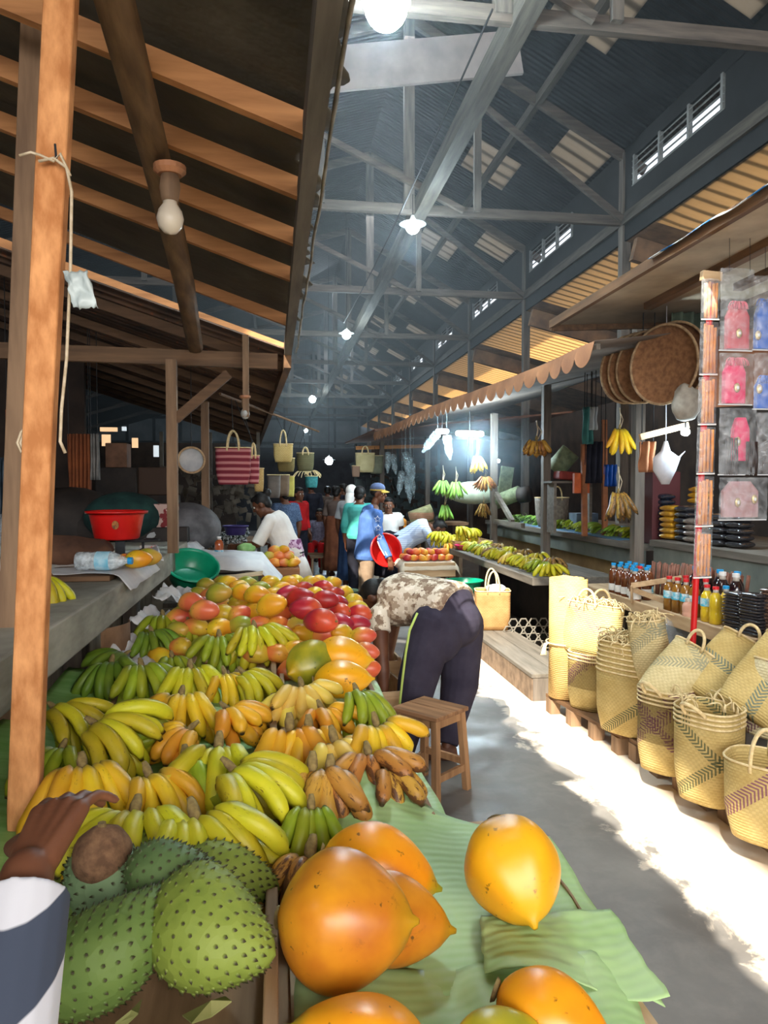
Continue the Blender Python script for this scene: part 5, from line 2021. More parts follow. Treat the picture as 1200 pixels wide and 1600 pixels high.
basin('red plastic basin held against the hip of the man in the hoodie', 'plastic_basin', aty(596, 862, 9.27), .205, .15, M_red, (.28, -.93, .22))

# --- others around them, from near to far
def simple(label, px, py_feet, Y, yaw, h=1.6, **kw):
    p = aty(px, py_feet, Y)
    J = stand(h=h, lean=kw.pop('lean', 0.0))
    mod = kw.pop('mod', None)
    if mod:
        mod(J)
    return person(label, J, (p.x, Y, 0), yaw, **kw)


def m_white(J):
    J['pel'] = Vector((0, 0, .90)); J['che'] = Vector((0, .08, 1.14)); J['nck'] = Vector((0, .20, 1.31)); J['head'] = Vector((0, .28, 1.41))
    J['face'] = Vector((0, 1, -.55)); J['up'] = Vector((0, .5, 1))
    J['shL'] = Vector((-.165, .16, 1.26)); J['shR'] = Vector((.165, .16, 1.26))
    J['elL'] = Vector((-.20, .28, 1.02)); J['elR'] = Vector((.20, .27, 1.02))
    J['wrL'] = Vector((-.14, .49, .99)); J['wrR'] = Vector((.14, .49, .98))


t, P, rot = simple('woman in a white blouse and purple print skirt leaning over her stall', 452, 940, 7.6, 78, 1.6, mod=m_white, top=C_white, sleeve=1.0, skirt=(C_purple, .25), hair='bun', shirt_g=.03, shirt_lo=-.2, shoes=M_sandal)
b = MB()
b.loft([(Vector((0, .02, .93)), Vector((.185, 0, 0)), Vector((0, .155, 0))), (Vector((0, .0, .82)), Vector((.215, 0, 0)), Vector((0, .19, 0))), (Vector((0, -.02, .68)), Vector((.235, 0, 0)), Vector((0, .215, 0)))], 30, fold=.04)
b.build('blouse_tail', C_white, t, True, loc=(0, 0, 0))
b = MB()
b.tube([(math.cos(a) * .198, .02 + math.sin(a) * .165, .925) for a in [i * PI / 12 for i in range(25)]], .012, 6)
b.build('belt', C_dark, t, True, loc=(0, 0, 0))


def m_plaid(J):
    J['pel'] = Vector((0, 0, .78)); J['che'] = Vector((0, .24, .98)); J['nck'] = Vector((0, .44, 1.04)); J['head'] = Vector((0, .56, 1.02))
    J['face'] = Vector((0, .75, -.65)); J['up'] = Vector((0, .6, .8))
    J['shL'] = Vector((-.17, .38, 1.0)); J['shR'] = Vector((.17, .38, 1.0)); J['elL'] = Vector((-.2, .48, .80)); J['elR'] = Vector((.2, .48, .80))
    J['wrL'] = Vector((-.12, .66, .78)); J['wrR'] = Vector((.12, .66, .78)); J['hipL'].z = J['hipR'].z = .74


simple('woman in a light blue plaid shirt bending over behind the mango stand', 622, 930, 10.0, -100, 1.55, mod=m_plaid, top=C_plaid, sleeve=1.5, skirt=(C_dark, .2), hair='bun', shirt_g=.035, torso_w=1.08, shoes=M_sandal)
simple('young girl in a white blouse looking toward the camera behind the hoodie man', 607, 930, 10.6, 170, 1.42, top=C_white, sleeve=.6, skirt=(C_dark, .3), hair='short', shoes=M_sandal)
simple('person in a teal shirt mostly hidden behind the hoodie man', 562, 940, 10.2, -20, 1.6, top=C_teal, sleeve=1.4, bottom=C_dark, hair='short', shoes=M_shoe)


def m_arm(J):
    J['elR'] = Vector((.20, .10, 1.08)); J['wrR'] = Vector((.16, .30, .98))


simple('woman in light grey shirt, white headscarf and long denim skirt, her back turned', 549, 940, 10.9, -35, 1.62, mod=m_arm, top=C_lgrey, sleeve=.8, skirt=(C_denim, .22), hair='scarf', hair_mat=C_white, shoes=M_sandal)
simple('woman in a taupe blouse and long rust brown skirt seen from behind', 526, 900, 13.0, -28, 1.6, mod=m_arm, top=C_taupe, sleeve=.9, skirt=(C_brown, .12), skirt_w=1.12, hair='bun', shoes=M_sandal)


def m_sit(J):
    for q in ('pel', 'che', 'nck', 'head', 'shL', 'shR', 'elL', 'elR', 'wrL', 'wrR', 'hipL', 'hipR'):
        J[q] = J[q] + Vector((0, 0, -.33))
    J['knL'] = Vector((-.1, .36, .50)); J['knR'] = Vector((.1, .36, .50)); J['anL'] = Vector((-.1, .38, .08)); J['anR'] = Vector((.1, .38, .08))
    J['wrL'] = Vector((-.12, .26, .58)); J['wrR'] = Vector((.12, .26, .58)); J['elL'] = Vector((-.2, .05, .72)); J['elR'] = Vector((.2, .05, .72))


simple('seated person in a grey lavender shirt on a stool further down the aisle', 500, 890, 14.0, 165, 1.5, mod=m_sit, top=C_lav, sleeve=.9, bottom=C_redc, leg_r=(.09, .075, .05), hair='short', shoes=M_shoe, voxel=.01)
simple('person in a dotted blue top standing behind the woman in white', 446, 900, 10.5, 30, 1.6, top=C_dotblue, sleeve=.8, bottom=C_dark, hair='short', shoes=M_shoe, voxel=.009)
simple('person wearing a red jacket standing in the shade down the aisle', 466, 900, 12.5, -140, 1.58, top=C_redc, sleeve=1.7, bottom=C_dark, hair='short', shoes=M_shoe, voxel=.01)
simple('tall person in dark clothes in the shade near the teal bag', 487, 880, 15.5, 20, 1.72, top=C_dark, sleeve=1.8, bottom=C_dark, hair='short', shoes=M_shoe, voxel=.01)
simple('person in dark clothes reaching up at the far stalls', 538, 880, 16.0, 60, 1.66, top=C_dark, sleeve=1.0, bottom=C_dark, hair='short', shoes=M_shoe, voxel=.01)
simple('person in a dark brown top standing far back at the centre of the crowd', 512, 880, 18.0, 0, 1.6, top=C_taupe, sleeve=1.0, bottom=C_dark, hair='short', shoes=M_shoe, voxel=.01)

# --- the person whose arm reaches in from the left edge
root = Vector((-.66, .18, 0))
J = stand(h=1.66)
wj = {'shR': Vector((-.47, .30, 1.33)), 'elR': Vector((-.235, .53, 1.0)), 'wrR': Vector((-.258, .80, 1.195))}
yaw = -10
J2 = locate(wj, root, yaw)
J.update(J2)
rotm = Matrix.Rotation(-R(yaw), 4, 'Z')
person('person in a white and navy checked shirt reaching in from the picture edge', J, root, yaw, .0034, top=C_check, sleeve=1.93, bottom=C_dark, hair='short', shoes=M_shoe,
       hands={'R': (rotm @ Vector((.10, .8, .30)), rotm @ Vector((.25, .1, -1)), rotm @ Vector((-1, 0, 0)), .75)}, shirt_g=.03)

# ------------------------------------------------------------------ wooden stool
t = thing('wooden_stool', 'small square wooden stool standing in the aisle beside the bending person', 'stool', (.80, 3.76, 0), R(-50))
hx, hy, zt = .150, .138, .43
b = MB()
b.box((0, -.07, zt), (2 * hx, .138, .022))
b.box((0, .07, zt), (2 * hx, .138, .022))
b.build('seat', W_stool_top, t, bevel=.004, loc=(0, 0, 0))
for sx_, sy_ in ((1, 1), (1, -1), (-1, 1), (-1, -1)):
    MB().bar((sx_ * (hx - .03), sy_ * (hy - .03), zt - .01), (sx_ * (hx - .005), sy_ * (hy - .005), 0), .036, .036, (0, 1, 0)).build('leg', W_stool, t, bevel=.003, loc=(0, 0, 0))
for sg in (1, -1):
    MB().box((0, sg * (hy - .03), zt - .035), (2 * hx - .06, .018, .045)).build('apron', W_stool, t, loc=(0, 0, 0))
    MB().box((sg * (hx - .03), 0, zt - .035), (.018, 2 * hy - .06, .045)).build('apron', W_stool, t, loc=(0, 0, 0))
    MB().box((sg * (hx - .014), 0, .12), (.02, 2 * hy - .04, .035)).build('stretcher', W_stool, t, loc=(0, 0, 0))
MB().box((0, hy - .014, .15), (2 * hx - .04, .02, .035)).build('stretcher', W_stool, t, loc=(0, 0, 0))


def slat_crate(label, loc, sx_, sy_, h, rot=0, mat=W_pale_x, n=3):
    t = thing('slatted_crate', label, 'crate', loc, rot)
    for sg in (1, -1):
        for i in range(n):
            MB().box((0, sg * sy_ / 2, h * (i + .5) / n), (sx_, .012, h / n * .78)).build('slat', mat, t, loc=(0, 0, 0))
            MB().box((sg * sx_ / 2, 0, h * (i + .5) / n), (.012, sy_ - .02, h / n * .78)).build('slat', mat, t, loc=(0, 0, 0))
    for sx2 in (1, -1):
        for sy2 in (1, -1):
            MB().box((sx2 * (sx_ / 2 - .018), sy2 * (sy_ / 2 - .018), h / 2), (.022, .022, h)).build('corner_post', mat, t, loc=(0, 0, 0))
    MB().box((0, 0, .01), (sx_ - .03, sy_ - .03, .012)).build('crate_bottom', mat, t, loc=(0, 0, 0))
    return t


slat_crate('slatted wooden crate on the floor that the bending person reaches into', (.56, 4.28, 0), .34, .46, .46, R(8))
slat_crate('lower slatted crate beside the table leg behind the first one', (.62, 4.85, 0), .34, .46, .50, R(3))

# ------------------------------------------------------------------ woven baskets
STRAW1, STRAW2 = S(214, 190, 128), S(184, 158, 96)
_wov = {}


def woven(key, bands=(), c1=STRAW1, c2=STRAW2, pitch=75):
    """straw weave; bands: (angle deg, offset, half width, colour) in the basket's own x/z plane"""
    if key in _wov:
        return _wov[key]
    k = NT('woven_straw_' + key)
    v = k.coord()
    f = k.noise(v, 7, 4)
    c = k.ramp(f, [(.3, c1), (.7, c2)])
    sp = k.new('ShaderNodeSeparateXYZ')
    k.L(v, sp.inputs[0])
    ck = k.new('ShaderNodeTexChecker')
    ck.inputs['Scale'].default_value = pitch
    k.L(v, ck.inputs['Vector'])
    c = k.mix(k.math('MULTIPLY', ck.outputs['Fac'], .22), c, S(150, 124, 70))
    for ang, off, hw, col in bands:
        a = R(ang)
        d = k.math('ADD', k.math('MULTIPLY', sp.outputs['X'], math.sin(a)), k.math('MULTIPLY', sp.outputs['Z'], math.cos(a)))
        m = k.math('LESS_THAN', k.math('ABSOLUTE', k.math('SUBTRACT', d, off)), hw)
        al = k.math('ADD', k.math('MULTIPLY', sp.outputs['X'], math.cos(a)), k.math('MULTIPLY', sp.outputs['Z'], -math.sin(a)))
        zig = k.math('GREATER_THAN', k.math('SINE', k.math('ADD', k.math('MULTIPLY', al, 330), k.math('MULTIPLY', k.math('ABSOLUTE', k.math('SUBTRACT', d, off)), 260))), .0)
        c = k.mix(k.math('MULTIPLY', m, k.math('MULTIPLY', zig, .85)), c, col)
    k.base(c).rough(.75, .25)
    w1 = k.new('ShaderNodeTexWave', wave_type='BANDS', bands_direction='Z')
    w1.inputs['Scale'].default_value = 24
    k.L(v, w1.inputs['Vector'])
    k.bump(k.math('ADD', w1.outputs['Fac'], k.math('MULTIPLY', ck.outputs['Fac'], .8)), .5, .004)
    _wov[key] = k.m
    return k.m


PUR, GRN, DGR = S(118, 62, 96), S(72, 84, 62), S(88, 112, 108)
M_straw = M('straw_cord', S(236, 216, 170), S(208, 184, 134), scale=40, rough=.8)


def frame_of(up, face):
    up = Vector(up).normalized()
    y = -Vector(face)
    y = (y - up * y.dot(up)).normalized()
    x = y.cross(up)
    return Matrix((x, y, up)).transposed()


def basket(label, loc, w=.34, d=.20, h=.36, mat=None, up=(0, 0, 1), face=(-1, -.6, 0), top=1.0, handles=2, fringe=0, e=3.0, group='woven straw baskets on the pallets', name='woven_basket', slump=0.0, hl=.12, hfall=False, seed=1, thick=.006):
    rot = frame_of(up, face)
    t = thing(name, label, 'basket', loc, rot.to_euler(), group)
    r = random.Random(seed)
    secs = []
    for i in range(9):
        f = i / 8
        q = .86 + .14 * min(1, f * 3) + (top - 1) * f
        wob = slump * nz(f * 3, seed) * .03
        secs.append((Vector((wob, wob * .6, h * f)), Vector((w / 2 * q, 0, 0)), Vector((0, d / 2 * q, 0))))
    ins = [(c, a * (1 - thick * 2 / w), y * (1 - thick * 2 / d)) for c, a, y in reversed(secs)]
    ins[-1] = (ins[-1][0] + Vector((0, 0, .012)), ins[-1][1], ins[-1][2])
    b = MB()
    b.loft(secs + ins, 36, e=e)
    b.build('basket_body', mat, t, True, loc=(0, 0, 0))
    rim = MB()
    c, a, y = secs[-1]
    pts = []
    for k_ in range(37):
        an = 2 * PI * k_ / 36
        ca, sa = math.cos(an), math.sin(an)
        pts.append(c + a * math.copysign(abs(ca) ** (2 / e), ca) + y * math.copysign(abs(sa) ** (2 / e), sa))
    rim.tube(pts, .0055, 6)
    rim.build('rim', M_straw, t, True, loc=(0, 0, 0))
    for hnd in range(handles):
        sg = -1 if hnd % 2 == 0 else 1
        yy = sg * d / 2 * top * .96
        hx_ = w * .17
        if hfall:
            P = bez((-hx_, yy, h - .02), (-hx_ * 1.5, yy + sg * .09, h + hl * .9), (hx_ * 1.3, yy + sg * .11, h + hl * .7), (hx_, yy, h - .02), 14)
        else:
            P = bez((-hx_, yy, h - .03), (-hx_ * 1.1, yy, h + hl * 1.35), (hx_ * 1.1, yy + .01 * sg, h + hl * 1.35), (hx_, yy, h - .03), 14)
        MB().tube(P, .0085, 7).build('handle', M_straw, t, True, loc=(0, 0, 0))
    if fringe:
        fb = MB()
        for i in range(fringe):
            an = r.uniform(0, 2 * PI)
            p = c + a * math.cos(an) * r.uniform(.5, 1.0) + y * math.sin(an) * r.uniform(.5, 1.0)
            q = p + Vector((r.uniform(-.05, .05), r.uniform(-.05, .05), r.uniform(.02, .07)))
            s_ = q + Vector((r.uniform(-.06, .06), r.uniform(-.06, .06), r.uniform(-.09, .0)))
            fb.tube(bez(p, p + Vector((0, 0, .04)), q, s_, 6), .0034, 5)
        fb.build('straw_fringe', M_straw, t, True, loc=(0, 0, 0))
    return t


FACE = (-.86, -.5, 0)
W_g = woven('green_band', [(-38, .06, .028, GRN)])
W_p = woven('purple_cross', [(40, .19, .03, PUR), (-40, .19, .03, PUR)])
W_pd = woven('purple_band', [(-42, .20, .034, PUR)])
W_pl = woven('purple_light', [(36, .20, .03, S(168, 120, 130))], S(232, 204, 140), S(206, 174, 108))
W_x = woven('green_pair', [(-40, .09, .026, GRN), (38, .24, .026, GRN)])
W_z = woven('pale_zigzag', [(30, .30, .03, S(150, 148, 122)), (-30, .20, .03, S(150, 148, 122))], S(222, 206, 158), S(196, 176, 124))
W_plain = woven('plain')

# tall rolled mat
p = atz(884, 1092, .13)
t = thing('rolled_mat', 'tall rolled straw mat standing upright at the far end of the baskets', 'mat', (p.x + .04, p.y + .08, .13), 0)
b = MB()
pts = []
n = 60
vs, fs = [], []
for i in range(n + 1):
    a = 2 * PI * 1.9 * i / n
    r_ = .085 + .055 * i / n
    vs += [Vector((r_ * math.cos(a) , r_ * math.sin(a), 0)), Vector((r_ * math.cos(a), r_ * math.sin(a), .83 + .012 * nz(i * .3)))]
for i in range(n):
    fs.append((2 * i, 2 * i + 2, 2 * i + 3, 2 * i + 1))
b.add(vs, fs)
o = b.build('mat_roll', woven('mat', (), S(232, 198, 130), S(208, 170, 104)), t, True, loc=(0, 0, 0))
m_ = o.modifiers.new('s', 'SOLIDIFY')
m_.thickness = .006
MB().tube([(.145 * math.cos(a), .145 * math.sin(a), .38) for a in [i * PI / 10 for i in range(21)]], .006, 6).build('tie_cord', M_straw, t, True, loc=(0, 0, 0))
fb = MB()
for i in range(9):
    fb.tube(bez((-.14, -.05, .38), (-.17 - .01 * (i % 3), -.06 + .006 * i, .40), (-.19, -.06, .37 - .01 * (i % 4)), (-.18 - .005 * i, -.07, .31), 6), .003, 5)
fb.build('tassel', M_straw, t, True, loc=(0, 0, 0))


def pallet(label, x0, y0, y1, x1):
    t = thing('wooden_pallet', label, 'pallet', (0, 0, 0), 0, 'low pallets under the baskets')
    w = .52
    d = Vector((x1 - x0, y1 - y0, 0))
    L = d.length
    d.normalize()
    nrm = Vector((-d.y, d.x, 0))
    if nrm.x < 0:
        nrm = -nrm
    o = Vector((x0, y0, 0))
    for i in range(4):
        q = o + nrm * (.05 + i * w / 4)
        MB().bar(q + Vector((0, 0, .112)), q + d * L + Vector((0, 0, .112)), .095, .022).build('deck_board', W_brown_y, t, loc=(0, 0, 0))
    for f in (.06, .36, .66, .94):
        for s_ in (.03, w - .08):
            MB().box(o + d * L * f + nrm * s_ + Vector((0, 0, .05)), (.07, .09, .10)).build('block', W_brown_z, t, loc=(0, 0, 0))
    return t


pallet('low wooden pallet under the far stacked baskets and the rolled mat', 1.90, 4.98, 4.06, 2.02)
pallet('low wooden pallet in the middle of the basket row', 2.05, 4.02, 3.30, 2.10)
pallet('low wooden pallet under the nearest baskets at the picture edge', 2.11, 3.24, 2.35, 2.16)

# B2 + B1
p = atz(893, 1108, .13)
for i in range(3):
    basket('%s basket of the purple rimmed nested stack beside the rolled mat' % ['lowest', 'middle', 'topmost'][i], (p.x + .14, p.y + .04, .125 + i * .022), .27, .22, .33, W_pd, face=FACE, handles=0, seed=i)
p = atz(905, 1010, .50)
basket('sunlit basket with a purple diagonal band tilted on the purple rimmed stack', (p.x + .03, p.y - .08, .47), .40, .20, .34, W_pl, (.12, .03, 1), (-.80, -.6, .1), 1.05, 2, 80, hl=.10, seed=5)
# C stack
p = atz(948, 1146, .13)
for i in range(7):
    basket('%s basket counted from below in the tall nested stack with straw fringe' % ORD[i], (p.x + .16, p.y + .05, .125 + i * .030), .36 - i * .004, .27, .37, W_g if i < 2 else W_plain, face=FACE, handles=0, fringe=110 if i == 6 else (20 if i > 2 else 0), seed=i + 20, top=1.03)
# D cone basket with fringe
p = atz(1000, 1052, .55)
basket('narrow basket with long straw fringe leaning behind the tall nested stack', (p.x + .12, p.y + .05, .50), .22, .14, .34, W_z, (-.14, .1, 1), FACE, .95, 0, 60, seed=41)
# I stack
p = atz(1016, 1206, .13)
for i in range(4):
    basket('%s basket counted from below in the front nested stack with a purple cross' % ORD[i], (p.x + .11, p.y + .05, .125 + i * .022), .26, .24, .36, W_p, face=FACE, handles=1 if i == 3 else 0, fringe=26 if i == 3 else 0, hl=.10, hfall=True, seed=50 + i)
# J stack
p = atz(1082, 1254, .13)
for i in range(4):
    basket('%s basket counted from below in the front nested stack with dark green bands' % ORD[i], (p.x + .11, p.y + .05, .125 + i * .022), .28, .25, .37, W_x, face=FACE, handles=2 if i == 3 else 0, fringe=20 if i == 3 else 0, hl=.09, hfall=True, seed=60 + i, top=1.04)
# leaning baskets on top
p = atz(1008, 1088, .52)
basket('pale zigzag patterned basket leaning back over the purple cross stack', (p.x + .06, p.y + .02, .50), .25, .11, .36, W_z, (.60, .14, .50), (-.55, -.6, .5), 1.0, 2, 0, hl=.09, hfall=True, seed=71)
p = atz(1076, 1092, .52)
basket('flattened basket with a grey green band leaning in the middle of the row', (p.x + .06, p.y + .0, .53), .30, .09, .40, woven('grey_green', [(4, .20, .03, DGR)]), (.62, .10, .50), (-.52, -.6, .55), 1.0, 1, 0, hl=.08, hfall=True, seed=72)
p = atz(1130, 1110, .53)
basket('flattened basket with a dark green stripe leaning furthest forward', (p.x + .07, p.y - .04, .53), .30, .09, .42, woven('green_stripe', [(86, .03, .03, DGR)]), (.58, .06, .56), (-.52, -.6, .55), 1.0, 0, 0, seed=73)
p = atz(1180, 1190, .36)
basket('pale basket with purple flowers leaning at the picture edge', (p.x + .20, p.y + .10, .40), .36, .14, .36, woven('flower', [(40, .22, .026, PUR), (-46, .12, .026, PUR)], S(224, 214, 176), S(200, 188, 146)), (.25, .05, .95), (-.75, -.6, .2), 1.02, 1, 0, hl=.12, seed=74)
# L
p = atz(1175, 1316, .13)
basket('front basket with two tall braided handles and a purple band', (p.x + .12, p.y + .02, .125), .38, .26, .33, W_pd, face=(-.78, -.62, 0), handles=2, top=1.04, hl=.17, seed=80)


def film_bag(label, loc, r, h, seed=0, mat=None, cat='plastic bag', flat=1.0):
    b = MB()
    b.ball((0, 0, 0), (r, r * flat, h / 2), 14)
    for i, q in enumerate(b.v):
        f = 1 + .22 * nz(q.x * 9 + seed, q.y * 9, q.z * 9) + .1 * nz(q.x * 25, q.y * 25 + seed, q.z * 25)
        b.v[i] = q * f
    return tag(b.build('plastic_bag', mat or M_film, None, True, loc=Vector(loc)), label, cat)


p = atx(1045, 992, 2.50)
film_bag('crumpled clear plastic bag tucked under the bottle shelf', p, .12, .26, 3)
p = atz(994, 1165, .06)
film_bag('scrap of clear plastic hanging between the two pallets', p, .04, .10, 5)

# ------------------------------------------------------------------ bottles on the shelf
ZS = .777


def liquid(name, c1, c2):
    k = NT(name)
    f = k.noise(k.coord(), 9, 2)
    k.base(k.ramp(f, [(.3, c1), (.7, c2)])).rough(.08, .6)
    k.b.inputs['Coat Weight'].default_value = .6
    return k.m


L_br, L_dk, L_am, L_ye = liquid('brown_honey', S(112, 62, 34), S(78, 40, 24)), liquid('dark_syrup', S(46, 26, 28), S(26, 16, 20)), liquid('amber_oil', S(150, 104, 40), S(104, 68, 28)), liquid('yellow_oil', S(214, 186, 44), S(190, 160, 34))
C_blue, C_red, C_white_cap = M('blue_cap', S(30, 150, 214), rough=.35), M('red_cap', S(206, 36, 44), rough=.35), M('white_cap', S(226, 226, 226), rough=.35)
LB_w = M('white_label', S(232, 230, 226), S(206, 204, 200), scale=20)
LB_b = M('blue_label', S(60, 176, 210), S(210, 226, 232), scale=16, lo=.45, hi=.55)
M_clear_b = M('clear_bottle_neck', S(196, 190, 182), rough=.1, spec=.7)


def bottle(label, loc, h, r, liq, cap, lb, group, lz=.35):
    t = thing('bottle', label, 'bottle', loc, rng.uniform(0, 6), group)
    b = MB()
    b.lathe([(r * .85, 0), (r, .006), (r, h * .30), (r * .95, h * .34), (r, h * .38), (r, h * .62), (r * .9, h * .72), (r * .48, h * .84)], 18)
    b.build('bottle_body', liq, t, True, loc=(0, 0, 0))
    MB().lathe([(r * .48, h * .84), (r * .42, h * .90), (r * .42, h * .93)], 16).build('neck', M_clear_b, t, True, loc=(0, 0, 0))
    MB().lathe([(r * .5, h * .92), (r * .5, h * .995), (r * .46, h)], 16).build('cap', cap, t, loc=(0, 0, 0))
    if lb:
        MB().lathe([(r * 1.012, h * lz), (r * 1.012, h * (lz + .22))], 18, cap=False).build('label', lb, t, True, loc=(0, 0, 0))
    return t


k_ = 0
for row, (x, ys) in enumerate(((2.57, (5.32, 5.22, 5.12, 5.02)), (2.66, (5.38, 5.28, 5.18, 5.08, 4.98)), (2.75, (5.42, 5.32, 5.22, 5.12)))):
    for y in ys:
        bottle('brown honey bottle, %s from the far end in the %s row' % (ORD[ys.index(y)], ['front', 'middle', 'back'][row]), (x, y, ZS), .235, .036, L_br, C_red if (row == 1 and y == 5.08) else C_blue, LB_w if row == 0 else (LB_b if k_ % 3 == 0 else LB_w), 'brown bottles at the far end of the shelf', .12)
        k_ += 1
bottle('tall blue capped honey bottle standing in front of the leaning wooden rack', (2.53, 4.90, ZS), .24, .042, L_br, C_blue, LB_w, None, .10)
for i, y in enumerate((4.52, 4.44, 4.36, 4.28)):
    bottle('red capped bottle of amber oil with a blue label, %s from the leaning rack' % ORD[i], (2.575 + .012 * i, y, ZS), .23, .037, L_am, C_red, LB_b, 'red capped oil bottles', .38)
for i, y in enumerate((4.50, 4.41, 4.31)):
    bottle('red capped dark bottle in the second row, %s from the leaning rack' % ORD[i], (2.68 + .012 * i, y, ZS), .235, .037, L_dk, C_red, LB_b, 'red capped dark bottles', .38)
for i, (x, y, c) in enumerate(((2.78, 4.55, C_blue), (2.80, 4.45, C_blue), (2.82, 4.34, C_blue), (2.76, 4.22, C_white_cap), (2.79, 4.13, C_white_cap), (2.86, 4.22, C_blue))):
    bottle('dark syrup bottle with a %s cap behind the red caps, %s from the leaning rack' % ('blue' if c is C_blue else 'white', ORD[i]), (x, y, ZS), .29, .043, L_dk, c, None, 'dark syrup bottles in the back row')
for i, (x, y) in enumerate(((2.60, 4.13), (2.60, 4.04), (2.68, 4.06))):
    bottle('bottle of yellow oil beside the red pole, %s of the little group' % ORD[i], (x, y, ZS), .225, .037, L_ye, C_red if i < 2 else C_blue, LB_b if i == 0 else None, 'yellow oil bottles', .42)
bottle('small clear bottle of pale pink spice in front of the red caps', (2.53, 4.22, ZS), .13, .034, M('pink_spice', S(206, 160, 140), S(186, 138, 120)), M_clear_b, None, None)
t = thing('wooden_rack', 'empty pale wooden rack leaning between the bottles', 'rack', (2.60, 4.72, ZS), R(10))
for a, c in (((-.10, .14, .012), (-.12, .12, .13)), ((-.12, .12, .13), (.12, -.10, .20)), ((-.10, .14, .10), (.08, -.10, .012)), ((.08, -.10, .012), (.12, -.10, .20))):
    MB().bar(a, c, .014, .035).build('rail', W_pale_y, t, loc=(0, 0, 0))

# ------------------------------------------------------------------ packets
def packet_mat(name, c1, c2, scale=50):
    k = NT(name)
    v = k.coord()
    f = k.noise(v, scale, 3)
    k.base(k.ramp(f, [(.35, c1), (.65, c2)])).rough(.22, .7)
    k.b.inputs['Coat Weight'].default_value = .7
    k.b.inputs['Coat Roughness'].default_value = .1
    k.bump(k.noise(v, 22, 3), .7, .012)
    return k.m


K_ye = packet_mat('turmeric_packet', S(196, 146, 38), S(168, 118, 28), 20)
K_bk = packet_mat('black_pepper_packet', S(54, 54, 58), S(28, 28, 32), 90)
K_bl = packet_mat('dark_blue_packet', S(44, 50, 62), S(26, 30, 40), 40)
K_gr = packet_mat('grey_seed_packet', S(132, 118, 108), S(96, 84, 78), 70)
K_br = packet_mat('brown_clove_packet', S(120, 92, 74), S(74, 56, 46), 110)


def pillow_mesh(L, W, H, name):
    b = MB()
    secs = []
    for i in range(13):
        t = i / 12
        q = max(.0, math.sin(PI * t)) ** .28
        secs.append((Vector(((t - .5) * L, 0, H / 2)), Vector((0, W / 2 * (.86 + .14 * q), 0)), Vector((0, 0, max(.0015, H / 2 * q)))))
    b.loft(secs, 18, e=2.6)
    return b.mesh(name, K_bk, True)


PK = [pillow_mesh(.17, .14, .058, 'packet'), pillow_mesh(.14, .11, .027, 'packet'), pillow_mesh(.22, .16, .029, 'packet')]


def packet_stack(lab, base, n, me, step, mat, yaw, group, cat='packet', jit=.006):
    for i in range(n):
        o = bpy.data.objects.new('spice_packet', me)
        link(o)
        o.location = (base[0] + rng.uniform(-jit, jit), base[1] + rng.uniform(-jit, jit), base[2] + i * step)
        o.rotation_euler = (0, 0, R(yaw + rng.uniform(-5, 5)))
        set_mat(o, mat)
        w = 'lowest' if i == 0 else ('topmost' if i == n - 1 else ORD[i] + ' from below')
        tag(o, lab % w, cat, group)


# flat packets at the near end of the shelf
packet_stack('flat black pepper packet beside the red pole, %s in the stack', (2.62, 3.86, ZS), 12, PK[1], .0175, K_bk, 100, 'black pepper packets by the pole')
packet_stack('flat clove packet in the taller stack, %s', (2.72, 3.60, ZS), 14, PK[2], .0185, K_br, 100, 'flat brown packets')
packet_stack('flat dark packet in the row leaning on the clove stack, %s', (2.62, 3.70, ZS), 13, PK[1], .0175, K_bk, 100, 'flat dark packets')
# fat bags on the spice counter
ZC = 1.152
q = atx(1046, 848, 3.28)
packet_stack('fat bag of yellow turmeric on the rear counter, %s in its stack', (3.30, q.y, ZC), 6, PK[0], .047, K_ye, 95, 'turmeric bags')
packet_stack('fat black bag beside the turmeric, %s in its stack', (3.32, q.y - .19, ZC), 6, PK[0], .047, K_bk, 95, 'black bags beside the turmeric')
packet_stack('fat dark blue bag by the grey post, %s in its stack', (3.34, q.y + .20, ZC), 8, PK[0], .047, K_bl, 95, 'dark blue bags by the grey post')
packet_stack('fat yellow bag high up behind the red pole, %s in its stack', (3.46, q.y - .16, ZC + .30), 3, PK[0], .046, K_ye, 95, 'yellow bags set on top')
packet_stack('fat grey seed bag behind the yellow bags, %s in its stack', (3.46, q.y - .17, ZC), 6, PK[0], .048, K_gr, 95, 'grey seed bags under the yellow ones')
packet_stack('fat grey seed bag midway along the rear counter, %s in its stack', (3.30, q.y - .52, ZC), 4, PK[0], .047, K_gr, 95, 'grey seed bags')
packet_stack('fat grey bag next to the pole, %s in its stack', (3.30, q.y - .36, ZC), 4, PK[0], .047, K_gr, 95, 'grey bags next to the pole')
packet_stack('fat black bag ending the rear counter row, %s in its stack', (3.30, q.y - .70, ZC), 5, PK[0], .047, K_bk, 95, 'black bags at the near end')
packet_stack('fat black bag at the very edge of the picture, %s in its stack', (3.32, q.y - .88, ZC), 5, PK[0], .047, K_bk, 95, 'black bags at the picture edge')

M_cinn = M('cinnamon_bark', S(240, 168, 98), S(212, 134, 74), scale=20, rough=.8, stretch=(3, 3, .5), bump=.4)
M_cinn_d = M('dark_vanilla', S(58, 42, 38), S(36, 26, 26), scale=20, rough=.5)


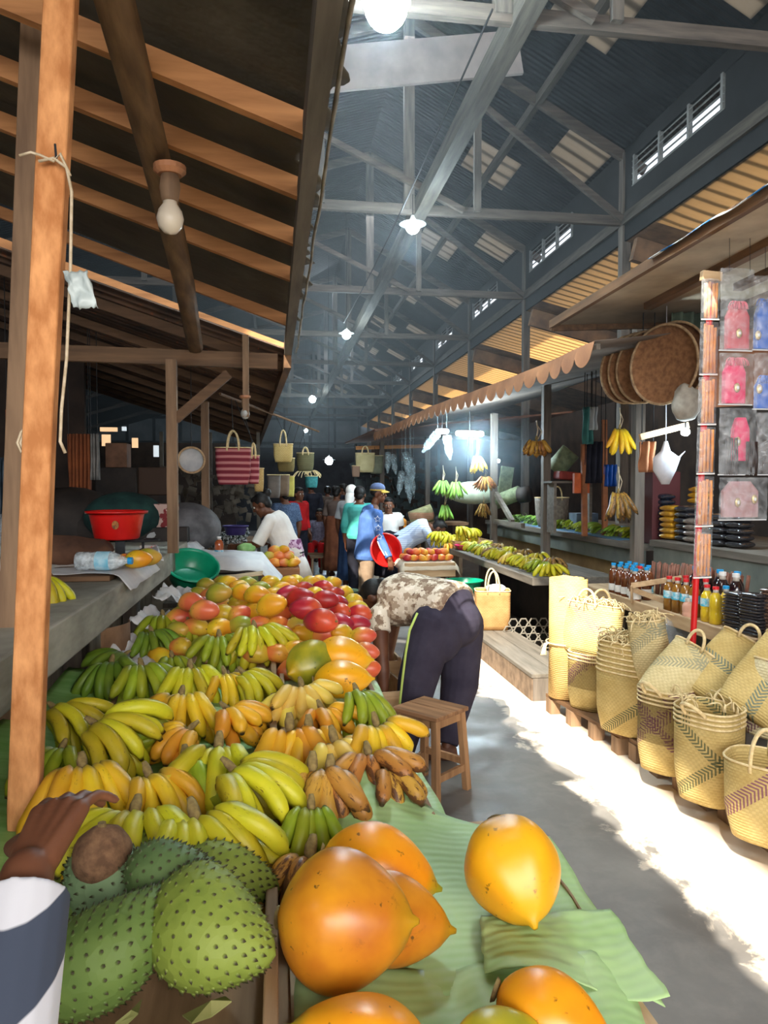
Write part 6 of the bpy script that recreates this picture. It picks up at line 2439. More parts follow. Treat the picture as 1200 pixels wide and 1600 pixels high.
def bundle(label, p, n, L, mat, lean=(0, 0, 1), film=True, group=None, name='cinnamon_bundle', cat='spice bundle', r=.008):
    t = thing(name, label, cat, p, 0, group)
    up = Vector(lean).normalized()
    for i in range(n):
        o = Vector((rng.uniform(-.02, .02), (i - (n - 1) / 2) * r * 1.7, 0))
        MB().tube([o, o + up * L * .5 + Vector((0, rng.uniform(-.004, .004), 0)), o + up * L * rng.uniform(.92, 1.0)], r * rng.uniform(.8, 1.1), 8).build('stick', mat, t, True, loc=(0, 0, 0))
    if film:
        wd_ = n * r * .95 + .012
        b = MB()
        b.loft([(up * L * .80, Vector((.026, 0, 0)), Vector((0, wd_, 0))), (up * L * .98, Vector((.024, 0, 0)), Vector((0, wd_ * .9, 0))), (up * L * 1.10, Vector((.012, 0, 0)), Vector((0, wd_ * .5, 0))), (up * L * 1.22, Vector((.014, 0, 0)), Vector((0, wd_ * .8, 0)))], 16, cap=False)
        b.build('film', M_film, t, True, loc=(0, 0, 0))
    return t


M_dkcinn = M('reddish_cinnamon', S(134, 86, 66), S(104, 62, 48), scale=20, rough=.7)
for i in range(9):
    q = (2.90 + .015 * (i % 2), 5.28 - i * .125, ZS)
    bundle('bundle of reddish sticks behind the bottles, %s from the far end' % ORD[i], q, 7, .27 if i > 2 else .25, M_dkcinn, (.12, .10 if i < 4 else 0, 1), False, 'reddish stick bundles', r=.010)
for i in range(4):
    bundle('short cinnamon bundle at the near end of the shelf, %s of four' % ORD[i], (2.57 + .02 * (i % 2), 3.40 - i * .09, ZS), 5, .15, M_cinn, (.1, 0, 1), True, 'short cinnamon bundles', r=.009)
for i in range(3):
    bottle('tiny vial with a gold cap beside the short cinnamon, %s of three' % ORD[i], (2.55, 3.16 - i * .05, ZS), .08, .018, L_am, M('gold_cap_%d' % i, S(200, 160, 60), metal=.8, rough=.3), None, 'tiny vials')

# red pole with the strip of cinnamon pouches
YP = 3.66
pb, pt_ = aty(1081, 1034, YP), aty(1112, 428, YP)
b = MB()
b.tube([pb - (pt_ - pb).normalized() * .35, pb, pb.lerp(pt_, .5), pt_], .0165, 10)
tag(b.build('red_pole', M('red_paint', S(212, 30, 34), S(190, 24, 28), rough=.4), smooth=True), 'thin red pole standing among the baskets and carrying the cinnamon strip', 'pole')
b = MB()
a_ = aty(1111, 432, YP - .03)
b.box(a_, (.11, .035, .05), Matrix.Rotation(R(3), 3, 'Y'))
tag(b.build('wooden_block', W_pale_x, bevel=.003), 'small pale wooden block at the top of the red pole', 'block')
cuts = [436, 503, 589, 667, 744, 826, 906]
cx = lambda y: 1111 - (y - 430) * .030
for i in range(6):
    y0, y1 = cuts[i] + 4, cuts[i + 1] - 4
    A_, B_ = aty(cx(y0), y0, YP - .045), aty(cx(y1), y1, YP - .045)
    t = thing('cinnamon_pouch', '%s cinnamon pouch from the top in the strip hanging on the red pole' % ORD[i], 'spice pouch', tuple(B_), 0, 'strip of cinnamon pouches')
    up = (A_ - B_)
    L = up.length
    up.normalize()
    for j in range(4):
        o = Vector(((j - 1.3) * .0195, rng.uniform(-.003, .003), .008))
        MB().tube([o, o + up * L * .5 + Vector((rng.uniform(-.005, .005), 0, 0)), o + up * L * rng.uniform(.90, .98)], .0082, 8).build('stick', M_cinn, t, True, loc=(0, 0, 0))
    b = MB()
    b.sheet(lambda u, v: up * (v * (L + .012)) + Vector(((u - .5) * .105, -.016 * math.sin(PI * u) - .004 * nz(u * 5, v * 9 + i), 0)), 10, 16)
    b.build('film', M_film, t, True, loc=(0, 0, 0))
    MB().bar(Vector((-.052, -.004, -.002)), Vector((.052, -.004, .0)), .003, .008).build('seal', M('pouch_seal', S(228, 226, 222), rough=.3), t, loc=(0, 0, 0))

# strips of clear pouches with gift bottles
M_gold = M('pale_gold', S(226, 204, 150), S(180, 150, 96), scale=40, metal=.5, rough=.35)
M_hot = M('hot_pink_felt', S(224, 30, 96), S(200, 24, 84), rough=.8)
M_rose = M('rose_red', S(196, 84, 92), S(172, 66, 76), rough=.6)
M_beige = M('beige_card', S(206, 184, 158), rough=.6)
M_bluef = M('blue_felt', S(30, 96, 190), S(24, 76, 160), rough=.7)
M_raff = M('pink_raffia', S(226, 110, 124), S(206, 80, 100), rough=.8)
YG = 3.52


def gift_pouch(label, x0, x1, y0, y1, box, boxmat, oval, raff=True, extra=None, Yd=YG):
    c = aty((x0 + x1) / 2, y1, Yd)
    t = thing('gift_pouch', label, 'pouch', tuple(c), 0, 'hanging strips of gift pouches')
    f = lambda px, py, dy=0: aty(px, py, Yd + dy) - c
    bx0, bx1, by0, by1 = box
    a, e_ = f(bx0, by0), f(bx1, by1)
    b = MB()
    w, h = e_.x - a.x, a.z - e_.z
    b.loft([(Vector(((a.x + e_.x) / 2, .02, e_.z)), Vector((w / 2, 0, 0)), Vector((0, .022, 0))), (Vector(((a.x + e_.x) / 2, .02, e_.z + h * .72)), Vector((w / 2, 0, 0)), Vector((0, .022, 0))),
            (Vector(((a.x + e_.x) / 2, .02, a.z)), Vector((w / 2 * .55, 0, 0)), Vector((0, .016, 0)))], 20, e=5)
    b.build('gift_box', boxmat, t, loc=(0, 0, 0))
    for ox, oy in oval:
        o = f(ox, oy)
        b = MB()
        b.lathe([(0, .006), (.010, .006), (.017, .003), (.021, 0)], 20, (o.x, -.004, o.z), Matrix.Rotation(R(90), 3, 'X'), sx=.85, sy=1.2)
        b.build('medallion', M_gold, t, True, loc=(0, 0, 0))
        b = MB()
        b.ball((o.x, -.010, o.z), (.008, .004, .010), 8)
        b.build('medallion_centre', LB_w, t, True, loc=(0, 0, 0))
    if raff:
        b = MB()
        o = f((bx0 + bx1) / 2, by0)
        for i in range(18):
            an = rng.uniform(0, PI)
            L = rng.uniform(.03, .065)
            b.tube(bez(o + Vector((0, .01, 0)), o + Vector((math.cos(an) * L * .6, 0, .02)), o + Vector((math.cos(an) * L, -.01, .01)), o + Vector((math.cos(an) * L * 1.1, -.005, -.03)), 5), .0028, 4)
        b.build('raffia_bow', M_raff if boxmat not in (M_bluef,) else M_bluef, t, True, loc=(0, 0, 0))
    for (ex0, ex1, ey0, ey1, m) in extra or ():
        b = MB()
        p0, p1 = f(ex0, ey0), f(ex1, ey1)
        for i in range(6):
            xx = p0.x + (p1.x - p0.x) * (i + .5) / 6
            b.tube([(xx * .98 + .02 * (p0.x + p1.x) / 2, -.012 + .004 * (i % 2), p0.z), (xx, -.014, (p0.z + p1.z) / 2), (xx, -.012 + .004 * (i % 2), p1.z)], .0042, 5)
        b.build('vanilla_bundle', m, t, True, loc=(0, 0, 0))
    p0, p1 = f(x0, y0), f(x1, y1)
    b = MB()
    b.sheet(lambda u, v: Vector((p0.x + (p1.x - p0.x) * u, -.03 * math.sin(PI * u) * (.4 + .6 * math.sin(PI * v)) - .012 + .008 * nz(u * 5 + x0, v * 7 + y0), p1.z + (p0.z - p1.z) * v)), 16, 20)
    b.build('film', M_film, t, True, loc=(0, 0, 0))
    MB().bar(Vector((p0.x, -.006, p1.z)), Vector((p1.x, -.006, p1.z)), .003, .006).build('seal', M('gift_seal', S(200, 200, 200), rough=.3), t, loc=(0, 0, 0))
    return t


gift_pouch('clear pouch with a beige and red gift box and gold medallion, top of the strip', 1124, 1174, 420, 549, (1138, 1172, 474, 545), M_rose, ((1154, 521),), True)
b = MB()
gift_pouch('clear pouch with a hot pink box and gold medallion, second in the strip', 1122, 1174, 552, 633, (1134, 1166, 562, 630), M_hot, ((1151, 606),), True)
gift_pouch('clear pouch with a pink bag and two dark vanilla bundles, third in the strip', 1122, 1178, 638, 742, (1148, 1172, 652, 720), M_hot, ((1152, 690),), False, ((1130, 1151, 684, 742, M_cinn_d), (1163, 1182, 690, 744, M_cinn_d)))
gift_pouch('clear pouch with two medallions and rosy contents, bottom of the strip', 1122, 1196, 746, 812, (1132, 1186, 752, 808), M('mauve_card', S(176, 136, 140), S(150, 104, 100), scale=14), ((1152, 785), (1178, 780)), False)
gift_pouch('clear pouch with a blue bag, top of the strip at the picture edge', 1176, 1215, 432, 548, (1184, 1212, 470, 545), M_bluef, ((1184, 524),), True, None, YG + .06)
gift_pouch('clear pouch with a blue bag, second in the strip at the picture edge', 1176, 1215, 552, 640, (1184, 1212, 590, 638), M_bluef, ((1186, 608),), True, None, YG + .06)
gift_pouch('clear pouch with brown vanilla, third in the strip at the picture edge', 1180, 1220, 645, 742, (1192, 1216, 690, 740), M_cinn_d, (), False, None, YG + .06)
b = MB()
for px in (1140, 1172, 1196):
    b.tube([aty(px, 424, YG), aty(px, 330, YG + .03)], .0015, 4)
tag(b.build('hanging_line', M_wire), 'thin lines holding the gift pouch strips', 'line')

# ------------------------------------------------------------------ winnowing trays
M_tray = M('brown_woven_tray', S(150, 108, 74), S(116, 80, 54), scale=30, rough=.85, bump=.4)
M_tray_rim = M('tray_rim', S(184, 156, 120), S(140, 112, 84), scale=30)


def tray(label, c, r, nrm, mat=M_tray, group='round winnowing trays'):
    rot = Vector(nrm).normalized().to_track_quat('Z', 'Y').to_matrix()
    t = thing('winnowing_tray', label, 'tray', tuple(c), 0, group)
    b = MB()
    b.lathe([(0, 0), (r * .85, 0), (r * .96, .018), (r, .035), (r * 1.01, .035), (r * .97, .012), (r * .86, -.007), (0, -.007)], 48, (0, 0, 0), rot, cap=False)
    b.build('tray_body', mat, t, True, loc=(0, 0, 0))
    b = MB()
    b.tube([rot @ Vector((r * math.cos(a), r * math.sin(a), .034)) for a in [2 * PI * i / 48 for i in range(49)]], .010, 6)
    b.build('rim', M_tray_rim, t, True, loc=(0, 0, 0))
    return t


for i, (px, py, x, r, lab) in enumerate(((1041, 570, 2.72, .275, 'large round brown winnowing tray in front of the others'), (1056, 566, 2.80, .275, 'winnowing tray right behind the front one, its rim showing'),
                                        (1012, 574, 2.76, .262, 'winnowing tray overlapping further along, second toward the awning'), (998, 576, 2.74, .262, 'winnowing tray third toward the awning'), (984, 578, 2.72, .255, 'last winnowing tray, nearest the scalloped awning'))):
    tray(lab, atx(px, py, x), r, (-.95, -.42, -.03))
_w = tray('round white tray hanging beside the brown post in the shade', aty(299, 719, 6.3), .105, (.1, -1, .0), M('white_enamel', S(190, 190, 190), S(160, 160, 164)), None)
MB().tube([(0, .01, .09), (0, .02, 2.95 - _w.location.z)], .003, 5).build('string', M_wire, _w, loc=(0, 0, 0))

# ------------------------------------------------------------------ hanging bags and baskets
M_stripe = None
k = NT('red_striped_weave')
v = k.coord()
w = k.new('ShaderNodeTexWave', wave_type='BANDS', bands_direction='Z')
w.inputs['Scale'].default_value = 5.5
w.inputs['Distortion'].default_value = .4
k.L(v, w.inputs['Vector'])
k.base(k.ramp(w.outputs['Fac'], [(.3, S(120, 30, 48)), (.5, S(150, 56, 66)), (.85, S(196, 130, 130))])).rough(.8)
M_stripe = k.m
HG = 'bags and baskets hanging from the stalls'


def hang_bag(label, px0, px1, py0, py1, Y, mat, handle=.0, d=.10, face=(0, -1, 0), top=1.05, lift=True, name='hanging_bag', e=3.5):
    a, c = aty(px0, py1, Y), aty(px1, py0, Y)
    w, h = c.x - a.x, c.z - a.z
    t = basket(label, ((a.x + c.x) / 2, Y, a.z), w, d, h, mat, (0, 0, 1), face, top, 2 if handle else 0, 0, e, HG, name, hl=handle)
    s_ = MB()
    if lift:
        o_ = t.location
        if Y < 12:
            tp = Vector((-.40 + (Y - 7.0) * .256, Y, 2.42)) - Vector(o_)
        else:
            tp = Vector((o_[0], Y + .3, 2.40)) - Vector(o_)
        s_.tube([(0, 0, h + handle * .95), tp], .004, 5)
        s_.tube([(0, -d / 2, h + handle * .9), (0, d / 2, h + handle * .9)], .004, 5)
        s_.build('hook', M_wire, t, loc=(0, 0, 0))
    return t


hang_bag('dark red striped shopping bag hanging beside the dark post', 338, 391, 700, 757, 7.0, M_stripe, .16, .14)
hang_bag('second red striped bag half behind the first', 388, 405, 712, 756, 7.1, M_stripe, .12, .12)
hang_bag('small tan bag hanging below the red striped bags', 397, 412, 732, 768, 7.3, woven('tan', (), S(196, 166, 110), S(170, 140, 86)), 0, .1)
hang_bag('large flat round handled straw basket hanging over the aisle side', 428, 457, 694, 722, 8.6, W_plain, .16, .10, e=2.2)
hang_bag('olive straw basket hanging below the large handled one', 434, 460, 716, 737, 9.0, woven('olive', (), S(140, 128, 84), S(108, 98, 62)), .06, .1)
hang_bag('dark olive basket hanging further down the aisle', 464, 490, 708, 736, 10.0, woven('dark_olive', (), S(96, 96, 70), S(70, 72, 52)), .08, .14, e=2.2)
hang_bag('teal bag with straw tassels hanging over the aisle', 477, 496, 744, 762, 10.6, M('teal_weave', S(60, 140, 140), S(40, 110, 112), scale=30), .0, .14)
hang_bag('grey cloth bag hanging deep beside the straw baskets', 418, 438, 742, 778, 9.4, M('grey_bag_cloth', S(128, 120, 112), S(98, 92, 86)), 0, .1)
hang_bag('brown cloth bag hanging next to the grey one', 434, 452, 742, 775, 9.8, M('brown_bag_cloth', S(120, 98, 78), S(92, 74, 58)), 0, .1)
hang_bag('yellow cloth hanging between the brown bag and the aisle', 448, 460, 744, 776, 10.2, M('yellow_bag_cloth', S(206, 196, 96), S(176, 160, 80)), 0, .06)
hang_bag('cream and tan pointed bag hanging from the orange crossbeam', 556, 585, 708, 738, 14.2, woven('cream_v', [(40, -.12, .10, S(160, 130, 84))], S(214, 204, 160), S(190, 178, 132)), .14, .1)
hang_bag('grey green bag behind the cream pointed bag', 578, 598, 712, 740, 14.3, M('grey_green_cloth', S(128, 132, 110), S(100, 104, 86)), 0, .1)
hang_bag('pink tan sack hanging below the cream pointed bag', 550, 562, 728, 745, 14.1, M('tan_sack', S(150, 120, 100)), 0, .1)
p = aty(480, 742, 10.55)
b = MB()
for i in range(14):
    an = R(-20 + i * 15)
    b.tube(bez(p, p + Vector((math.cos(an) * .06, 0, .09)), p + Vector((math.cos(an) * .14, 0, .08)), p + Vector((math.cos(an) * .2, 0, -.04 + .02 * (i % 3))), 6), .006, 5)
tag(b.build('straw_tassel', M_straw), 'spray of pale straw tassels above the teal bag', 'tassel')
b = MB()
b.tube([(-.48, 6.7, 2.42), (.65, 11.1, 2.42)], .014, 6)
tag(b.build('hanging_rail', W_brown_y), 'thin rail along the shade side from which the bags hang', 'rail')

# hanging plastic bottles near the far right stalls
M_pet = clear_plastic('clear_pet', (.65, .8, .85, 1), .22, .15)
PETP = [(.02, 0), (.036, .01), (.036, .08), (.031, .10), (.036, .12), (.036, .18), (.014, .23), (.012, .26)]
for i, (px, py, Y, s) in enumerate(((606, 718, 13.2, 1), (613, 722, 13.3, 1), (633, 718, 13, 1.1), (641, 726, 13.1, 1), (646, 736, 13.2, .9), (628, 748, 12.8, 1.1), (634, 756, 12.9, 1), (640, 768, 13, .9), (642, 752, 12.9, 1))):
    b = MB()
    rot = Euler((R(180 + rng.uniform(-14, 14)), R(rng.uniform(-14, 14)), 0)).to_matrix()
    b.lathe([(r_ * s * 1.5, z_ * s * 1.5) for r_, z_ in PETP], 14, (0, 0, 0), rot)
    _l = aty(px, py - 12, Y)
    b.tube([(0, 0, -.05), (.0, 0, 2.9 - _l.z)], .004, 5)
    tag(b.build('plastic_bottle', M_pet, None, True, loc=_l), 'empty clear plastic bottle hanging at the far right stall, %s of the cluster' % ORD[i], 'bottle', 'empty bottles hung in a cluster')
for i, (px, py, rx) in enumerate(((684, 690, 38), (698, 694, -8))):
    b = MB()
    rot = Euler((0, R(180 + rx), 0)).to_matrix()
    b.lathe([(r_ * 1.6, z_ * 1.3) for r_, z_ in PETP], 16, (0, 0, 0), rot)
    _l = aty(px, py - 14, 9.7)
    b.tube([(0, 0, -.05), (.0, 0, 2.62 - _l.z)], .004, 5)
    tag(b.build('plastic_bottle', M_pet, None, True, loc=_l), 'large clear bottle hanging under the stall lamp, %s one' % ['tilted', 'upright'][i], 'bottle', 'bottles under the stall lamp')

# ------------------------------------------------------------------ stall lamps on the right
M_tubeglow = emit('stall_lamp_glow', (.80, .95, 1, 1), 60)


def stall_lamp(label, p, q, r, power):
    t = thing('stall_lamp', label, 'lamp', tuple(p))
    q = Vector(q) - Vector(p)
    b = MB()
    capsule(b, (0, 0, 0), q, r, r, 12)
    b.build('bulb', M_tubeglow, t, True, loc=(0, 0, 0))
    MB().tube([q * .5 + Vector((0, 0, r)), q * .5 + Vector((0, 0, .30 if p[1] < 12 else .85))], .006, 6).build('cord', M_wire, t, loc=(0, 0, 0))
    if power:
        d = bpy.data.lights.new('lamp_light', 'POINT')
        d.energy = power
        d.color = (.68, .88, 1)
        d.shadow_soft_size = .12
        o = bpy.data.objects.new('lamp_light', d)
        link(o, t)
        o.location = q * .5 + Vector((0, -.12, -.10))
    return t


stall_lamp('long dazzling lamp under the awning above the hanging bananas', aty(716, 677, 9.4), aty(752, 678, 9.4), .035, 75)
stall_lamp('smaller bright lamp under the awning over the tilted bottle', aty(684, 674, 9.9), aty(698, 674, 9.9), .032, 18)
p = aty(1070, 675, 5.0)
stall_lamp('small dazzling lamp behind the cinnamon strip', p, p + Vector((.01, 0, 0)), .028, 14)
p = aty(778, 720, 13.0)
stall_lamp('tiny far lamp deep in the stall behind the awning post', p, p + Vector((.01, 0, 0)), .03, 4)
b = MB()
b.bar(aty(1000, 683, 5.1), aty(1075, 664, 5.1), .03, .045)
tag(b.build('lamp_batten', W_pale_x), 'pale batten carrying the small lamp behind the cinnamon strip', 'batten')

# ------------------------------------------------------------------ things inside the right stalls
M_mat_g = M('green_grey_mat', S(128, 138, 104), S(98, 108, 82), scale=20, bump=.4)


def roll(label, p, q, r, mat, cat='rolled mat', name='rolled_mat'):
    p, q = Vector(p), Vector(q)
    c = (p + q) / 2
    b = MB()
    b.tube([p - c, q - c], r, 18)
    b.tube([(p - c) * 1.004, (q - c) * 1.004], r * .55, 12)
    return tag(b.build(name, mat, None, True, loc=c), label, cat)


roll('green grey rolled mat lying on the rear counter', aty(772, 786, 9.9), aty(812, 770, 9.6), .10, M_mat_g)
roll('dark end of a rolled mat next to the green grey one', aty(812, 774, 9.6), aty(826, 772, 9.5), .11, M_dark)
roll('green rolled mat hanging high behind the middle post', aty(866, 735, 8.4), aty(892, 705, 8.3), .12, M_mat_g)
t = thing('side_table', 'small dark table under the striped rolled mat', 'table', (2.30, 10.35, 0))
MB().box((0, 0, 1.07), (.8, .5, .04)).build('table_top', W_brown_x, t, loc=(0, 0, 0))
for dx in (-.3, .3):
    MB().box((dx, 0, .518), (.05, .4, 1.036)).build('leg', W_brown_z, t, loc=(0, 0, 0))
roll('striped rolled mat lying beside the woman in plaid', aty(642, 812, 10.4), aty(676, 800, 10.3), .12, woven('striped', [(0, .0, .05, S(180, 70, 70))], S(170, 170, 130), S(130, 136, 100)))
p = aty(742, 770, 10.4)
b = MB()
b.ball((0, 0, 0), (.42, .22, .17), 12)
tag(b.build('sack', M('pale_green_sack', S(196, 206, 180), S(160, 176, 150), scale=6, bump=.6), None, True, loc=p), 'pale green stuffed sack lying behind the hanging bananas', 'sack')
b = MB()
b.box(aty(790, 752, 10.2), (.18, .06, .42), Matrix.Rotation(R(8), 3, 'Y'))
tag(b.build('mat_board', M_mat_g), 'grey green flat mat standing upright behind the lamp post', 'mat')
p = aty(862, 795, 8.6)
basket('wide pale grey basket standing on the rear counter behind the middle post', (p.x, p.y, 1.102), .36, .32, .36, M('grey_basket_weave', S(150, 142, 132), S(116, 108, 100), scale=30, bump=.4), face=(0, -1, 0), handles=2, top=1.12, e=2.4, group=None, hl=.14)
p = aty(912, 786, 8.0)
b = MB()
b.box((p.x, p.y, 1.20), (.26, .22, .19))
tag(b.build('carton', M('blue_grey_carton', S(92, 108, 126), S(72, 88, 104)), bevel=.006), 'blue grey carton on the rear counter', 'box')
b = MB()
b.sheet(lambda u, v: (3.14 + u * 1.2, 6.4 + v * 3.9, 1.104 + .008 * nz(u * 4, v * 9)), 12, 30, .004)
tag(b.build('tarpaulin', M_blue_tarp, smooth=True), 'blue tarpaulin spread over the rear counter', 'tarpaulin')
p = aty(826, 770, 9.3)
b = MB()
for i in range(90):
    a = Vector((rng.uniform(-.28, .28), rng.uniform(-.12, .12), rng.uniform(0, .1)))
    d = Vector((rng.uniform(-1, 1), rng.uniform(-1, 1), rng.uniform(-.2, .6))).normalized() * .09
    b.tube([a, a + d * .5 + Vector((0, 0, .01)), a + d], [.003, .008, .001], 4, flat=.3)
o = tag(b.build('leafy_greens', M('leafy_green', S(96, 124, 70), S(66, 96, 52)), None, False, loc=(p.x, p.y, 1.11)), 'loose heap of thin leafy greens on the rear counter', 'greens', kind='stuff')
# clothing and cloths at the back
drape('blue shiny bag hanging behind the hanging yellow bananas', 'hanging_cloth', 944, 962, 726, 760, 6.97, M('blue_bag', S(30, 84, 170), S(20, 60, 130), rough=.4), 'bag', 3, hang=2.95)
drape('black cloth hanging beside the orange upright in the stall', 'hanging_cloth', 915, 940, 690, 755, 6.96, C_dark, 'cloth', 3, hang=2.95)
drape('teal scarf hanging high in the stall', 'hanging_cloth', 912, 926, 636, 694, 6.7, M('teal_scarf', S(60, 116, 110), S(40, 90, 88)), 'cloth', 2, hang=2.95)
drape('thin white cloth hanging beside the teal scarf', 'hanging_cloth', 922, 932, 636, 672, 6.65, M('thin_white_cloth', S(170, 176, 178)), 'cloth', 2, hang=2.95)
for lab, x0, y0, x1, y1, Y in (('orange upright batten behind the hanging bananas', 944, 656, 946, 760, 7.0), ('orange upright batten below the teal scarf', 912, 694, 914, 770, 7.0)):
    b = MB()
    _q = aty(x1, y1, Y)
    b.bar(aty(x0, y0, Y), (_q.x, _q.y, 1.10), .05, .04, (0, 1, 0))
    tag(b.build('batten', M('orange_batten', S(160, 98, 60), S(124, 74, 46))), lab, 'batten')
b = MB()
b.box(aty(908, 755, 7.045), (.16, .05, .2))
tag(b.build('orange_panel', M('orange_panel', S(200, 96, 48), S(160, 76, 40))), 'small orange panel behind the blue grey carton', 'panel')
p = aty(890, 744, 7.6)
b = MB()
b.box(p, (.30, .2, .09), Matrix.Rotation(R(5), 3, 'Y'))
tag(b.build('red_bundle', M('dull_red_cloth', S(150, 60, 52), S(120, 44, 40)), bevel=.02), 'dull red folded cloth bundle above the carton', 'cloth')
b = MB()
b.box((p.x, p.y, p.z - .065), (.5, .26, .02))
for dx in (-.2, .2):
    b.box((p.x + dx, p.y, (p.z - .075 + 1.10) / 2), (.03, .2, p.z - .075 - 1.10))
tag(b.build('small_shelf', W_grey_x), 'small standing shelf under the dull red cloth bundle', 'shelf')
# carrier bag, sacks near the trays
p = aty(1040, 722, 4.95)
b = MB()
pts = [(-.10, .02), (-.06, -.12), (-.02, -.18), (.03, -.10), (.12, .05), (.10, .06), (.03, .03), (.02, .13), (-.0, .14), (-.02, .05)]
b.loft([(Vector((.0, 0, -.16)), Vector((.03, 0, 0)), Vector((0, .015, 0))), (Vector((-.005, 0, -.06)), Vector((.085, 0, 0)), Vector((0, .05, 0))), (Vector((.01, 0, .03)), Vector((.10, 0, 0)), Vector((0, .04, 0))), (Vector((.0, 0, .08)), Vector((.035, 0, 0)), Vector((0, .02, 0))), (Vector((0, 0, .15)), Vector((.012, 0, 0)), Vector((0, .008, 0)))], 18, fold=.12, nf=5)
b.loft([(Vector((.06, 0, .0)), Vector((.03, 0, .01)), Vector((0, .02, 0))), (Vector((.13, 0, .06)), Vector((.02, 0, .02)), Vector((0, .01, 0)))], 10)
b.tube([(0, 0, .13), (.02, .05, 2.93 - p.z)], .003, 5)
tag(b.build('carrier_bag', M('white_carrier', S(216, 216, 222), S(186, 188, 198), rough=.4), None, True, loc=p), 'white plastic carrier bag hanging under the winnowing trays', 'bag')
drape('tan cloth bag hanging behind the white carrier bag', 'hanging_cloth', 1001, 1022, 690, 738, 5.2, M('tan_cloth', S(176, 120, 84), S(140, 92, 64)), 'bag', 2, hang=2.9)
film_bag('bunched pale sack hanging to the side below the winnowing trays', aty(1072, 630, 4.7), .10, .26, 9, M('pale_sack_cloth', S(176, 170, 158), S(140, 134, 124), scale=12, bump=.6), 'sack', .7)
p = atx(1028, 748, 3.35)
b = MB()
b.box((p.x, p.y, (1.10 + p.z + .06) / 2), (.26, .3, p.z + .06 - 1.10))
tag(b.build('red_box', M('dull_red_box', S(84, 38, 40)), bevel=.008), 'dull red box behind the white carrier bag', 'box')
p = atz(1180, 905, .9)
film_bag('crinkled clear plastic bag behind the flat packets', (2.93, 3.62, .90), .10, .18, 12)

# ------------------------------------------------------------------ straw bag, basin and mango stand further along the right
t = basket('square brown straw shopping bag standing on the plank step', (2.10, 6.95, .206), .34, .26, .38, woven('brown', (), S(190, 146, 96), S(160, 116, 70)), face=(-.2, -1, 0), handles=2, top=1.0, e=6, group=None, hl=.2, name='straw_bag')
film_bag('bunched white plastic sticking out of the brown straw bag', (2.13, 6.92, .60), .10, .10, 4, M('white_film', S(216, 220, 230), rough=.4))
basin('green plastic basin behind the brown straw bag', 'plastic_basin', (1.98, 7.6, .46), .20, .14, M_green_pl)
slat_crate('slatted crate on the step carrying the green basin', (1.98, 7.6, .206), .34, .34, .25)
t = thing('mango_stand', 'small wooden stand with paper cloth and mangoes beside the bending plaid woman', 'stand', (1.83, 8.85, 0))
MB().box((0, 0, .60), (.62, .5, .17)).build('stand_box', W_pale_x, t, bevel=.004, loc=(0, 0, 0))
for sx_ in (-.26, .26):
    for sy_ in (-.2, .2):
        MB().box((sx_, sy_, .26), (.05, .05, .52)).build('leg', W_brown_z, t, loc=(0, 0, 0))
b = MB()
b.sheet(lambda u, v: ((u - .5) * .74, (v - .5) * .58, .692 - .10 * max(0, abs(u - .5) * 2 - .84) * 5 - .08 * max(0, (.14 - v)) * 8 + .008 * nz(u * 8, v * 8)), 26, 18, .003)
b.build('paper_cloth', M('cream_paper', S(228, 214, 190), S(206, 190, 166), rough=.9), t, True, loc=(0, 0, 0))
k_ = 0
for lay, (ny, nx, z) in enumerate(((3, 7, .735), (2, 6, .80))):
    for j in range(ny):
        for i in range(nx):
            x = 1.83 + (i - (nx - 1) / 2) * .085
            y = 8.72 + j * .12 + lay * .06
            mango('orange mango on the paper covered stand, %s from the aisle, %s row, %s layer' % (ORD[i], ORD[j], ['lower', 'upper'][lay]), (x, y, z), 'orange' if (i + j) % 4 else 'red', 'mangoes on the paper covered stand', .92, False)
basin('shallow pink basin beside the mangoes of the paper covered stand', 'plastic_basin', (2.40, 9.0, .802), .16, .06, M_pink_pl)
p = aty(627, 818, 10.9)
bottle('round jar of orange juice behind the woman in plaid', (p.x, p.y, p.z - .1), .22, .085, liquid('orange_juice', S(214, 140, 60), S(190, 116, 50)), C_white_cap, None, None)
# far crate with bright bananas
slat_crate('low wooden crate holding the bright bananas beside the woman in plaid', (2.52, 9.45, .802), .5, .6, .10)

# straw vessel at the feet of the denim skirt
p = atz(545, 948, 0)
basin('pale green bucket on the floor beside the denim skirt', 'bucket', (p.x, p.y, 0), .13, .22, M('pale_green_bucket', S(150, 176, 150), S(128, 156, 130)), cat='bucket', base=.8)
p = atz(788, 955, .3)
b = MB()
for i in range(7):
    for j in range(4):
        b.tube([Vector((.10 * i - .3 + .05 * (j % 2) + .045 * math.cos(a), 0, .07 * j + .045 * math.sin(a))) for a in [q * PI / 3 for q in range(7)]], .008, 5)
tag(b.build('wire_lattice', M('pale_wire', S(120, 114, 104)), None, False, loc=(2.5, 6.75, .08)), 'open hexagon lattice panel in the dark under the low counter', 'lattice')

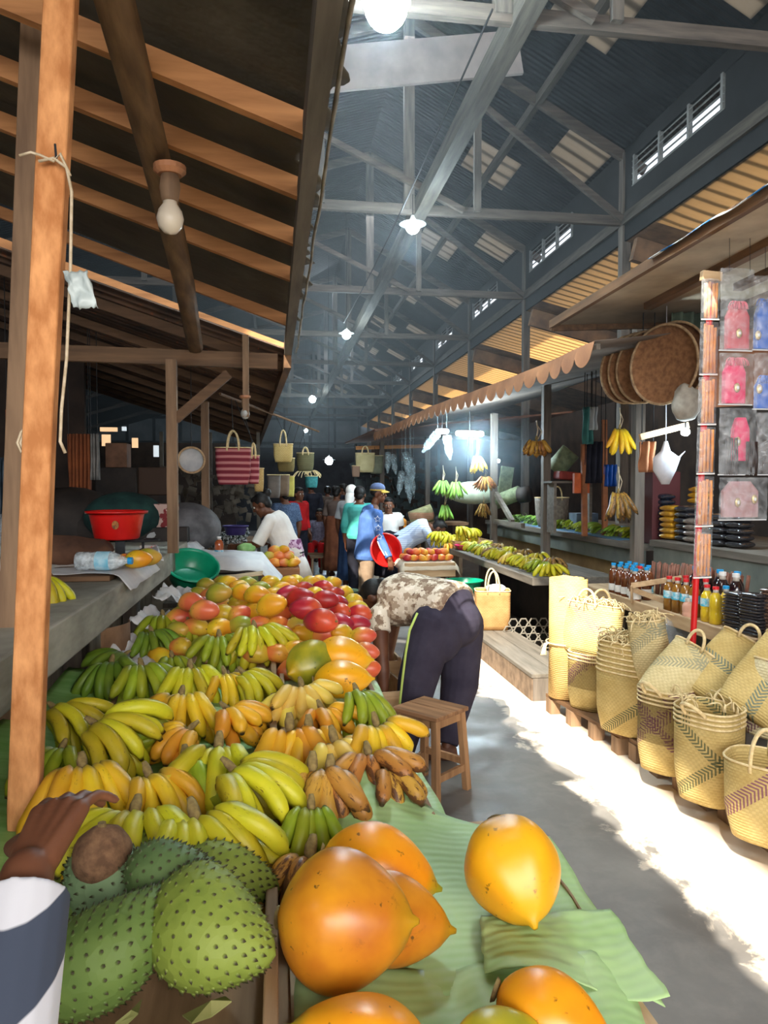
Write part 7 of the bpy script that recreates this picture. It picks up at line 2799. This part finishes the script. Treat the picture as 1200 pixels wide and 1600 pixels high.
# ------------------------------------------------------------------ left counter goods
ZL = 1.172
t = thing('weighing_scale', 'black iron weighing scale on the grey counter under the red basin', 'scale', (-.86, 4.3, ZL))
MB().box((0, 0, .022), (.26, .14, .03)).build('scale_base', M_steel, t, bevel=.006, loc=(0, 0, 0))
for sx_ in (-.12, .12):
    MB().tube([(sx_ * .5, 0, .035), (sx_, 0, .075), (sx_, 0, .12)], .008, 6).build('scale_arm', M_wire, t, loc=(0, 0, 0))
    MB().tube([(sx_ * .2, 0, .035), (sx_ * .9, 0, .07)], .006, 6).build('scale_arm', M_wire, t, loc=(0, 0, 0))
    b = MB()
    b.tube([(sx_ + .09 * math.cos(a), .09 * math.sin(a), .125) for a in [i * PI / 8 for i in range(17)]], .006, 6)
    b.tube([(sx_ - .09, 0, .125), (sx_ + .09, 0, .125)], .006, 6)
    b.tube([(sx_, -.09, .125), (sx_, .09, .125)], .006, 6)
    b.build('scale_ring', M_wire, t, loc=(0, 0, 0))
MB().bar((0, -.02, .03), (0, -.02, .12), .05, .02, (0, 1, 0)).build('scale_column', M_steel, t, loc=(0, 0, 0))
o = basin('red plastic basin sitting on the weighing scale', 'plastic_basin', (-.88, 4.30, ZL + .132), .155, .155, M_red, rim=.012)
c_ = aty(187, 820, 4.155)
b = MB()
b.lathe([(0, .002), (.020, .002), (.021, 0)], 20, (0, 0, 0), Matrix.Rotation(R(90 + 6), 3, 'X'), sx=.9, sy=1.15)
st_ = b.build('sticker', M('orange_sticker', S(196, 130, 60), S(90, 50, 40), scale=50), o, loc=(.02, -.140, .085))
t = thing('tray_board', 'flat dark board on the grey counter under the white paper', 'board', (-1.25, 3.9, ZL))
MB().box((0, 0, .012), (1.02, .9, .024)).build('board', W_brown_x, t, bevel=.003, loc=(0, 0, 0))
b = MB()


def paper_fn(u, v):
    x = -1.70 + u * 1.06
    y = 3.50 + v * .75
    z = ZL + .030 + .012 * nz(u * 4, v * 4) + .006 * nz(u * 11, v * 9)
    if x > -.70:
        z -= (x + .70) * 1.1
    return (x, y - .12 * max(0, u - .8) * 4 * (1 - v), z)


b.sheet(paper_fn, 40, 24, .0015)
tag(b.build('paper_sheet', M_wpaper, smooth=True), 'big white paper sheet on the counter with a corner hanging over the edge', 'paper')
b = MB()
b.sheet(lambda u, v: (-.78 + u * .16 - .1 * v, 4.25 + v * .42, ZL + .01 + .03 * abs(nz(u * 4 + 3, v * 5)) + .05 * u * v), 14, 14, .0015)
tag(b.build('paper_sheet', M_wpaper, smooth=True), 'crumpled white paper beside the scale', 'paper')
t = thing('plastic_bottle', 'clear plastic water bottle lying on the white paper', 'bottle', tuple(aty(118, 872, 3.62)), 0)
t.location.z = ZL + .078
rotb = Vector((1, -.12, 0)).to_track_quat('Z', 'Y').to_matrix()
MB().lathe([(.02, 0), (.042, .008), (.044, .06), (.040, .075), (.044, .09), (.044, .17), (.030, .21), (.014, .235), (.013, .255)], 22, (0, 0, 0), rotb).build('bottle_body', clear_plastic('bottle_film', (.80, .88, .92, 1), .38, .08), t, True, loc=(0, 0, 0))
MB().lathe([(.0448, .10), (.0448, .165)], 22, (0, 0, 0), rotb, cap=False).build('label', M('sky_label', S(110, 186, 214), S(180, 214, 228), scale=20), t, True, loc=(0, 0, 0))
MB().lathe([(.017, .245), (.017, .265), (.0, .266)], 14, (0, 0, 0), rotb).build('cap', C_blue, t, loc=(0, 0, 0))
p = aty(216, 876, 3.72)
for lab, dx, dy, c, s in (('yellow mango lying on the white paper by the bottle', 0, 0, 'yellow', 1.05), ('green mango behind the yellow one on the paper', .03, .09, 'green', 1.0), ('small pale mango touching the bottle cap', -.075, .06, 'orange', .6)):
    o = mango(lab, (p.x + dx, p.y + dy, ZL + .07), c, None, s)
    o.rotation_euler = (0, 0, .15)
b = MB()
b.ball((0, 0, 0), (.24, .16, .085), 14)
for i, q in enumerate(b.v):
    b.v[i] = q * (1 + .28 * nz(q.x * 12, q.y * 12, q.z * 14))
p = aty(100, 833, 4.05)
tag(b.build('brown_cloth', M('brown_cloth', S(104, 72, 54), S(74, 50, 38), scale=8, rough=.95, bump=.5), None, True, loc=(p.x, p.y, ZL + .085)), 'heap of crumpled brown cloth on the counter', 'cloth')
film_bag('knotted clear plastic bag on the counter at the picture edge', tuple(aty(20, 838, 3.0)), .11, .17, 21)
p = aty(232, 865, 4.9)
b = MB()
b.box((p.x, p.y, ZL + .025), (.10, .07, .05))
tag(b.build('small_carton', M('red_white_print', S(220, 210, 204), S(196, 60, 56), scale=14, lo=.52, hi=.55), bevel=.004), 'small red and white carton next to the brown post', 'box')
b = MB()
p = aty(277, 850, 5.6)
b.sheet(lambda u, v: (-1.05 + u * .42, 5.95 + v * .9, 1.115 + .03 * abs(nz(u * 5, v * 4)) - max(0, u - .85) * .5), 20, 20, .002)
tag(b.build('paper_sheet', M_wpaper, smooth=True), 'wrinkled white sheet on the further counter behind the brown post', 'paper')
film_bag('stuffed grey white sack on the further counter', (-1.05, 6.6, 1.165), .15, .20, 31, M('grey_white_sack', S(190, 192, 194), S(160, 162, 166), scale=8, bump=.6), 'sack')

# basins and papers between the counter and the mango heap
basin('green plastic basin tilted against the grey counter', 'plastic_basin', aty(296, 906, 5.15), .172, .13, M_green_pl, (.22, -.50, .84))
basin('red plastic basin half hidden behind the mango heap', 'plastic_basin', tuple(aty(334, 928, 5.4)), .17, .10, M_red, (0, 0, 1))
t = thing('trestle', 'low trestle board beside the counter carrying papers and basins', 'trestle', (-.44, 5.42, 0))
MB().box((.0, 0, .80), (.62, .70, .03)).build('board', W_grey_y, t, loc=(0, 0, 0))
for x in (-.2, .2):
    MB().box((x, .0, .39), (.05, .4, .78)).build('leg', W_grey_z, t, loc=(0, 0, 0))
for i, (pts, lab) in enumerate((((-.68, 3.05, .86), 'crumpled white paper wedged between counter and bananas, nearest piece'), ((-.66, 3.55, .90), 'crumpled white paper between counter and mangoes, middle piece'), ((-.64, 4.1, .95), 'crumpled white paper between counter and mangoes, far piece'))):
    x, y, z = pts
    b = MB()
    b.sheet(lambda u, v: (x - .02 + u * .20, y + v * .46, z + .05 * nz(u * 3 + i * 5, v * 4) + .02 * nz(u * 9, v * 9 + i) + .06 * (1 - u)), 16, 22, .0015)
    tag(b.build('paper_sheet', M_wpaper, smooth=True), lab, 'paper', 'white papers along the counter')
b = MB()
b.sheet(lambda u, v: (-.70 + .06 * math.sin(u * 2.6), 3.1 + u * .4, .72 + v * .30 - .03 * u), 14, 8, .004)
tag(b.build('cardboard_flap', M('brown_card', S(150, 116, 88), S(118, 88, 64), rough=.9)), 'bent brown cardboard flap leaning on the grey counter', 'cardboard')
b = MB()
p = aty(375, 914, 5.35)
b.sheet(lambda u, v: (p.x - .14 + u * .3, p.y - .1 + v * .25, .945 + u * .03 + .004 * nz(u * 4, v * 4)), 6, 6, .005)
tag(b.build('cardboard_sheet', M('pale_card', S(206, 176, 140), S(180, 150, 116), rough=.9)), 'pale cardboard sheet lying across the red basin', 'cardboard')

# further left stall: white sheet over a table, woman's goods
t = thing('side_table', 'small table under a hanging white sheet behind the green basin', 'table', (-.42, 6.3, 0))
MB().box((0, 0, .93), (.62, .6, .04)).build('table_top', W_grey_x, t, loc=(0, 0, 0))
for x in (-.27, .27):
    for y in (-.26, .26):
        MB().box((x, y, .46), (.05, .05, .91)).build('leg', W_grey_z, t, loc=(0, 0, 0))
MB().box((0, -.28, .72), (.56, .02, .34)).build('front_panel', M('pale_green_panel', S(150, 176, 116), S(124, 150, 96), scale=4), t, loc=(0, 0, 0))
b = MB()
b.sheet(lambda u, v: (-.80 + u * .86, 5.93 + v * .72, 1.0 + .06 * (1 - u) + .02 * nz(u * 5, v * 4) - (max(0, u - .80) * 1.0) - (.1 * max(0, .12 - v) * 8)), 34, 20, .0015)
tag(b.build('white_sheet', M_wpaper, smooth=True), 'white sheet thrown over the side table behind the green basin', 'sheet')
t = thing('mango_stand', 'brown wooden stand with mangoes in front of the woman in white', 'stand', (.03, 7.0, 0))
MB().box((0, 0, .80), (.38, .42, .09)).build('stand_top', wood('reddish_stand', S(156, 104, 66), S(120, 76, 48), 0), t, bevel=.004, loc=(0, 0, 0))
for x in (-.155, .155):
    for y in (-.17, .17):
        MB().box((x, y, .38), (.06, .06, .76)).build('leg', W_brown_z, t, loc=(0, 0, 0))
k_ = 0
for lay, (ny, nx, z) in enumerate(((3, 4, .885), (2, 3, .945), (1, 2, 1.0))):
    for j in range(ny):
        for i in range(nx):
            mango('%s mango on the brown stand, %s in the %s row of the %s layer' % (WORD[['green', 'orange', 'blush', 'yellow'][k_ % 4]], ORD[i], ORD[j], ['lowest', 'middle', 'top'][lay]), (.03 + (i - (nx - 1) / 2) * .09, 6.92 + j * .11 + lay * .04, z), ['green', 'orange', 'blush', 'yellow'][k_ % 4], 'mangoes on the brown stand', 1.0, False)
            k_ += 1
p = aty(350, 850, 6.55)
bottle('small bottle of orange sauce with a pale label on the side table', (-.48, 6.45, 1.0), .17, .038, liquid('orange_sauce', S(190, 96, 50), S(160, 76, 40)), C_white_cap, LB_b, None, .1)
b = MB()
b.ball((0, 0, 0), (.09, .08, .06), 12)
for i, q in enumerate(b.v):
    b.v[i] = q * (1 + .25 * nz(q.x * 22, q.y * 22, q.z * 22))
tag(b.build('green_bundle', M('pale_green_veg', S(150, 190, 120), S(116, 160, 92), scale=12), None, True, loc=aty(385, 858, 7.3)), 'bundle of pale greens in the hands of the woman in white', 'greens')
basin('dark purple basin of small goods on the further counter', 'plastic_basin', tuple(aty(368, 828, 8.2) - Vector((0, 0, .055))), .13, .10, M('purple_plastic', S(74, 64, 128), S(58, 50, 106), rough=.4))
t = thing('market_counter', 'dark counter heaped with small goods behind the purple basin', 'counter', (-.72, 9.0, 0))
MB().box((0, 0, .90), (.9, 2.2, .06)).build('counter_top', W_brown_y, t, loc=(0, 0, 0))
MB().box((0, 0, .43), (.8, 2.1, .87)).build('counter_front', M_dark, t, loc=(0, 0, 0))
b = MB()
for i in range(260):
    q = Vector((rng.uniform(-.42, .38), rng.uniform(-.9, 1.0), .94 + rng.uniform(0, .10)))
    b.ball(q, (rng.uniform(.015, .035), rng.uniform(.015, .035), rng.uniform(.012, .03)), 3)
tag(b.build('small_goods', M('mixed_small_goods', S(176, 180, 180), S(48, 56, 52), scale=30, lo=.48, hi=.52), None, False, loc=(-.72, 9.0, 0)), 'glinting clutter of small packed goods heaped on the dark counter', 'goods', kind='stuff')
b = MB()
for x in (-.9, -.2, .5):
    b.box((x, 0, 1.2), (.05, .05, 2.4))
for i in range(160):
    q = Vector((rng.uniform(-.9, .5), rng.uniform(-.3, .3), rng.uniform(1.1, 1.9)))
    b.box(q, (rng.uniform(.04, .14), .03, rng.uniform(.04, .14)), Euler((0, rng.uniform(-.5, .5), 0)).to_matrix())
tag(b.build('hung_wares', M('mixed_hung_wares', S(104, 94, 80), S(46, 40, 36), scale=3, lo=.3, hi=.7), None, False, loc=(-.75, 11.2, 0)), 'dim clutter of wares hung behind the straw baskets', 'wares', kind='stuff')
b = MB()
for x in (-.9, 0, .9):
    b.box((x, 0, 1.25), (.05, .05, 2.5))
for i in range(160):
    q = Vector((rng.uniform(-.9, .9), rng.uniform(-.3, .3), rng.uniform(.9, 2.1)))
    b.box(q, (rng.uniform(.05, .2), .03, rng.uniform(.05, .2)), Euler((0, rng.uniform(-.5, .5), 0)).to_matrix())
tag(b.build('hung_wares', M('mixed_dark_wares', S(66, 80, 80), S(34, 38, 42), scale=3, lo=.3, hi=.7), None, False, loc=(2.6, 15.6, 0)), 'dim clutter of wares hung at the far right stalls', 'wares', kind='stuff')

# low stools in the aisle
for i, (px, py, s, Y) in enumerate(((490, 888, .36, 13.6), (500, 892, .34, 13.2))):
    p = aty(px, py, Y)
    t = thing('low_stool', ['dark low stool in the aisle beside the seated person', 'second dark low stool in the aisle, the nearer one'][i], 'stool', (p.x, Y, 0))
    MB().box((0, 0, s), (.36, .3, .03)).build('seat', W_brown_x, t, loc=(0, 0, 0))
    for x in (-.14, .14):
        for y in (-.11, .11):
            MB().box((x, y, s / 2 - .01), (.035, .035, s - .02)).build('leg', W_brown_z, t, loc=(0, 0, 0))

# ------------------------------------------------------------------ smoky air in the hall
k = NT('smoky_air')
k.n.remove(k.b)
vs_ = k.new('ShaderNodeVolumeScatter')
vs_.inputs['Color'].default_value = (.86, .94, 1, 1)
vs_.inputs['Density'].default_value = .0085
vs_.inputs['Anisotropy'].default_value = .45
k.L(vs_.outputs[0], k.out.inputs['Volume'])
b = MB()
b.box((.5, 21.6, 5.05), (18.6, 36.6, 5.1))
tag(b.build('haze', k.m), 'thin smoky bluish haze filling the market hall', 'haze', kind='stuff')

k = NT('lamp_smoke')
k.n.remove(k.b)
vs_ = k.new('ShaderNodeVolumeScatter')
vs_.inputs['Color'].default_value = (.70, .88, 1, 1)
gr = k.new('ShaderNodeTexGradient', gradient_type='QUADRATIC_SPHERE')
k.L(k.coord((1 / 1.3, 1 / 1.7, 1 / .8)), gr.inputs['Vector'])
k.L(k.math('MULTIPLY', gr.outputs['Fac'], .14), vs_.inputs['Density'])
vs_.inputs['Anisotropy'].default_value = .3
k.L(vs_.outputs[0], k.out.inputs['Volume'])
b = MB()
b.ball((0, 0, 0), (1.3, 1.7, .8), 14)
tag(b.build('haze', k.m, loc=Vector((2.55, 9.3, 2.0))), 'bluish smoke glowing around the long stall lamp', 'haze', kind='stuff')
